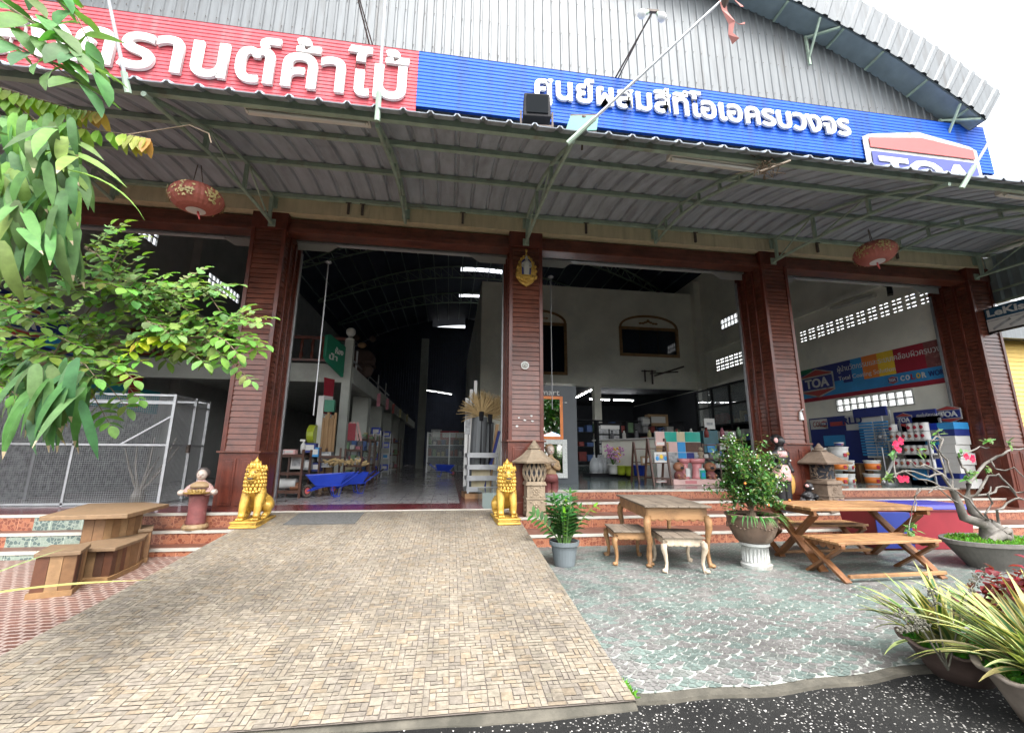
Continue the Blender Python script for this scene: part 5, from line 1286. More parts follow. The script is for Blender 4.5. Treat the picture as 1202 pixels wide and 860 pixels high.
[text('lettering', w_, M['white'], t.location+ax*x_+Vector((0, 0, z_))+ax.cross(Vector((0, 0, 1)))*.105, ax, (0, 0, 1), w=.3, h=.18, parent=t, extrude=.004, offset=.02) for w_, x_, z_ in (('ห้อง', -.4, .55), ('น้ำ', -.6, .36))]
MB().bar(ax*-.05+Vector((0, 0, .1)), (0.05, .15, .1), .05).build('bracket', M['white'], t)
t = thing('banner_flag', 'narrow red and white hanging banner under the green sign', 'banner', (mx_-.3, 11.8, 2.0))
b = MB(); ax2 = Vector((.5, .86, 0)); o = Vector((0, 0, 0)); nn = 8
for k in range(nn): za, zb = 1.28-1.25*k/nn, 1.28-1.25*(k+1)/nn; b.mat(1 if (k < 3 or k in (5,)) else 0).poly(o+ax2*(-.3+.02*math.sin(k))+Vector((0, 0, zb)), o+ax2*.05+Vector((0, 0, zb)), o+ax2*.05+Vector((0, 0, za)), o+ax2*(-.3+.02*math.sin(k-1))+Vector((0, 0, za)))
k = b.build('cloth', [M['white'], M['dark_red']], t); k.modifiers.new('s', 'SOLIDIFY').thickness = .006
# counters and glass cases along the left pillars
t = thing('glass_cabinet', 'low glass display cabinet with drawers beside the second mezzanine pillar', 'cabinet', (-2.75, 13.6, LEVF), 0)
b = MB(); 
for x in (-.45, .45):
    for y in (-.45, .45): b.bar((x, y, 0), (x, y, 1.25), .05)
for z in (.05, .55, 1.23): b.box(-.46, .46, -.46, .46, z-.02, z)
b.build('frame', M['brown_wood'], t); MB().box(-.44, .44, -.44, .44, .6, 1.2).build('glass', M['glass'], t); MB().box(-.44, -.02, -.47, -.44, .1, .5).build('drawer', M['cream'], t)
t = thing('pink_carton', 'pink and white carton leaning on the glass cabinet', 'box', (-2.85, 13.4, LEVF+1.25), R_(10))
MB().box(-.35, .05, -.1, .2, 0, .5).build('carton', M['dark_red'], t); b = MB(); 
for k in range(3): b.bar((.05+.09*k, 0, 0), (-.12+.1*k, .02, .55), .06, .01, up=(0, 1, 0))
b.build('slats', M['pinkcloth'], t)
for k, y in enumerate((16.6, 19.3)):
    t = rack((-2.85, y, LEVF), .7, .8, 1.7, 4, ['steel shelf of blue packs beyond the glass cabinet', 'steel shelf stacked with dark blue packs farther along the pillars'][k], m=M['iron'])
    for j in range(4):
        for i in range(2):
            z = 1.7*(j+.35)/3.7; q = thing('goods_box', ['blue', 'dark blue'][k]+' printed pack on the '+['bottom', 'second', 'third', 'top'][j]+' level of the '+['nearer', 'farther']
                          [k]+' steel shelf, '+['left', 'right'][i]+' side', 'box', (-3.02+.34*i, y-.2, LEVF+min(z, 1.68)), 0, 'packs on the steel shelves')
            MB().box(-.15, .15, -.2, .2, 0, .27).build('carton', M['blue'] if (i+j+k) % 3 else M['white'], q, bevel=.005); MB().box(-.1, .1, -.206, -.2, .08, .2).build('print', M['white'] if (i+j+k) % 3 else M['sky_blue'], q)
t = thing('glass_showcase', 'wide glass showcase with stocked shelves at the far end of the hall', 'cabinet', (.0, 21.5, LEVF))
b = MB()
for x in (-1.05, 0, 1.05): b.bar((x, -.35, 0), (x, -.35, 1.9), .06); b.bar((x, .35, 0), (x, .35, 1.9), .06)
for z in (.06, .75, 1.3, 1.88): b.box(-1.05, 1.05, -.35, .35, z-.02, z)
b.build('frame', M['iron'], t); MB().box(-1.02, 1.02, -.33, -.31, .1, 1.85).build('glass', M['glass'], t)
rg = random.Random(3)
stock([(-1+.21*i, -.86+.21*i, -.25, .2, z, z+rg.uniform(.15, .4), rg.choice(GM)) for z in (.08, .76, 1.31) for i in range(9)], 'small pack standing inside the glass showcase at the far end', 'packs inside the glass showcase', t.location)
rg = random.Random(9)
for k, (px, py, w_, h_, m) in enumerate([(512, 516, .5, .5, 'paper_dk'), (527, 516, .9, .42, 'dark_red'), (540, 516, .5, .36, 'card')]): goods(px, py, 21.4, w_, h_, .4, M[m], ['grey carton', 'wide red carton', 'brown carton'][k]+' on top of the glass showcase')
for k, (yy, hh) in enumerate(((12.7, 1.1), (14.9, 1.5), (22.0, 1.6))):
    q = rack((-2.6-.05*k, yy, LEVF), .5, 1.0, hh, 3, ['dark rack of small goods beside the mezzanine post', 'dark rack of small goods beyond the glass cabinet', 'dark rack of small goods far along the pillars'][k])
    stock([(-.22+.15*i, -.1+.15*i, -.48+.2*j, -.32+.2*j, min(hh*(l+.35)/2.7, hh-.02)+.001, min(hh*(l+.35)/2.7, hh-.02)+rg.uniform(.1, .3), rg.choice(GM)) for l in range(3) for i in range(3) for j in range(5) if rg.random() < .8], ['small pack on the dark rack beside the mezzanine post', 'small pack on the dark rack beyond the glass cabinet', 'small pack on the dark rack far along the pillars'][k], 'packs on the dark racks along the pillars', q.location)
for k, px in enumerate((445, 455, 462, 470, 478)):
    p = at(px, 462+6*k, 14+2.2*k); q = thing('hanging_tool', 'long tool or packet hanging from the mezzanine edge beam', 'tool', p, 0, 'goods hanging under the mezzanine beam'); MB().box(-.05, .05, -.02, .02, -.4, 0).build('packet', rg.choice(GM), q); MB().bar((0, 0, 0), (0, 0, .2), .008).build('cord', M['rust'], q)
for k in range(11):
    x = at(656+9.5*k, 470, 15.5).x; q = thing('bottle_row', 'dark bottle or tin on the long counter top in the third bay', 'bottle', (5.2+.28*k, 13.3-.3*k, LEVR+1.16), 0, 'bottles on the long counter'); MB().lathe([(.06, 0), (.06, .16), (.03, .2), (.03, .25)], n=10).build('body', rg.choice(GM), q, smooth=True); MB().cyl((0, 0, .25), (0, 0, .28), .034, n=8).build('cap', M['black'], q)
# stuffed bear on the mezzanine
p = at(515, 430, 17); t = thing('plush_bear', 'big dark brown plush bear sitting on the mezzanine edge behind the post', 'toy', (at(430, 440, 14).x-.2, 14.3, 3.7))
skin('body', [(0, 0, .3), (0, 0, .7), (0, -.05, 1.05), (-.35, -.2, .6), (.35, -.2, .6), (-.3, -.5, .2), (.3, -.5, .2)], [(0, 1), (1, 2), (1, 3), (1, 4), (0, 5), (0, 6)], [.4, .35, .3, .15, .15, .17, .17], M['plush'], t)
MB().ball((-.26, 0, 1.4), .11).ball((.26, 0, 1.4), .11).build('ears', M['plush'], t, smooth=True); MB().ball((0, -.32, 1.08), .14, .1, .1).build('muzzle', M['card'], t, smooth=True)
# entrance right side: brooms, crate, rolled sheets
t = thing('slatted_crate', 'grey metal slatted crate with rolled sheets beside the right lion', 'crate', (.62, 9.3, LEVF+.1), R_(4))
b = MB()
for x in (-.24, .36):
    for y in (-.3, .3): b.bar((x, y, 0), (x, y, .82), .035)
for z in (.08, .3, .52, .76): b.box(-.24, .36, -.33, -.3, z-.05, z+.05); b.box(-.27, -.24, -.3, .3, z-.04, z+.04)
b.build('slats', M['iron'], t); MB().box(-.3, .45, -.35, .4, -.1, -.002).build('plinth', M['teak_x'], t)
t = thing('sheet_roll', 'tall rolls of wrapped plastic sheet standing in the slatted crate', 'roll', (.66, 9.35, LEVF+.12))
b = MB().cyl((-.08, 0, 0), (-.02, 0, 1.55), .17, n=14); b.cyl((.16, .05, 0), (.2, .1, 1.45), .1, n=12); b.build('white_roll', M['zinc'], t); MB().bar((.2, -.12, .1), (.36, -.05, 1.4), .07).build('card_tube', M['card'], t); MB().bar((.1, -.2, .1), (.4, -.12, 1.25), .05).build('blue_pole', M['navy'], t); MB().box(-.18, .2, -.22, -.16, .06, .45).build('yellow_bag', M['cream'], t)
def broom(p, h, ang, label):
    t = thing('broom', label, 'broom', p, 0, 'grass brooms standing by the middle column'); b = MB(); rg = random.Random(int(h*100))
    for k in range(120):
        a = ang+rg.gauss(0, .62); L = rg.uniform(.4, .58); d = Vector((math.sin(a), rg.uniform(-.25, .25), math.cos(a))); b.tube([(0, 0, h), Vector((0, 0, h))+d*L*.6, Vector((0, 0, h))+d*L+Vector((0, 0, -.05*abs(math.sin(a))))], [.006, .012, .004], 4)
    b.build('bristles', M['straw'], t); MB().cyl((0, 0, .1), (0, 0, h+.05), .018, n=8).build('handle', M['black'], t); MB().cyl((0, 0, h-.12), (0, 0, h+.08), .045, .06, 10).build('binding', M['black'], t)
broom((.66, 9.2, LEVF+.1), 1.6, -.15, 'fan shaped grass broom standing head up beside the middle column, the left one'); broom((.86, 9.3, LEVF+.1), 1.55, .2, 'fan shaped grass broom partly behind the middle column')
t = thing('pvc_profile', 'white striped plastic profile strips standing upright beside the brooms', 'profile', (.42, 9.45, LEVF+.1)); b = MB()
for k in range(3): b.box(-.1+.09*k, -.03+.09*k, 0, .02, .1, 2.0+.2*k)
b.build('strips', M['white'], t); MB().box(-.1, .02, -.004, .0, 1.2, 1.8).build('stripes', M['paper_dk'], t)
t = thing('goods_rack', 'dark rack of small hardware along the curb, behind the brooms', 'shelf', (.75, 11.6, LEVF+.1))
b = MB(); rg = random.Random(31)
for z in (.0, .5, 1.0): b.box(-.1, .4, -1, 1, z, z+.03)
for y in (-1, 1): b.bar((-.1, y, 0), (-.1, y, 1.5), .04)
b.build('frame', M['brown_wood'], t); 
stock([(-.1, .3, -.95+.2*i, -.8+.2*i, z, z+rg.uniform(.15, .4), rg.choice(GM)) for z in (.03, .53, 1.03) for i in range(9)], 'small hardware pack on the dark rack along the curb', 'packs on the curb rack', t.location)
t = thing('roller_chain', 'long thin chain hanging from the shutter box in the left part of the hall entrance', 'chain', (at(388, 285, 8.0).x, 8.0, 2.2))
b = MB(); b.cyl((0, 0, -.2), (.0, 0, 2.75), .013, n=5); b.ball((0, 0, 2.72), .06, .06, .03); b.build('chain', M['iron'], t)
t = thing('roller_chain', 'long thin chain hanging from the shutter box just right of the middle column', 'chain', (at(646, 310, 8.0).x, 8.0, 2.2)); b = MB(); b.cyl((0, 0, .0), (.0, 0, 2.75), .009, n=5); b.ball((0, 0, 2.72), .06, .06, .03); b.build('chain', M['iron'], t)

# ------------------------------------------------------------------ third bay: shop
def lit(px0, py0, px1, py1, Y, label): return tube_light(at(px0, py0, Y), at(px1, py1, Y), label, True, Y > 25)
lit(640, 451, 671, 452, 12.5, 'lit tube above the dark mirror board'); lit(674, 466, 695, 455, 15, 'lit tube slanting back, right of the mirror board'); lit(691, 467, 716, 468, 21, 'lit tube in the dark shop, left of centre'); lit(719, 468, 744, 469, 21, 'lit tube in the dark shop, right of the thin pillar')
lit(493, 456, 513, 459, 30, 'lit tube high at the far end of the hall, left one'); lit(513, 459, 531, 462, 30, 'lit tube high at the far end of the hall, right one')
p0, p1 = at(630, 568, 9.9), at(679, 568, 9.9); top = at(676, 453, 9.9).z
t = thing('mirror_board', 'tall charcoal display board holding two framed mirrors', 'display board', ((p0.x+p1.x)/2, 9.9, LEVR))
hw = (p1.x-p0.x)/2; MB().box(-hw, hw, 0, .12, 0, top-LEVR).build('board', M['dkgrey'], t)
text('lettering', "c'mart", M['white'], at(628, 463, 9.89)+Vector((.0, 0, .0)), (1, 0, 0), (0, 0, 1), w=.6, h=.14, parent=t, extrude=.006, offset=.0)
b = MB(); 
for k in range(6): b.box(-.3+.1*k, -.24+.1*k, -.004, 0, 1.88, 1.895)
b.build('small_lettering', M['white'], t)
def mirror(x0, y0, x1, y1, Y, fw, m, label):
    a, c = at(x0, y0, Y), at(x1, y1, Y); ctr = (a+c)/2; t = thing('framed_mirror', label, 'mirror', ctr, 0, 'mirrors on the charcoal board'); w_, h_ = abs(c.x-a.x)/2, abs(a.z-c.z)/2
    b = MB(); b.box(-w_-fw, -w_, -.03, 0, -h_-fw, h_+fw); b.box(w_, w_+fw, -.03, 0, -h_-fw, h_+fw); b.box(-w_, w_, -.03, 0, h_, h_+fw); b.box(-w_, w_, -.03, 0, -h_-fw, -h_); b.build('frame', m, t, bevel=.004)
    MB().box(-w_, w_, -.015, 0, -h_, h_).build('glass', M['mirror'], t)
mirror(630, 468, 657.5, 512, 9.86, .07, M['orange'], 'orange framed mirror reflecting trees, the upper one')
mirror(636, 521, 660.5, 555, 9.86, .11, plain('pale mosaic frame', (.55, .57, .55), .4, .4, 60), 'pale mosaic framed mirror, the lower one')
# low tray of glass jars, frame, pots and flowers
Y = 12.6
p = at(702, 556, Y); t = thing('low_platform', 'low dark platform for glass bells and flower pots', 'platform', (at(722, 560, Y).x, Y, LEVR)); MB().box(-.85, .95, -.3, .5, .0, .12).build('deck', M['dark'], t); MB().box(-.87, .97, -.32, -.302, .04, .13).build('edge', M['black'], t)
for k, px in enumerate((698, 704, 710, 716)):
    p = at(px, 556, Y); t = thing('glass_bell', ['leftmost', 'second', 'third', 'rightmost'][k]+' of the four grey glass bells on the low platform', 'glassware', (p.x, Y+.05*k, LEVR+.125), 0, 'glass bells on the low platform')
    MB().lathe([(.14, 0), (.16, .12), (.15, .28), (.09, .42), (.03, .47), (.04, .52), (.01, .54)], n=18).build('bell', glassmat('smoky glass', (.5, .53, .55), .1, .6), t, smooth=True); MB().lathe([(.15, 0), (.15, .03)], n=18).build('base', M['iron'], t)
t = thing('mirror_cabinet', 'black framed cabinet with small mirror panes behind the flower pots', 'cabinet', (at(719, 530, 13.4).x, 13.6, LEVR))
b = MB(); wq = .42; b.box(-wq, wq, 0, .3, 0, 1.7); b.build('carcass', M['black'], t); b = MB()
for i in range(2):
    for k in range(5): b.box(-wq+.06+.37*i, -wq+.38+.37*i, -.01, 0, .1+.31*k, .36+.31*k)
b.build('panes', M['paper_dk'], t); MB().box(-.3, .35, -.012, 0, 1.5, 1.62).build('light_strip', M['white'], t)
def pot(px, py, Y, r, h, m, label): p = at(px, py, Y); t = thing('flower_pot', label, 'pot', p, 0, 'glazed pots in the shop'); MB().lathe([(r*.75, 0), (r*.85, h*.3), (r, h*.92), (r*1.08, h*.93), (r*1.08, h), (r*.9, h), (r*.85, h*.9)], n=20).build('body', m, t, smooth=True); MB().cyl((0, 0, h*.85), (0, 0, h*.9), r*.86, n=16).build('soil', M['soil'], t); return p
p1_ = pot(720, 556, 12.2, .16, .27, M['white'], 'white glazed pot with artificial flowers'); pot(729.5, 557, 12.1, .14, .26, M['lime'], 'lime green pot beside the white pot'); pot(739.5, 558, 12.0, .14, .27, M['lime'], 'lime green pot beside the blue tub'); pot(751, 559, 11.9, .2, .32, M['blue'], 'blue tub behind the dark ladder shelf')
t = thing('artificial_flowers', 'pink and yellow artificial flowers in the white pot', 'flowers', p1_+Vector((0, 0, .24))); b = MB(); f = MB(); rg = random.Random(5)
for _ in range(34):
    a = rg.uniform(0, 6.28); L = rg.uniform(.15, .6); d = Vector((.55*math.cos(a)+.2, .4*math.sin(a), 1)).normalized()*L; b.tube([(0, 0, 0), d*.6, d], [.006, .005, .003], 4); f.color(rg.choice([(.6, .25, .5), (.65, .35, .6), (.75, .5, .65), (.8, .5, .05)]))
    for _ in range(4): f.ball(d+Vector((rg.gauss(0, .04), rg.gauss(0, .04), rg.gauss(0, .04))), .03, n=6, m=4)
b.build('stems', plain('flower stem', (.06, .14, .03), .6), t); f.build('petals', attr('petals', .6, .2), t)
# ladder shelves with tile samples
def ladder(x, Y, w_, h_, label):
    t = thing('ladder_shelf', label, 'shelf', (x, Y, LEVR), 0, 'dark ladder shelves')
    for s in (-1, 1): MB().bar((s*w_/2, -.2, 0), (s*w_/2, .0, h_), .04).build('upright', M['brown_wood'], t); MB().bar((s*w_/2, .25, 0), (s*w_/2, .02, h_), .04).build('upright', M['brown_wood'], t)
    for k, z in enumerate((.16, .5, .82)): MB().box(-w_/2, w_/2, -.16+.13*z, .2-.13*z, z-.02, z).build('shelf', M['brown_wood'], t)
    return t
xa, xb = at(759, 570, 9.9).x, at(776, 570, 9.3).x
ladder(xa, 10.1, .36, .98, 'dark ladder shelf partly hidden behind the front ladder shelf'); ladder(xb, 9.4, .42, 1.04, 'dark ladder shelf of tile samples, in front near the steps')
for k, (px, py, Y, w_, h_, m, lb) in enumerate([(776, 535, 9.35, .33, .24, 'white', 'white blue and yellow tile sample on the front ladder shelf'), (775, 515, 9.4, .25, .1, 'pale_pink', 'pale pink tile pack on top of the front ladder shelf'), (758, 538, 10.0, .24, .22, 'tan', 'beige carton on the rear ladder shelf'), (776, 558, 9.4, .26, .06, 'pale_pink', 'pink tile on the low shelf of the front ladder shelf')]):
    q = goods(px, py+8, Y, w_, h_, .05, M[m], lb, name='tile_sample', grp='samples on the ladder shelves')
    if k == 0:
        for i, mm in enumerate(('sky_blue', 'yellow', 'sky_blue')): MB().ball((-.1+.1*i, -.03, .1+.04*(i % 2)), .04, .006, .05).build('motif', M[mm], q)
# tile display board
p = at(797, 545, 9.85); x0, x1 = at(770, 520, 9.85).x, at(823, 520, 9.85).x; z0, z1 = at(797, 543, 9.85).z, at(797, 506.5, 9.85).z
t = thing('tile_board', 'display board of green, brown and picture wall tiles over the pink basins', 'display board', ((x0+x1)/2, 9.87, LEVR)); w_ = x1-x0
MB().box(-w_/2, w_/2, 0, .05, .05, z1-LEVR).build('board', M['white'], t); MB().bar((-w_/2+.05, .02, 0), (-w_/2+.05, .02, .2), .05).build('leg', M['white'], t); MB().bar((w_/2-.05, .02, 0), (w_/2-.05, .02, .2), .05).build('leg', M['white'], t)
rows = [[(0, .2, 'pale_pink'), (.2, .47, 'teal'), (.47, .65, 'cream'), (.65, 1, 'teal')], [(0, .28, 'card'), (.28, .47, 'pale_pink'), (.47, .65, 'sky_blue'), (.65, 1, 'brown_wood')], [(0, .25, 'paper_dk'), (.25, .47, 'paper_dk'), (.47, .66, 'sky_blue'), (.66, .83, 'navy'), (.83, 1, 'paper_dk')]]
zz = z1-LEVR; rh = (z1-z0)/3
for j, r in enumerate(rows):
    for a, c, m in r: MB().box(-w_/2+a*w_+.006, -w_/2+c*w_-.006, -.012, 0, zz-(j+1)*rh+.006, zz-j*rh-.006).build('tile', M[m], t)
# pink plinth, basins, dolls, bust
p0, p1 = at(791, 570, 9.3), at(847, 570, 9.3); t = thing('display_plinth', 'low pale pink stone plinth under the pink basins', 'plinth', ((p0.x+p1.x)/2, 9.45, LEVR)); MB().box(-(p1.x-p0.x)/2, (p1.x-p0.x)/2, -.15, .3, 0, .13).build('slab', M['pale_pink'], t, bevel=.01); MB().box(-.3, -.02, -.154, -.15, .03, .1).build('stain', M['pink'], t)
for k, (px, w_) in enumerate(((804, .26), (819, .34))):
    x = at(px, 560, 9.5).x; t = thing('pedestal_basin', ['pink pedestal basin, the smaller one beside the ladder shelf', 'pink pedestal basin, the wider one beside the right doll'][k], 'basin', (x, 9.5, LEVR+.132), 0, 'pink pedestal basins')
    MB().lathe([(w_*.42, 0), (w_*.38, .05), (w_*.3, .25), (w_*.34, .34)], n=18).build('pedestal', M['pink'], t, smooth=True); MB().lathe([(w_*.34, .341), (w_*.52, .38), (w_*.56, .45), (w_*.5, .46), (w_*.4, .42), (.02, .39)], n=22).build('bowl', M['pink'], t, smooth=True); MB().box(-w_*.1, w_*.28, -w_*.43, -w_*.36, .05, .24).build('price_label', M['white'], t)
for k, px in enumerate((797, 834)):
    x = at(px, 560, 9.4).x; t = thing('child_figurine', ['brown round headed laughing child figurine at the left end of the pink plinth', 'brown round headed child figurine with top knot at the right end of the pink plinth'][k], 'figurine', (x, 9.38, LEVR+.132), R_(10*(1-2*k)), 'laughing child figurines')
    MB().lathe([(.1, 0), (.12, .06), (.1, .13), (.06, .18)], n=16).build('body', M['rose'], t, smooth=True); hd = MB().ball((0, 0, .27), .13, .12, .11, 16, 12).build('head', M['terra'], t, smooth=True); MB().ball((0, -.115, .25), .05, .02, .03).build('mouth', M['dark'], hd)
    b = MB(); b.ball((-.045, -.11, .3), .016, .01, .01); b.ball((.045, -.11, .3), .016, .01, .01); b.build('eyes', M['ebony'], hd); b = MB(); b.ball((0, .0, .4), .03, .03, .04 if k else .02); b.build('hair', M['ebony'], hd); b = MB(); b.ball((-.08, -.08, .08), .035); b.ball((.08, -.08, .08), .035); b.ball((-.06, -.09, .0+.02), .04, .05, .02); b.ball((.06, -.09, .02), .04, .05, .02); b.build('hands_and_feet', M['terra'], t, smooth=True)
x = at(826, 553, 9.3).x; t = thing('teal_box', 'small teal box between the wide basin and the right figurine', 'box', (x, 9.36, LEVR+.132)); MB().box(-.06, .06, -.04, .04, 0, .2).build('carton', M['teal'], t, bevel=.005); MB().box(-.04, .04, -.044, -.04, .05, .14).build('print', M['sky_blue'], t)
x = at(823, 540, 9.5).x; t = thing('bust', 'small pale stone bust on the wide pink basin', 'statue', (x, 9.5, LEVR+.595)); MB().lathe([(.06, 0), (.05, .03), (.03, .05), (.07, .1), (.06, .14), (.025, .16)], n=14).build('shoulders', M['sand'], t, smooth=True); MB().ball((0, -.01, .21), .045, .05, .055).build('head', M['sand'], t, smooth=True)
# counter behind with white front
a, c = at(697, 516, 14.0), at(794, 497, 10.6); t = thing('counter', 'long white fronted counter running back behind the tile board', 'counter', ((a.x+c.x)/2, 12.3, LEVR)); L = t.location
b = MB(); d = Vector((c.x-a.x, -3.4, 0)); o = Vector((a.x, 14.0, LEVR))-L; b.add([o, o+d, o+d+Vector((0, 0, 1.1)), o+Vector((0, 0, 1.1)), o+Vector((.3, .5, 0)), o+d+Vector((.3, .5, 0)), o+d+Vector((.3, .5, 1.1)), o+Vector((.3, .5, 1.1))], [(0, 1, 2, 3), (3, 2, 6, 7), (1, 5, 6, 2), (5, 4, 7, 6), (4, 0, 3, 7)]); b.build('front_panel', M['wall'], t); MB().bar(o+Vector((0, 0, 1.13)), o+d+Vector((0, 0, 1.13)), .16, .04).build('worktop', M['white'], t)
# poster stand, dark glazed wall cabinets, cartons
p = at(835, 520, 12.0); t = thing('poster_stand', 'white poster above a teal leaflet stand at the back of the shop', 'stand', (p.x, 12.0, LEVR)); zt = at(835, 491, 12).z-LEVR
MB().box(-.17, .17, 0, .02, zt-.32, zt).build('poster', M['white'], t); MB().box(-.1, .1, -.003, 0, zt-.2, zt-.12).build('poster_print', M['paper_dk'], t); MB().box(-.24, .24, 0, .3, .5, zt-.36).build('stand', plain('teal stand', (.01, .1, .13), .4), t); MB().box(-.15, .15, -.02, 0, .75, 1.0).build('leaflets', M['sky_blue'], t)
cab = thing('wall_cabinets', 'dark framed glazed cabinets along the right wall of the shop', 'cabinet', (11.2, 14.6, LEVR))
b = MB()
for y in (-1.3, -.1, 1.1, 2.3, 3.5): b.bar((0, y, 0), (0, y, 3.5), .08)
for z in (.05, 1.2, 1.9, 2.7, 3.5): b.bar((0, -1.3, z), (0, 3.5, z), .07)
b.box(.02, .45, -1.3, 3.5, 0, .03); b.box(.02, .45, -1.3, 3.5, 1.15, 1.2); b.box(.02, .45, -1.3, 3.5, 1.88, 1.92)
b.build('frame', M['black'], cab); MB().box(.44, .46, -1.3, 3.5, 0, 3.5).build('back', M['dark'], cab); MB().box(.01, .02, -1.3, 3.5, 1.9, 3.48).build('glass', M['glass'], cab)
rg = random.Random(77)
stock([(.1, .38, -1.2+.3*i, -1.2+.3*i+rg.uniform(.1, .26), z, z+rg.uniform(.15, .5), rg.choice(GM)) for z in (.04, 1.21, 1.93) for i in range(15)], 'boxed stock in the dark framed glazed cabinets on the right wall', 'stock in the glazed cabinets', cab.location)
for k, (px, py, Y, w_, h_, m, lb) in enumerate([(771, 500, 17.5, .9, .5, 'card', 'brown carton on the dark shelf behind the counter'), (757, 500, 17.5, .45, .38, 'paper_dk', 'grey carton on the dark shelf behind the counter'), (862, 545, 11.8, .3, .4, 'terra', 'brown carton right of the poster stand'), (847, 528, 12.0, .3, .2, 'white', 'white pack right of the poster stand'), (836, 541, 11.0, .5, .2, 'paper_dk', 'grey box on the rack below the poster'), (851, 515, 13.5, .6, .25, 'white', 'white pack high on the cabinets right of the poster')]): goods(px, py, Y, w_, h_, .35, M[m], lb)
t = thing('dark_shelf', 'long dark shelf unit deep in the shop behind the counter', 'shelf', (7.5, 17.6, LEVR)); b = MB()
for z in (.4, 1.0, 1.6, 2.1): b.box(-2.6, 2.6, -.2, .25, z-.03, z)
for x in (-2.6, -1.3, 0, 1.3, 2.6): b.box(x-.03, x+.03, -.2, .25, 0, 2.1)
b.build('frame', M['dark'], t); 
stock([(-2.5+.36*i, -2.5+.36*i+rg.uniform(.14, .32), -.15, .2, z, z+rg.uniform(.15, .45), rg.choice(GM)) for z in (.4, 1.0, 1.6) for i in range(14)], 'boxed stock on the long dark shelf unit deep in the shop', 'stock on the long dark shelf', t.location)
t = thing('low_rack', 'dark low rack with small packs under the poster stand', 'shelf', (at(838, 560, 10.6).x, 10.6, LEVR)); b = MB()
for z in (.35, .6, .95): b.box(-.35, .35, -.15, .2, z-.03, z)
for x in (-.35, .35): b.bar((x, -.15, 0), (x, -.15, .97), .04); b.bar((x, .2, 0), (x, .2, .97), .04)
b.build('frame', M['brown_wood'], t); 
stock([(-.3+.15*i, -.18+.15*i, -.12, .1, z, z+rg.uniform(.08, .18), rg.choice(GM)) for z in (.35, .6) for i in range(4)], 'small pack on the low rack under the poster stand', 'packs on the low rack', t.location)
a, c = at(768, 441, 17.9), at(803, 430, 17.0); t = thing('wall_bracket', 'dark swing arm bracket on the grey wall under the windows', 'bracket', a); b = MB().bar((0, 0, 0), c-a, .06); b.bar((-.2, 0, .1), c-a+Vector((-.3, 0, -.25)), .05); b.bar((-.35, .2, -.25), (-.35, .2, .3), .05); b.bar((0, .2, -.35), (0, .2, .3), .06); b.bar((-.5, .2, .25), (.2, .2, .25), .05); b.build('arm', M['rust'], t)
# ------------------------------------------------------------------ right bay: paint shop
XW = XR
t = thing('paint_banner', 'long paint banner with house logo, colour squares and Thai slogan on the right wall', 'banner', (XW-.02, 10.4, 3.1)); L = t.location
def wq_(y0, y1, z0, z1, m, d, nm='colour_field'): return MB().box(XW-d-.004, XW-d, y0, y1, z0, z1).build(nm, m, t, world=True)
wq_(8.0, 12.75, 3.1, 4.15, M['sky_blue'], .01, 'backing'); wq_(8.0, 12.75, 3.08, 3.2, M['dark_red'], .016); wq_(11.05, 12.75, 3.6, 4.15, M['logo_blue'], .018)
wq_(12.1, 12.75, 4.0, 4.15, M['green'], .02)
for y0, y1, m in ((10.75, 11.05, 'navy'), (10.4, 10.75, 'sky_blue'), (9.95, 10.4, 'orange'), (9.5, 9.95, 'yellow'), (8.75, 9.5, 'dark_red'), (8.0, 8.75, 'rose')): wq_(y0, y1, 3.5, 4.15, M[m], .022)
logo(t, (XW-.03, 12.55, 3.18), (0, -1, 0), 1.2, .92, both=True)
text('lettering', 'ผู้นำนวัตกรรมและระบบเคลือบผิวครบวงจร', M['white'], (XW-.028, 11.2, 3.8), (0, -1, 0), (0, 0, 1), w=3.0, h=.24, parent=t, extrude=.003)
text('lettering', 'Total Coating Solution', M['white'], (XW-.028, 11.2, 3.55), (0, -1, 0), (0, 0, 1), w=1.7, h=.16, parent=t, extrude=.003)
text('lettering', 'WORLD', M['navy'], (XW-.03, 8.75, 3.28), (0, -1, 0), (0, 0, 1), w=.5, h=.14, parent=t, extrude=.003, offset=.02)
for k, (ch, m) in enumerate(zip('COLOR', ('white', 'white', 'dark_red', 'yellow', 'white'))): text('lettering', ch, M[m], (XW-.03, 9.42-.13*k, 3.28), (0, -1, 0), (0, 0, 1), w=.1, h=.14, parent=t, extrude=.003, offset=.03)
logo(t, (XW-.028, 9.72, 3.24), (0, -1, 0), .24, .2, both=True)
a, c = at(1060, 358, 9.0), at(1060, 358, 9.0); p = atx(1044, 340, XR-.3); t = thing('wall_flood_light', 'black flood light on an arm high on the right wall', 'lamp', p, R_(40)); MB().frustum(-.12, .12, -.06, .06, -.14, .14, .012).build('housing', M['black'], t); MB().box(-.09, .09, -.066, -.06, -.1, .1).build('lens', M['iron'], t); MB().bar((0, .05, .1), (.2, .25, .3), .03).build('arm', M['black'], t)
a, c = atx(976, 362, XR-.08), atx(1027, 346, XR-.08); tube_light(a, c, 'unlit tube fitting on the upper right wall beside the black flood light')
def brd(py_pts, X, label, m, name='wall_panel', cat='panel'):
    (xa, ya), (xb, yb), (xc, yc) = py_pts   # top-left, top-right, bottom-left on the plane X
    A, B, C_ = atx(xa, ya, X), atx(xb, yb, X), atx(xc, yc, X); t = thing(name, label, cat, (X, (A.y+B.y)/2, C_.z)); MB().box(-.02, .02, B.y-t.location.y, A.y-t.location.y, 0, (A.z+B.z)/2-C_.z).build('board', m, t); return t, A, B, C_
X = 11.35
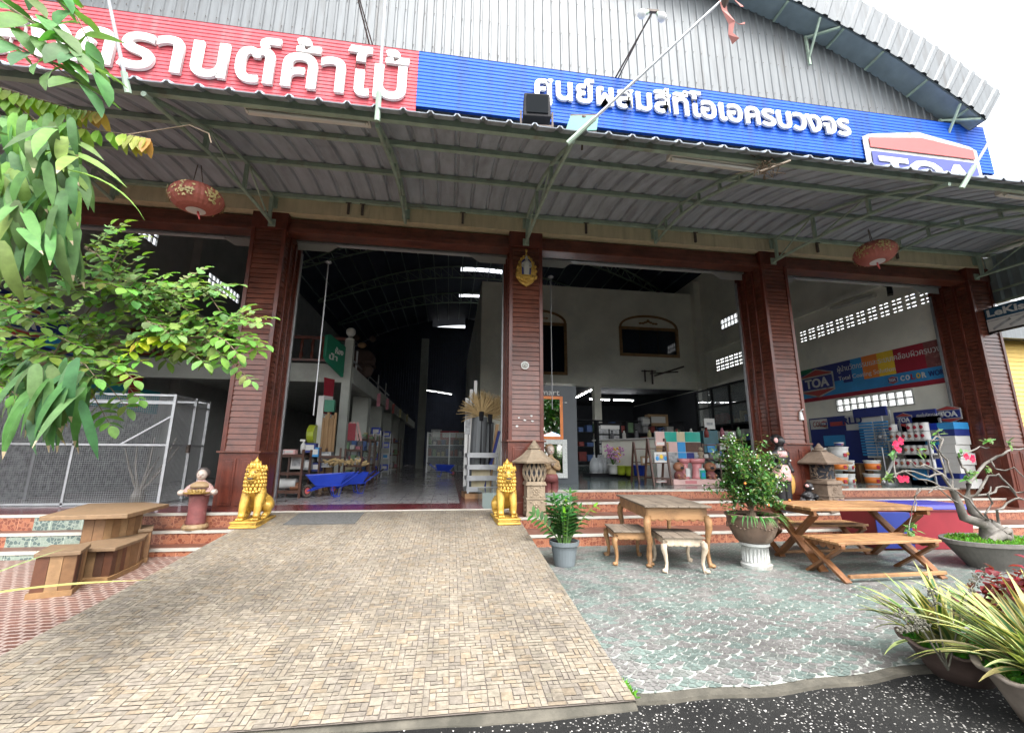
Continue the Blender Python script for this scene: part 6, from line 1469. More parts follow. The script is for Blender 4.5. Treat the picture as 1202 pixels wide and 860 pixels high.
t, A, B, C_ = brd([(950, 491.5), (972, 489.5), (952, 540)], X, 'navy display panel with a round white badge, nearest the third column', M['navy']); MB().box(-.03, -.022, -.5, .3, .95, 1.25).build('badge', M['white'], t); text('lettering', 'COLOR', M['dark_red'], (X-.034, t.location.y+.2, C_.z+1.02), (0, -1, 0), (0, 0, 1), w=.55, h=.16, parent=t, extrude=.003)
t, A, B, C_ = brd([(971, 490), (992, 487), (975, 545)], X-.05, 'blue graded display panel with a small red line of lettering', M['navy']); MB().box(-.03, -.022, -.45, .5, .55, .85).build('light_band', M['sky_blue'], t); MB().box(-.03, -.022, -.45, .5, 0, .5).build('pale_band', M['white'], t); MB().box(-.032, -.022, -.4, .2, 1.12, 1.24).build('red_strip', M['logo_red'], t); logo(t, (X-.08, t.location.y+.5, C_.z+1.1), (0, -1, 0), .22, .2, both=True)
t, A, B, C_ = brd([(992, 488), (1013, 486), (996, 545)], X-.1, 'white edged navy display panel headed RLD', M['white']); y0 = -.45; MB().box(-.03, -.022, -.4, .35, .05, .95).build('dark_field', M['navy'], t); text('lettering', 'RLD', M['navy'], (X-.135, t.location.y+.35, C_.z+1.12), (0, -1, 0), (0, 0, 1), w=.6, h=.2, parent=t, extrude=.003, offset=.03)
t, A, B, C_ = brd([(1011, 483), (1034, 481), (1015, 537)], X-.3, 'white colour chart rack with rows of pale blue strips', M['white'], 'chart_rack', 'rack'); b = MB(); hh = (A.z-C_.z)
for c_ in range(2):
    for k in range(12): b.box(-.06, -.022, -.42+.42*c_, -.06+.42*c_, .06+k*.075, .1+k*.075)
b.build('strips', M['sky_blue'], t); MB().box(-.08, -.022, -.45, .45, hh-.16, hh+.08).build('header', M['navy'], t)
t, A, B, C_ = brd([(1034, 482), (1044, 481), (1038, 560)], X+.1, 'plain white door leaf beside the colour chart rack', M['white'], 'door', 'door'); MB().ball((-.05, -.3, .9), .03).build('handle', M['iron'], t)
def bucket(px, py, Y, r, h, m, label):
    p = at(px, py, Y); t = thing('paint_bucket', label, 'bucket', p, 0, 'paint buckets'); MB().lathe([(r*.86, 0), (r*.98, h*.86), (r*.98, h*.9)], n=22).build('body', M['white'], t, smooth=True)
    b = MB().lathe([(r*.885, h*.1), (r*.975, h*.68)], n=22); b.build('label_band', m, t, smooth=True); MB().lathe([(r*1.06, h*.9), (r*1.06, h), (r*.95, h*1.01)], n=22).build('lid', M['white'], t)
    MB().box(-r*.35, r*.1, -r*1.0, -r*.93, h*.2, h*.5).build('label_print', M['dark_red'], t); MB().ball((r*.3, -r*.93, h*.45), r*.25, .012, h*.13).build('label_picture', M['gold'], t); return t
for px, py, m, lb in [(987, 568.5, 'orange', 'orange labelled bucket at the bottom of the left stack'), (987, 552, 'orange', 'orange labelled bucket in the middle of the left stack'), (986, 539, 'white', 'white bucket at the top of the left stack')]: bucket(px, py, 9.3, .16 if py > 540 else .19, .25 if py > 540 else .3, M[m], lb)
for px, py, lb in [(999, 569, 'pale blue bucket at the bottom beside the left stack'), (998, 553, 'pale blue bucket on top beside the left stack')]: bucket(px, py, 9.6, .11, .27, M['white'], lb)
for px, py, lb in [(1025, 568, 'orange labelled bucket at the bottom of the right stack'), (1025, 552, 'orange labelled bucket on top of the right stack')]: bucket(px, py, 9.5, .17, .25, M['orange'], lb)
bucket(960, 540, 9.6, .2, .3, M['white'], 'white bucket standing behind the brown stone lantern'); bucket(985, 523, 9.3, .1, .08, M['navy'], 'small blue tin on the top bucket of the left stack')
t = thing('plank_box', 'brown plank crate between the two bucket stacks', 'crate', (at(1009, 566, 10.0).x, 10.0, LEVR)); b = MB(); plank_side(b, [(-.25, -.2), (.25, -.2), (.25, .2), (-.25, .2), (-.25, -.2)], 0, .48, 3, .08); b.build('planks', M['plank'], t); MB().box(-.24, .24, -.19, .19, .4, .42).build('lid', M['card'], t)
for k, (px, py, w_) in enumerate(((1016, 545, .5), (1029, 544, .3))): goods(px, py, 10.6, w_, .42, .3, M['card'], ['open brown carton behind the plank crate', 'brown carton right of the open carton'][k])
t = thing('white_trestle', 'white folding A shaped trestle in front of the paint shelves', 'trestle', (at(1052, 566, 9.2).x, 9.2, LEVR)); ap = at(1052, 534, 9.3)-t.location; l_, r_ = at(1037, 566, 9.0)-t.location, at(1090, 568, 8.9)-t.location
MB().bar(l_, ap, .04).build('leg', M['white'], t); MB().bar(r_, ap, .04).build('leg', M['white'], t); MB().bar(l_*.3+ap*.7, r_*.3+ap*.7, .02).build('brace', M['white'], t)
X = 11.3
t, A, B, C_ = brd([(1049, 484), (1098, 479.5), (1052, 505)], X, 'dark blue board with house logo and Thai lettering above the paint shelves', M['logo_blue'], 'sign_board', 'sign'); logo(t, (X-.03, A.y-.08, C_.z+.06), (0, -1, 0), .38, .36, both=True); text('lettering', 'ศูนย์บริการผสมสี', M['white'], (X-.026, A.y-.55, C_.z+.24), (0, -1, 0), (0, 0, 1), w=.6, h=.14, parent=t, extrude=.003); MB().box(-.028, -.022, -.35, .1, .15, .19).build('pale_line', M['white'], t)
p = atx(1103, 496, 11.5); q = thing('house_logo_sign', 'large white edged house logo sign beside the shutter rail at the right', 'sign', (11.5, p.y, p.z-.02)); logo(q, (11.48, p.y, p.z-.02), (0, -1, 0), .5, .4, both=True)
s = thing('paint_shelf', 'white three tier shelf of paint cans against the right wall', 'shelf', (10.95, 9.4, LEVR)); A, B = atx(1052, 540, 10.95), atx(1100, 540, 10.95); ya, yb = B.y-9.4, A.y-9.4
zs = [atx(1075, py, 10.95).z-LEVR for py in (516, 532, 548)]
for z in zs: MB().box(-.15, .3, ya, yb, z-.03, z).build('tier', M['white_dirty'], s); b = MB()
for y in (ya, yb): MB().bar((.28, y, 0), (.28, y, zs[0]+.5), .04).build('upright', M['iron'], s); MB().bar((-.13, y, 0), (-.13, y, zs[0]), .03).build('upright', M['iron'], s); MB().box(.3, .33, ya, yb, 0, zs[0]+.55).build('back', M['navy'], s)
def can(loc, r, h, m, label): 
    t = thing('paint_can', label, 'can', loc, 0, 'paint cans on the shelves'); MB().cyl((0, 0, 0), (0, 0, h*.94), r, n=16).build('body', M['white'], t, smooth=False); MB().lathe([(r*1.04, h*.92), (r*1.04, h), (r*.9, h)], n=16).build('lid', M['iron'], t); MB().ball((-r*.9, r*.1, h*.45), r*.3, r*.5, h*.25, 8, 6).build('label_print', m, t)
rn = ['top', 'middle', 'bottom']; on = ['first', 'second', 'third', 'fourth', 'fifth', 'sixth']
for j, z in enumerate(zs):
    for i in range(6):
        if j == 1 and i in (1,): continue
        y = 9.4+yb-.1-(yb-ya-.2)*i/5; can((10.9, y, LEVR+z+.002), .085, .19, M['dark_red'] if (i+j) % 3 else M['terra'], f'white paint can on the {rn[j]} tier, {on[i]} from the left')
for i in (0, 3, 4, 5): y = 9.4+yb-.1-(yb-ya-.2)*i/5; can((10.9, y, LEVR+zs[0]+.2), .085, .19, M['dark_red'], f'white paint can stacked on the {on[i]} can of the top tier')
rg = random.Random(15); z = .0; it = []
BM = [M['navy'], M['white'], M['blue'], M['paper_dk'], M['sky_blue'], M['white']]
while z < 1.35:
    h = rg.uniform(.1, .2); y0 = rg.uniform(-.06, .06); it += [(-.2, .2, -.28+y0, .05+y0, z, z+h-.004, rg.choice(BM)), (-.2, .2, .06+y0, .35+y0, z, z+h-.004, rg.choice(BM[:5]))]; z += h
stock(it, 'blue or white paint carton in the tall pile by the right shutter rail', 'paint cartons piled by the shutter rail', (at(1114, 540, 8.35).x+.1, 8.35, LEVR))
goods(1088, 563, 8.9, .4, .3, .3, M['sky_blue'], 'bright blue paint carton below the shelf, right of the trestle')
p = atx(1044, 512, 10.9); t = thing('standing_fan', 'grey standing fan seen edge on beside the paint shelf', 'fan', (10.8, p.y+.15, LEVR)); MB().cyl((0, 0, 0), (0, 0, .9), .02, n=8).build('pole', M['iron'], t); MB().lathe([(.2, 0), (.18, .04), (.03, .06)], n=16).build('base', M['iron'], t)
b = MB(); n = 24
for rr in (.26, .2, .14, .08): b.tube([(rr*math.cos(2*math.pi*i/n)*.35, rr*math.cos(2*math.pi*i/n)*.9, 1.15+rr*math.sin(2*math.pi*i/n)) for i in range(n+1)], .008, 5)
b.ball((0, 0, 1.15), .06); b.build('guard', M['iron'], t)
# left bay: paint board on the left wall, counter deep in shade
t = thing('paint_board', 'dark blue board with house logo on the left wall, half hidden by leaves', 'sign', (XL+.06, 9.2, 3.45)); 
MB().box(-.03, 0, -1.2, 1.3, -.05, .85).build('board', M['logo_blue'], t); logo(t, (XL+.075, 8.15, 3.44), (0, 1, 0), 1.55, .8, both=True)
MB().box(-.028, .004, .6, 1.29, .0, .3).build('light_band', M['sky_blue'], t)
t = thing('blue_shelf', 'row of teal and blue panels on the left wall behind the cage', 'panel', (XL+.3, 11.0, LEVF)); MB().box(-.25, .1, -2.5, 2.0, 1.9, 2.5).build('teal_panel', plain('teal panel', (.02, .2, .24), .5), t); MB().box(-.25, .05, -2.5, 2.0, .0, 1.88).build('cabinet', M['paper_dk'], t); MB().box(-.25, .12, .8, 1.2, 2.0, 2.8).build('red_panel', M['dark_red'], t)
# ------------------------------------------------------------------ plants
def leaf(b, p, d, up, L, W, droop=0., n=4, shape='ovate', fold=.25, tip=None, col=(.1, .25, .04), twist=0):
    """one leaf blade: base p, direction d, curved down by droop radians over its length"""
    p = Vector(p); d = Vector(d).normalized(); up = Vector(up); s = d.cross(up)
    if s.length < 1e-3: s = d.cross(Vector((1, 0, .3)))
    s.normalize(); up = s.cross(d).normalized(); rows = []; q = p.copy(); wv = random.random()*6
    for i in range(n+1):
        t = i/n
        if shape == 'ovate': w = math.sin(math.pi*min(1, t*.93+.06))**.7 * (1 if t < .5 else (1-.25*(t-.5)))
        elif shape == 'strap': w = min(1, (t*5+.35))*min(1, (1-t)*2.6+.02)
        else: w = math.sin(math.pi*(t*.92+.04))
        w = w*W/2
        e1, e2 = ((.16*math.sin(wv+i*1.7)*w, .16*math.sin(wv*1.7+i*1.9)*w) if shape == 'strap' and W > .06 else (0, 0))
        rows.append((q - s*w + up*(w*fold+e1), q.copy(), q + s*w + up*(w*fold+e2)))
        rot = Matrix.Rotation(-droop/n, 3, s); d = rot @ d; up = rot @ up
        if twist: rt = Matrix.Rotation(twist/n, 3, d); s = rt @ s; up = rt @ up
        q = q + d*(L/n)
    vs = [v for r in rows for v in r]; base = len(b.v)
    b.v += [tuple(v) for v in vs]
    for i in range(n):
        c = tip if (tip and i == n-1) else col
        for k in (0, 1):
            b.f.append((base+i*3+k, base+i*3+k+1, base+(i+1)*3+k+1, base+(i+1)*3+k)); b.m.append(b.cm); b.c.append(c)
    b.usec = True
def jit(c, rg, k=.2): return tuple(max(0, x*(1+rg.uniform(-k, k))) for x in c)

# grey pot with a glossy foliage plant
t = thing('potted_plant', 'glossy dark green pinnate plant in a grey plastic pot beside the ramp', 'plant', (1.47, 5.52, 0))
MB().lathe([(.125, 0), (.13, .02), (.165, .24), (.185, .242), (.19, .29), (.175, .29), (.165, .26)], n=26).build('pot', M['grey_pot'], t, smooth=False); MB().cyl((0, 0, .24), (0, 0, .262), .165, n=20).build('soil', M['soil'], t)
b = MB(); s = MB(); rg = random.Random(2)
for k in range(24):
    a = rg.uniform(0, 6.28); lean = rg.uniform(.05, .55) if k else .05; L = rg.uniform(.3, .55) if k else .6; hd = Vector((math.cos(a), math.sin(a)*.8, 0))
    if k == 1: hd = Vector((-1, -.2, 0)); lean = 1.0; L = .5
    if k == 2: hd = Vector((1, -.2, 0)); lean = .75; L = .55
    pts = []; q = Vector((hd.x*.06, hd.y*.06, .26)); d = (Vector((0, 0, 1))+hd*lean*.5).normalized()
    for i in range(9): pts.append(q.copy()); d = (d+hd*lean*.09).normalized(); q = q+d*L/8
    s.tube(pts, [.011-.0009*i for i in range(9)], 5); bright = (.16, .3, .02) if k in (5, 2, 11) else (.035, .12, .022)
    for i in range(2, 9):
        sd_ = (pts[i]-pts[i-1]).normalized(); side = sd_.cross(Vector((-hd.y, hd.x, .2))).normalized() if k % 2 else sd_.cross(Vector((0, 1, .3))).normalized()
        for sg in (-1, 1): leaf(b, pts[i], sd_*.6+side*sg, Vector((0, -.3, 1)), .115+.01*(8-i)*.3, .05, .3, 4, 'ovate', .15, col=jit(bright if i > 6 or k in (5,) else (.028, .085, .018), rg, .3))
    leaf(b, pts[-1], d, Vector((0, -1, .3)), .08, .035, .1, 3, 'ovate', col=jit(bright, rg))
s.build('stems', plain('green stem', (.08, .17, .04), .5), t); b.build('leaves', M['leaf_thick'], t, smooth=True)

# citrus shrub in brown jar on a white fluted pedestal
px_ = Vector((3.82, 5.16, 0))
t = thing('fluted_pedestal', 'short white fluted plaster pedestal under the brown plant jar', 'pedestal', px_)
b = MB(); nfl = 28
prof = [(.19, 0), (.195, .04), (.165, .055), (.155, .07), (.15, .23), (.16, .245), (.185, .26), (.185, .29)]
b.lathe([(r*.92, z) for r, z in prof], n=30); b.build('shaft', M['white_dirty'], t)
b = MB()
for k in range(22): a = 2*math.pi*k/22; b.tube([(.143*math.cos(a), .143*math.sin(a), .07), (.14*math.cos(a), .14*math.sin(a), .235)], .013, 6)
b.build('flutes', M['white_dirty'], t, smooth=True)
t = thing('plant_jar', 'brown stained clay jar on the white fluted pedestal', 'pot', px_+Vector((0, 0, .292)))
MB().lathe([(.17, 0), (.21, .03), (.275, .17), (.29, .27), (.29, .3), (.31, .31), (.315, .34), (.28, .34), (.27, .3)], n=30).build('body', M['terra_pot'], t, smooth=True); MB().cyl((0, 0, .27), (0, 0, .3), .27, n=20).build('soil', M['soil'], t)
b = MB(); rg = random.Random(4)
for k in range(40): a = 2*math.pi*k/40; b.ball((.292*math.cos(a), .292*math.sin(a), .2+.02*math.sin(k)), .012, n=6, m=4)
b.build('relief_band', M['terra_pot'], t)
t = thing('citrus_shrub', 'dense small leaved citrus shrub with white flowers and small orange fruit in the brown jar', 'shrub', px_+Vector((0, 0, .6)))
b = MB(); s = MB(); fl_ = MB(); fr_ = MB(); rg = random.Random(10); tips = []
s.tube([(0, 0, -.05), (.02, 0, .15), (0, .02, .35)], [.028, .022, .016], 7)
for k in range(95):
    a = rg.uniform(0, 6.28); el = rg.uniform(-.65, 1.4); r = rg.uniform(.26, .45)*(1+.16*math.sin(2*a+.6)+.13*math.sin(3*a+el*4)+.1*math.sin(5*el+a))
    e = Vector((r*math.cos(a)*math.cos(el)*1.02, r*math.sin(a)*math.cos(el)*.95, .38+r*math.sin(el)*1.12))
    if k < 6: e = Vector(((-.3, -.36, .2, .05, -.18, .32)[k], (-.1, .05, -.1, .1, 0, -.1)[k], (.92, .78, .93, .98, .97, .75)[k]))
    o = Vector((0, 0, rg.uniform(.05, .3))); m_ = o.lerp(e, .55)+Vector((0, 0, .05)); s.tube([o, m_, e], [.009, .006, .003], 4); tips.append((o, m_, e))
    for i in range(75):
        u = rg.uniform(.4, 1.05); q = (o.lerp(m_, u/.55) if u < .55 else m_.lerp(e, (u-.55)/.45)) + Vector((rg.gauss(0, .035), rg.gauss(0, .035), rg.gauss(0, .035)))
        d = Vector((rg.gauss(0, 1), rg.gauss(0, 1), rg.gauss(.25, .7))); y = rg.random()
        leaf(b, q, d, (0, 0, 1), rg.uniform(.04, .068), rg.uniform(.022, .036), .3, 2, 'ovate', .3, col=jit((.06, .15, .045) if y < .6 else (.12, .24, .06) if y < .93 else (.3, .33, .14), rg, .3))
    if rg.random() < .9:
        for _ in range(2): q = e+Vector((rg.gauss(0, .05), rg.gauss(0, .05), rg.gauss(0, .05))); fl_.ball(q, .009, n=6, m=4)
for x, z in ((-.3, .42), (-.02, .17), (.3, .22)): fr_.ball((x*.95, -.36+.1*abs(x), z), .014, n=10, m=7)
s.build('branches', M['twig'], t); b.build('leaves', M['leaf'], t, smooth=True); fl_.build('flowers', M['white'], t); fr_.build('fruit', M['orange'], t, smooth=True)
b = MB()
for k in range(42): a = rg.uniform(-2.8, .6); leaf(b, (.2*math.cos(a), .2*math.sin(a), -.02), (math.cos(a)*.7, math.sin(a)*.7, .7), (0, 0, 1), rg.uniform(.2, .34), .02, 1.9, 6, 'strap', .3, col=jit((.07, .19, .045), rg))
t2 = thing('lily_grass', 'tuft of long green strap leaves hanging over the rim of the brown jar', 'plant', px_+Vector((0, 0, .62))); b.build('leaves', M['leaf'], t2, smooth=True); MB().lathe([(.06, -.03), (.05, .02)], n=10).build('crown', M['leaf_thick'] if False else M['twig'], t2)

# desert rose bonsai in an oval cement tray
c = Vector((6.92, 4.82, 0)); t = thing('bonsai_tray', 'long oval grey cement planter of the desert rose', 'pot', c, R_(3))
MB().lathe([(.38, 0), (.4, .03), (.55, .2), (.62, .28), (.66, .285), (.66, .33), (.6, .33), (.57, .28)], n=40, sy=.62).build('body', M['cement'], t, smooth=False); MB().lathe([(.58, .27), (.3, .31), (.02, .33)], n=30, sy=.62).build('soil', M['soil'], t)
b = MB(); rg = random.Random(9)
for _ in range(1500):
    r = math.sqrt(rg.random())*.58; a = rg.uniform(0, 6.28); leaf(b, (r*math.cos(a), r*.62*math.sin(a), .3), (rg.gauss(0, .6), rg.gauss(0, .6), 1), (0, 1, 0), rg.uniform(.03, .075), .02, .6, 2, 'ovate', .2, col=jit((.12, .3, .03), rg, .35))
g = b.build('ground_cover', M['leaf'], t, smooth=True); g['kind'] = 'stuff'
t = thing('desert_rose', 'grey desert rose bonsai with swollen trunk, crooked bare branches and pink flowers', 'tree', c+Vector((-.02, 0, .3)))
b = MB(); rg = random.Random(21)
b.tube([(.02, 0, 0), (.03, 0, .06), (.0, 0, .14), (-.04, 0, .2), (-.1, 0, .26)], [.135, .13, .105, .075, .05], 14)
b.tube([(.1, -.02, .0), (.11, -.03, .09), (.04, -.04, .17), (-.02, -.02, .24)], [.09, .08, .07, .05], 10); b.tube([(-.1, -.08, .02), (-.02, -.13, .1), (.08, -.12, .06)], [.05, .06, .04], 8); b.tube([(.0, -.14, .12), (.1, -.12, .15), (.15, -.08, .03)], [.03, .045, .04], 8)
fl_ = MB(); lf = MB()
CX = t.location
def br_to(pts, r0, r1): b.tube([Vector(p) for p in pts], [r0+(r1-r0)*i/(len(pts)-1) for i in range(len(pts))], 9)
def wig(p, q, n, amp): 
    p, q = Vector(p), Vector(q); return [p.lerp(q, i/n)+(Vector((rg.uniform(-1, 1), rg.uniform(-1, 1), rg.uniform(-1, 1)))*amp if 0 < i < n else Vector()) for i in range(n+1)]
def rel(px, py, Y): return at(px, py, Y)-CX
J1 = rel(1125, 590, 4.82); J2 = rel(1136, 583, 4.8); J3 = rel(1118, 575, 4.82)
br_to([(-.05, 0, .2), rel(1131, 607, 4.82), J1, J3], .062, .034); br_to([(.02, 0, .18), rel(1141, 600, 4.84), J2, rel(1137, 568, 4.85)], .052, .03)
ends = [((J3), [(1112, 562), (1098, 552), (1085, 545), (1075, 548), (1064, 540)], .03, 4.75), (J3, [(1105, 556), (1090, 560), (1072, 553), (1054, 555), (1040, 560)], .03, 4.7), (J3, [(1108, 549), (1101, 530), (1092, 520), (1099, 512), (1107, 517)], .026, 4.85), (J3, [(1118, 560), (1112, 540), (1102, 528), (1107, 515), (1101, 508), (1102, 503)], .026, 4.9),
        (rel(1137, 568, 4.85), [(1133, 550), (1128, 545), (1124, 536), (1138, 530), (1150, 524), (1162, 525)], .03, 4.8), (rel(1137, 568, 4.85), [(1150, 551), (1163, 540), (1176, 534), (1188, 527), (1203, 526)], .04, 4.85), (J2, [(1150, 575), (1160, 558), (1172, 556), (1180, 565), (1192, 578), (1205, 577)], .032, 4.7), (J2, [(1160, 580), (1170, 572), (1185, 572), (1195, 585), (1206, 588)], .03, 4.9),
        (Vector((.08, 0, .22)), [(1156, 603), (1165, 590), (1159, 580), (1163, 571)], .03, 4.7), (Vector((.09, -.05, .2)), [(1170, 598), (1182, 590), (1196, 584), (1207, 590)], .03, 4.65), (Vector((-.02, -.03, .25)), [(1145, 596), (1137, 585), (1120, 574), (1100, 571), (1082, 573)], .022, 4.6), (J3, [(1096, 566), (1078, 562), (1060, 552), (1049, 560)], .02, 4.65), (rel(1078, 573, 4.6), [(1074, 588), (1070, 606), (1067, 622)], .012, 4.55),
        (rel(1082, 573, 4.6), [(1076, 580), (1076, 590), (1074, 600)], .014, 4.55), (rel(1163, 540, 4.85), [(1168, 550), (1180, 552), (1190, 548), (1202, 560)], .02, 4.8), (J1, [(1110, 580), (1098, 572), (1090, 578)], .016, 4.6)]
def flower(p, r):
    for k in range(5): a = 2*math.pi*k/5+rg.random(); d = Vector((math.cos(a), -.5, math.sin(a))); fl_.color(jit((.72, .03, .1), rg, .2)); leaf(fl_, p, d, (0, -1, .2), r, r*.8, .4, 3, 'ovate', .2, col=jit((.7, .035, .11), rg, .2))
    leaf(fl_, p, (0, -1, .1), (0, 0, 1), r*.3, r*.2, 0, 2, col=(.8, .5, .4))
for o, pp, r, Y in ends:
    pts = [Vector(o)]
    for i, (x, y) in enumerate(pp): pts.append(rel(x, y, Y+.05*math.sin(i*2.1)))
    fine = []
    for p, q in zip(pts, pts[1:]): fine += [p, p.lerp(q, .5)+Vector((rg.uniform(-1, 1), rg.uniform(-1, 1), rg.uniform(-1, 1)))*.02]
    fine.append(pts[-1]); br_to(fine, r*.52, r*.16+.003)
for px, py, n in ((1051, 522, 3), (1055, 518, 2), (1053, 527, 2), (1134, 537, 2), (1139, 539, 2), (1056, 560, 2), (1062, 561, 2)):
    for _ in range(n): flower(rel(px+rg.uniform(-2, 2), py+rg.uniform(-2, 2), 4.68), .05)
for px, py, n in ((1048, 530, 7), (1045, 560, 9), (1040, 562, 4), (1067, 620, 12), (1072, 623, 6), (1141, 555, 12), (1134, 560, 8), (1160, 517, 9), (1185, 520, 8), (1102, 507, 4), (1080, 530, 5), (1157, 550, 6), (1128, 530, 4), (1095, 520, 4)):
    for _ in range(n): a = rg.uniform(0, 6.28); leaf(lf, rel(px+rg.uniform(-4, 4), py+rg.uniform(-3, 3), 4.7), (math.cos(a), rg.uniform(-.6, .3), math.sin(a)*.6), (0, -.5, 1), rg.uniform(.06, .11), .035, .3, 3, 'ovate', .2, col=jit((.1, .22, .05), rg, .3))
br_to([rel(1052, 560, 4.65), rel(1049, 545, 4.66), rel(1052, 528, 4.68)], .008, .006)
b.build('trunk', M['bark'], t, smooth=True); lf.build('leaves', M['leaf_thick'], t, smooth=True); fl_.build('flowers', M['leaf'], t, smooth=True)

# variegated strap-leaved plants in bowls at the lower right
def bowl(loc, r, h, label, m):
    t = thing('plant_bowl', label, 'pot', loc, 0, 'scalloped clay bowls at the road edge'); n = 48; b = MB(); vs = []; rows = [(r*.55, 0), (r*.72, h*.4), (r*.95, h*.86), (r*1.06, h*.93), (r*1.08, h), (r*.96, h*1.0), (r*.9, h*.85)]
    for i, (rr, z) in enumerate(rows):
        for k in range(n): a = 2*math.pi*k/n; q = rr*(1+.025*math.sin(9*a)*(i > 2)*(i < 6)); vs.append((q*math.cos(a), q*math.sin(a), z+.012*math.sin(9*a+1)*(i > 2)))
    fs = [(i*n+k, i*n+(k+1) % n, (i+1)*n+(k+1) % n, (i+1)*n+k) for i in range(len(rows)-1) for k in range(n)]; fs.append(tuple(reversed(range(n))))
    b.add(vs, fs); b.build('bowl', m, t, smooth=True); MB().cyl((0, 0, h*.8), (0, 0, h*.86), r*.9, n=24).build('soil', M['soil'], t)
    g = MB(); rg = random.Random(int(r*100))
    for _ in range(420): q = math.sqrt(rg.random())*r*.9; a = rg.uniform(0, 6.28); leaf(g, (q*math.cos(a), q*math.sin(a), h*.85), (rg.gauss(0, .7), rg.gauss(0, .7), 1), (0, 1, 0), rg.uniform(.03, .05), .03, .5, 2, 'ovate', .1, col=jit((.1, .3, .04), rg, .3))
    q = g.build('ground_cover', M['leaf'], t, smooth=True); q['kind'] = 'stuff'; return t
m_bowl = plain('aged clay bowl', (.28, .235, .195), .75, .25, 5, dirt=(.12, .075, .05), dirt_at=.56, bmp=.2)
m_bowl2 = plain('dark clay bowl', (.09, .06, .05), .7, .3, 6, bmp=.2)
B1, B2 = Vector((3.2, 2.1, -.03)), Vector((3.3, 2.62, -.03))
bowl(B1, .27, .25, 'pale scalloped clay bowl nearest the camera at the lower right corner', m_bowl); bowl(B2, .27, .2, 'dark brown clay bowl behind the pale scalloped bowl', m_bowl2)
def spider(loc, n, Ls, label, seed, bias):
    t = thing('variegated_plant', label, 'plant', loc, 0, 'cream striped strap leaved plants'); b = MB(); rg = random.Random(seed)
    for k in range(n):
        a = rg.uniform(0, 6.28); el = rg.uniform(.6, 1.45); h = Vector((math.cos(a)*math.cos(el)+bias[0], math.sin(a)*math.cos(el)+bias[1], math.sin(el))); L = rg.uniform(*Ls); W = rg.uniform(.03, .048)
        o = Vector((math.cos(a)*rg.uniform(0, .12), math.sin(a)*rg.uniform(0, .12), 0)); dr = rg.uniform(.3, 1.5)*(1.2-el*.4); g_ = jit((.09, .18, .065), rg, .25); cr = jit((.4, .41, .16), rg, .18)
        # cream blade with a green centre band lying on it
        leaf(b, o, h, (0, 0, 1), L, W, dr, 9, 'strap', .25, col=cr)
        leaf(b, o+Vector((0, 0, .0018)), h, (0, 0, 1), L*.98, W*rg.uniform(.3, .62), dr, 9, 'strap', .25, col=g_)
        if rg.random() < .5: leaf(b, o-Vector((0, 0, .0018)), h, (0, 0, 1), L*.98, W*.5, dr, 9, 'strap', .25, col=g_)
    b.build('leaves', M['leaf_thick'], t, smooth=True); MB().lathe([(.1, -.05), (.06, .03)], n=10).build('crown', M['twig'], t); return t
spider(B1+Vector((.02, .0, .22)), 100, (.38, .66), 'cream striped strap leaved plant in the pale bowl nearest the camera', 5, (-.02, .25))
spider(B2+Vector((-.02, .05, .17)), 60, (.34, .56), 'cream striped strap leaved plant leaning left over the patio edge, in the dark bowl', 6, (-.15, .12))
spider(Vector((4.55, 3.35, .02)), 40, (.25, .42), 'cream striped strap leaved plant farther back beside the cement planter', 8, (0, 0))
t = thing('plant_bowl', 'small grey cement bowl of the farther striped plant', 'pot', (4.55, 3.35, 0)); MB().lathe([(.16, 0), (.24, .1), (.26, .11), (.22, .11)], n=24).build('bowl', M['cement'], t)
t = thing('coleus', 'dark red frilly coleus at the right edge of the photo', 'plant', (3.62, 2.3, .15)); b = MB(); s = MB(); rg = random.Random(6)
for k in range(20):
    e = Vector((rg.uniform(-.22, .22), rg.uniform(-.22, .22), rg.uniform(.2, .5))); s.tube([(0, 0, 0), e*.6, e], [.008, .006, .004], 5)
    for _ in range(20): leaf(b, e+Vector((rg.gauss(0, .04), rg.gauss(0, .04), rg.gauss(0, .03))), (rg.gauss(0, 1), rg.gauss(0, 1), rg.gauss(.2, .5)), (0, 0, 1), .055, .045, .6, 3, 'ovate', .4, col=jit((.22, .035, .04), rg, .4))
s.build('stems', M['twig'], t); b.build('leaves', M['leaf'], t, smooth=True)
t = thing('flower_stalk', 'grey dry seed stalks leaning over the striped plants', 'plant', (3.0, 2.45, .1)); b = MB(); rg = random.Random(16)
for (px, py, Y) in ((1048, 718, 2.4), (1058, 740, 2.35), (1092, 690, 2.4), (1160, 665, 2.5), (1075, 730, 2.4)):
    e = at(px, py, Y)-t.location; m_ = e*.5+Vector((0, 0, .12)); pts = [Vector((0, 0, 0)), m_*.6, m_, e]; b.tube(pts, [.005, .004, .003, .002], 5)
    for i in range(50): u = rg.uniform(.35, 1); q = m_.lerp(e, (u-.35)/.65); b.ball(q+Vector((rg.gauss(0, .014), rg.gauss(0, .014), rg.gauss(0, .014))), rg.uniform(.004, .009), n=5, m=3)
b.build('stalks', plain('grey seed stalk', (.12, .115, .09), .9, .3, 20), t)
t = thing('weed', 'small weed growing in the joint between ramp and patio', 'plant', (1.09, 2.66, .0)); b = MB()
for _ in range(60): leaf(b, (rg.gauss(0, .008), rg.uniform(-.06, .12), 0), (rg.gauss(0, .6), rg.gauss(0, .6), 1), (0, 1, 0), rg.uniform(.015, .04), .012, .4, 2, 'ovate', col=jit((.12, .3, .03), rg))
b.build('leaves', M['leaf'], t, smooth=True)

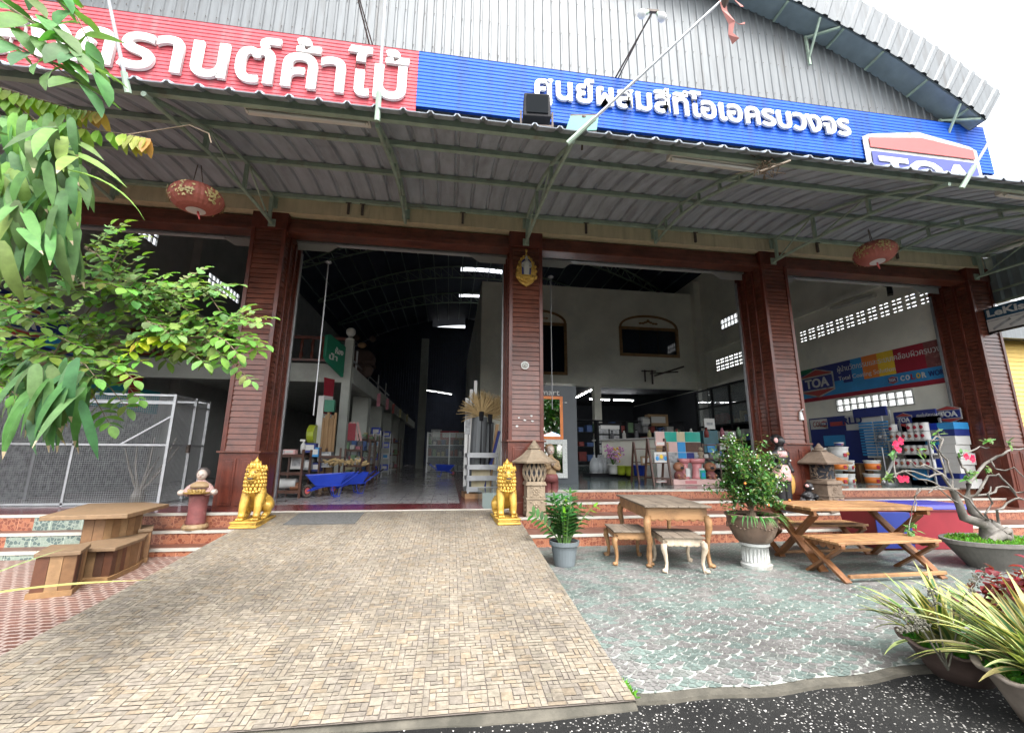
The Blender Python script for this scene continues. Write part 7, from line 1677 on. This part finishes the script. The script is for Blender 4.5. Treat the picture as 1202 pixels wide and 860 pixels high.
# ------------------------------------------------------------------ foliage at the left
def pinnate(b, s, pts, r, LL, W, rg, col, step=.05, tipcol=None, droop=.5):
    pts = [Vector(p) for p in pts]; s.tube(pts, [r*(1-.7*i/(len(pts)-1)) for i in range(len(pts))], 5); acc = 0; k = 0
    for p, q in zip(pts, pts[1:]):
        d = (q-p); L = d.length; d.normalize(); n = max(1, int(L/step))
        for i in range(n):
            o = p+d*(L*(i+.5)/n); side = d.cross(Vector((rg.gauss(0, .35), -.6, 1))).normalized(); k += 1
            for sg in (-1, 1):
                if rg.random() < .08: continue
                leaf(b, o, side*sg+d*.35+Vector((0, 0, rg.uniform(-.25, .2))), Vector((rg.gauss(0, .3), -.4, 1)), LL*rg.uniform(.75, 1.15), W*rg.uniform(.8, 1.15), droop*rg.uniform(.3, 1.4), 4, 'ovate', .2, col=jit(col, rg, .28))
    leaf(b, pts[-1], d, (0, -.4, 1), LL, W, droop, 4, 'ovate', col=jit(col, rg, .25))
t = thing('leafy_tree', 'tree with sprays of rounded bright green leaves reaching in from the left edge', 'tree', (-4.4, 2.7, LP)); O = t.location
b = MB(); s = MB(); rg = random.Random(14)
def RP(px, py, Y): return at(px, py, Y)-O
s.tube([(0, 0, 0), (.05, 0, .8), (0.1, .05, 1.6), (.35, .1, 2.1), (.9, .1, 2.5)], [.07, .06, .05, .04, .025], 8)
green, mid, yel, pale = (.165, .31, .055), (.115, .235, .055), (.34, .46, .03), (.2, .33, .1)
mains = [([(-60, 440), (60, 415), (150, 400), (215, 397), (250, 395), (266, 380)], 3.1, .02), ([(-60, 400), (40, 350), (110, 330), (170, 345), (240, 340)], 3.0, .016), ([(-60, 470), (30, 430), (90, 420), (150, 430)], 2.9, .016), ([(100, 290), (128, 310), (160, 360), (190, 400), (230, 420)], 3.0, .012), ([(-40, 380), (60, 375), (140, 370), (200, 372)], 3.2, .014)]
for pp, Y, r in mains:
    pts = [RP(x, y, Y+.06*math.sin(i)) for i, (x, y) in enumerate(pp)]; s.tube(pts, [r*(1-.75*i/(len(pts)-1)) for i in range(len(pts))], 6)
sprays = []
for pp, Y, r in mains:
    for (xa, ya), (xb, yb) in zip(pp, pp[1:]):
        for k in range(9):
            u = rg.random(); x, y = xa+(xb-xa)*u, ya+(yb-ya)*u; a = rg.uniform(-1.2, 1.2); L = rg.uniform(28, 58); sprays.append((x, y, x+L*math.cos(a), y+L*math.sin(a)*.75-4, Y+rg.uniform(-.25, .25), mid if rg.random() < .4 else green if rg.random() < .75 else pale))
sprays += [(250, 395, 303, 412, 3.1, green), (262, 385, 312, 405, 3.1, green), (235, 398, 296, 448, 3.05, pale), (222, 398, 262, 430, 3.05, pale), (240, 340, 262, 340, 3, green), (180, 345, 232, 372, 3.0, green), (110, 335, 240, 335, 3.0, green), (205, 383, 262, 372, 3.0, green), (120, 310, 150, 345, 3, green), (10, 300, 70, 330, 2.8, mid), (-20, 320, 60, 350, 2.8, green), (20, 340, 100, 345, 2.85, green), (-20, 345, 50, 385, 2.75, green), (0, 400, 60, 420, 2.7, green), (-20, 420, 40, 450, 2.65, green), (60, 420, 110, 445, 2.75, mid), (-10, 450, 40, 480, 2.6, green), (60, 300, 120, 320, 2.9, mid), (-30, 380, 30, 400, 2.7, green), (40, 390, 100, 410, 2.75, green), (60, 360, 90, 400, 3, green), (20, 420, 55, 460, 2.8, green), (0, 435, 60, 440, 2.8, green), (40, 440, 60, 470, 2.75, green), (110, 440, 150, 480, 2.9, mid), (120, 430, 165, 470, 2.9, mid), (90, 440, 130, 500, 2.9, mid), (230, 400, 200, 410, 2.95, pale)]
for xa, ya, xb, yb, Y, c_ in sprays:
    p, q = RP(xa, ya, Y), RP(xb, yb, Y-.05); m_ = p.lerp(q, .5)+Vector((0, 0, .02)); pinnate(b, s, [p, m_, q], .005, rg.uniform(.055, .085), rg.uniform(.04, .056), rg, c_, .042)
for xa, ya, xb, yb in ((150, 392, 165, 402), (178, 398, 205, 404), (168, 405, 150, 415), (165, 400, 188, 395)): pinnate(b, s, [RP(xa, ya, 2.85), RP(xb, yb, 2.8)], .005, .085, .05, rg, yel, .04)
s.build('branches', M['twig'], t); b.build('crown', M['leaf'], t, smooth=True)
t = thing('climber', 'climbing vine with big oval leaves and drooping yellowing sprays at the top left', 'vine', (-4.2, 2.35, LP)); O = t.location; b = MB(); s = MB(); rg = random.Random(31)
s.tube([(0, 0, 0), (.1, 0, 1.5), (.2, .0, 2.6), (.5, -.1, 3.4)], [.03, .03, .025, .015], 7)
for pp, Y in (([(-30, -20), (20, 15), (60, 40), (90, 60), (112, 85)], 2.3), ([(-40, 30), (10, 50), (60, 75), (95, 100)], 2.3), ([(30, -40), (60, -5), (90, 20), (105, 50)], 2.35), ([(-30, -60), (30, -40), (60, -20)], 2.3)):
    pts = [RP(x, y, Y) for x, y in pp]; pinnate(b, s, pts, .008, .2, .085, rg, (.1, .23, .07), .08, droop=.7)
for (x, y, L, W, ang) in ((40, 5, .2, .08, 2.2), (58, 30, .22, .09, 2.4), (78, 45, .22, .09, 2.3), (95, 68, .22, .08, 2.4), (70, 70, .2, .07, 2.0), (88, 80, .2, .06, 2.1), (30, 45, .2, .08, 2.6), (52, 55, .2, .08, 2.6)):
    leaf(b, RP(x-12, y-12, 2.28), (math.cos(ang-1.7), -.2, -.55), (0, -.6, 1), L, W, .5, 5, 'ovate', .15, col=jit((.11, .23, .08), rg, .2))
for pp, c0, c1 in (([(-10, 100), (40, 115), (85, 128), (120, 132)], (.22, .36, .04), (.45, .24, .1)), ([(0, 110), (40, 140), (90, 150), (150, 158), (175, 163)], (.2, .36, .05), (.45, .27, .1)), ([(-10, 130), (20, 150), (45, 170), (70, 190)], (.17, .34, .05), (.2, .35, .05))):
    pts = [RP(x, y, 2.45) for x, y in pp]; s.tube(pts, [.006, .005, .004, .003, .002][:len(pts)], 5); n = 16
    for i in range(n):
        u = i/(n-1)*(len(pts)-1); k = min(int(u), len(pts)-2); o = pts[k].lerp(pts[k+1], u-k); f = max(0, (i/n-.62)/.38); col = tuple(x*(1-f)+y*f for x, y in zip(c0, c1))
        for sg in (-1, 1): leaf(b, o, (rg.uniform(.0, .35), sg*.35-.1, -1), (0, -1, 0), rg.uniform(.085, .125), rg.uniform(.04, .06), .2, 4, 'ovate', .3, col=jit(col, rg, .18), twist=rg.uniform(-.4, .4))
s.tube([RP(150, 158, 2.45), RP(190, 152, 2.5), RP(222, 147, 2.5), RP(245, 157, 2.5), RP(248, 168, 2.5)], .0035, 5)
s.build('stems', M['twig'], t); b.build('leaves', M['leaf'], t, smooth=True)
def strap_plant(label, loc, specs, name='strap_leaf_plant', seed=3, trunk=None):
    t = thing(name, label, 'plant', loc); O_ = t.location; b = MB(); rg = random.Random(seed); s = MB()
    if trunk: s.tube([Vector(p) for p in trunk], [.035]*len(trunk), 7); s.build('stem', M['twig'], t)
    for (x, y, Y, dx, dz, L, W, dr, c_, brown) in specs: leaf(b, at(x, y, Y)-O_, (dx, rg.uniform(-.5, .1), dz), (0, -.7, 1), L, W, dr, 9, 'strap', .22, tip=(.45, .36, .24) if brown else None, col=jit(c_, rg, .22), twist=rg.uniform(-.5, .5))
    b.build('leaves', M['leaf_thick'], t, smooth=True); return t
rg = random.Random(44); g1, g2, g3 = (.1, .21, .06), (.16, .29, .06), (.065, .15, .05); sp = []
for k in range(230):
    x = rg.uniform(-40, 95); y = rg.uniform(150, 310); dx = rg.uniform(-.25, .75); dx *= .6; sp.append((x, y-20, 2.3+rg.uniform(-.2, .3), dx, rg.uniform(-1.1, -.1), rg.uniform(.18, .32), rg.uniform(.034, .056), rg.uniform(.2, 1.0), rg.choice((g1, g1, g2, g3)), rg.random() < .35))
for x, y, dx in ((50, 200, .9), (40, 185, .8)): sp.append((x, y, 2.25, dx, .35, .5, .05, 1.5, g2, False))
strap_plant('broad strap leaved plant with drooping wavy leaves and browned tips at the left edge', (-3.4, 2.4, LP), sp, trunk=[(0, 0, 0), (.1, 0, .9), (.3, 0, 1.8), (.5, 0, 2.45)])
sp = []
for k in range(70):
    x = rg.uniform(22, 108); y = rg.uniform(430, 482); sp.append((x, y-12, 2.55+rg.uniform(-.2, .2), rg.uniform(-.3, .25), rg.uniform(-1.1, -.2), rg.uniform(.2, .38), rg.uniform(.036, .055), rg.uniform(.3, 1.0), rg.choice((g1, g3, g3)), rg.random() < .5))
for x, y in (): sp.append((x, y, 2.1, 1, .1, .42, .04, .5, g2, False))
for x, y in ((-20, 520), (-5, 550)): sp.append((x, y-15, 2.0, .12, -.4, .24, .05, .6, g2, True))
strap_plant('lower strap leaved plant hanging in front of the wire cage with pale dry tips', (-3.5, 2.6, LP), sp, seed=9, trunk=[(0, 0, 0), (.25, 0, .8), (.6, 0, 1.55)])
sp = [(-60, 705, 1.9, 1, .2, .58, .009, .4, (.24, .33, .1), False), (-70, 700, 2.0, .8, .42, .42, .008, .2, (.2, .3, .1), False)]
strap_plant('two pale arching blades reaching over the left patio from outside the photo', (-3.2, 1.9, LP), sp, name='arching_blade', seed=2)

# ------------------------------------------------------------------ beyond the shop on the right, and what the mirrors see
t = thing('yellow_house', 'yellow boarded house wall beyond the right end of the shop', 'house', (21.0, 12.5, 0))
b = MB(); z = 0
while z < 5.5: b.poly((-2.6, -.02, z), (4, -.02, z), (4, 0, z+.16), (-2.6, 0, z+.16)); b.poly((-2.6, 0, z+.16), (4, 0, z+.16), (4, -.02, z+.16), (-2.6, -.02, z+.16)); z += .16
b.poly((-2.6, 0, 0), (-2.6, 1.2, 0), (-2.6, 1.2, 5.5), (-2.6, 0, 5.5)); b.build('wall', M['yellow_wall'], t)
b = MB(); b.box(-2.9, 5.2, -.5, 1.3, 5.6, 5.75); b.box(-2.9, 5.2, -.6, -.5, 5.5, 6.6); b.box(-2.9, 5.2, -.62, -.6, 6.7, 6.9); b.box(-2.9, 5.2, -.5, 1.3, 6.6, 6.7); b.build('roof', M['zinc'], t); MB().cyl((-1.7, -.1, .5), (-1.7, -.1, 4.9), .06, n=10).build('down_pipe', M['white'], t); MB().box(-.5, 1.2, -.05, -.01, 1.2, 2.6).build('window', M['window'], t)
def tree(x, y, h, r, label, seed):
    t = thing('roadside_tree', label, 'tree', (x, y, -.06), 0, 'trees across the road'); rg = random.Random(seed); s = MB(); b = MB(); s.tube([(0, 0, 0), (.1, 0, h*.3), (0, .1, h*.55)], [.22, .17, .1], 8)
    for k in range(70):
        a = rg.uniform(0, 6.28); el = rg.uniform(-.5, 1.5); q = Vector((r*math.cos(a)*math.cos(el), r*math.sin(a)*math.cos(el), h*.5+r*math.sin(el)))*1; q = Vector((q.x*rg.uniform(.4, 1), q.y*rg.uniform(.4, 1), q.z))
        if k % 4 == 0: s.tube([(0, .05, h*.45), q*.5+Vector((0, 0, h*.25)), q], [.06, .035, .012], 5)
        for _ in range(60): leaf(b, q+Vector((rg.gauss(0, .4), rg.gauss(0, .4), rg.gauss(0, .35))), (rg.gauss(0, 1), rg.gauss(0, 1), rg.gauss(0, .6)), (0, 0, 1), rg.uniform(.3, .5), .24, .4, 2, 'ovate', col=jit((.05, .13, .03), rg, .4))
    s.build('trunk', M['twig'], t); b.build('crown', M['leaf'], t, smooth=True)
tree(8.5, -15, 6.5, 2.6, 'dense green tree across the road, the left one in the mirrors', 1); tree(13.5, -16, 7.2, 2.9, 'dense green tree across the road, the right one in the mirrors', 2)
t = thing('parasol', 'red and blue striped parasol across the road, seen in the mirrors', 'parasol', (6.2, -6.0, -.06)); b = MB(); n = 8
for k in range(n):
    a0, a1 = 2*math.pi*k/n, 2*math.pi*(k+1)/n; b.mat(k % 3); b.poly((0, 0, 2.75), (1.2*math.cos(a0), 1.2*math.sin(a0), 2.3), (1.2*math.cos(a1), 1.2*math.sin(a1), 2.3)); b.poly((1.2*math.cos(a0), 1.2*math.sin(a0), 2.3), (1.2*math.cos(a0), 1.2*math.sin(a0), 2.12), (1.2*math.cos(a1), 1.2*math.sin(a1), 2.12), (1.2*math.cos(a1), 1.2*math.sin(a1), 2.3))
b.build('canopy', [M['logo_red'], M['sky_blue'], M['white']], t); MB().cyl((0, 0, 0), (0, 0, 2.75), .025, n=8).build('pole', M['iron'], t)
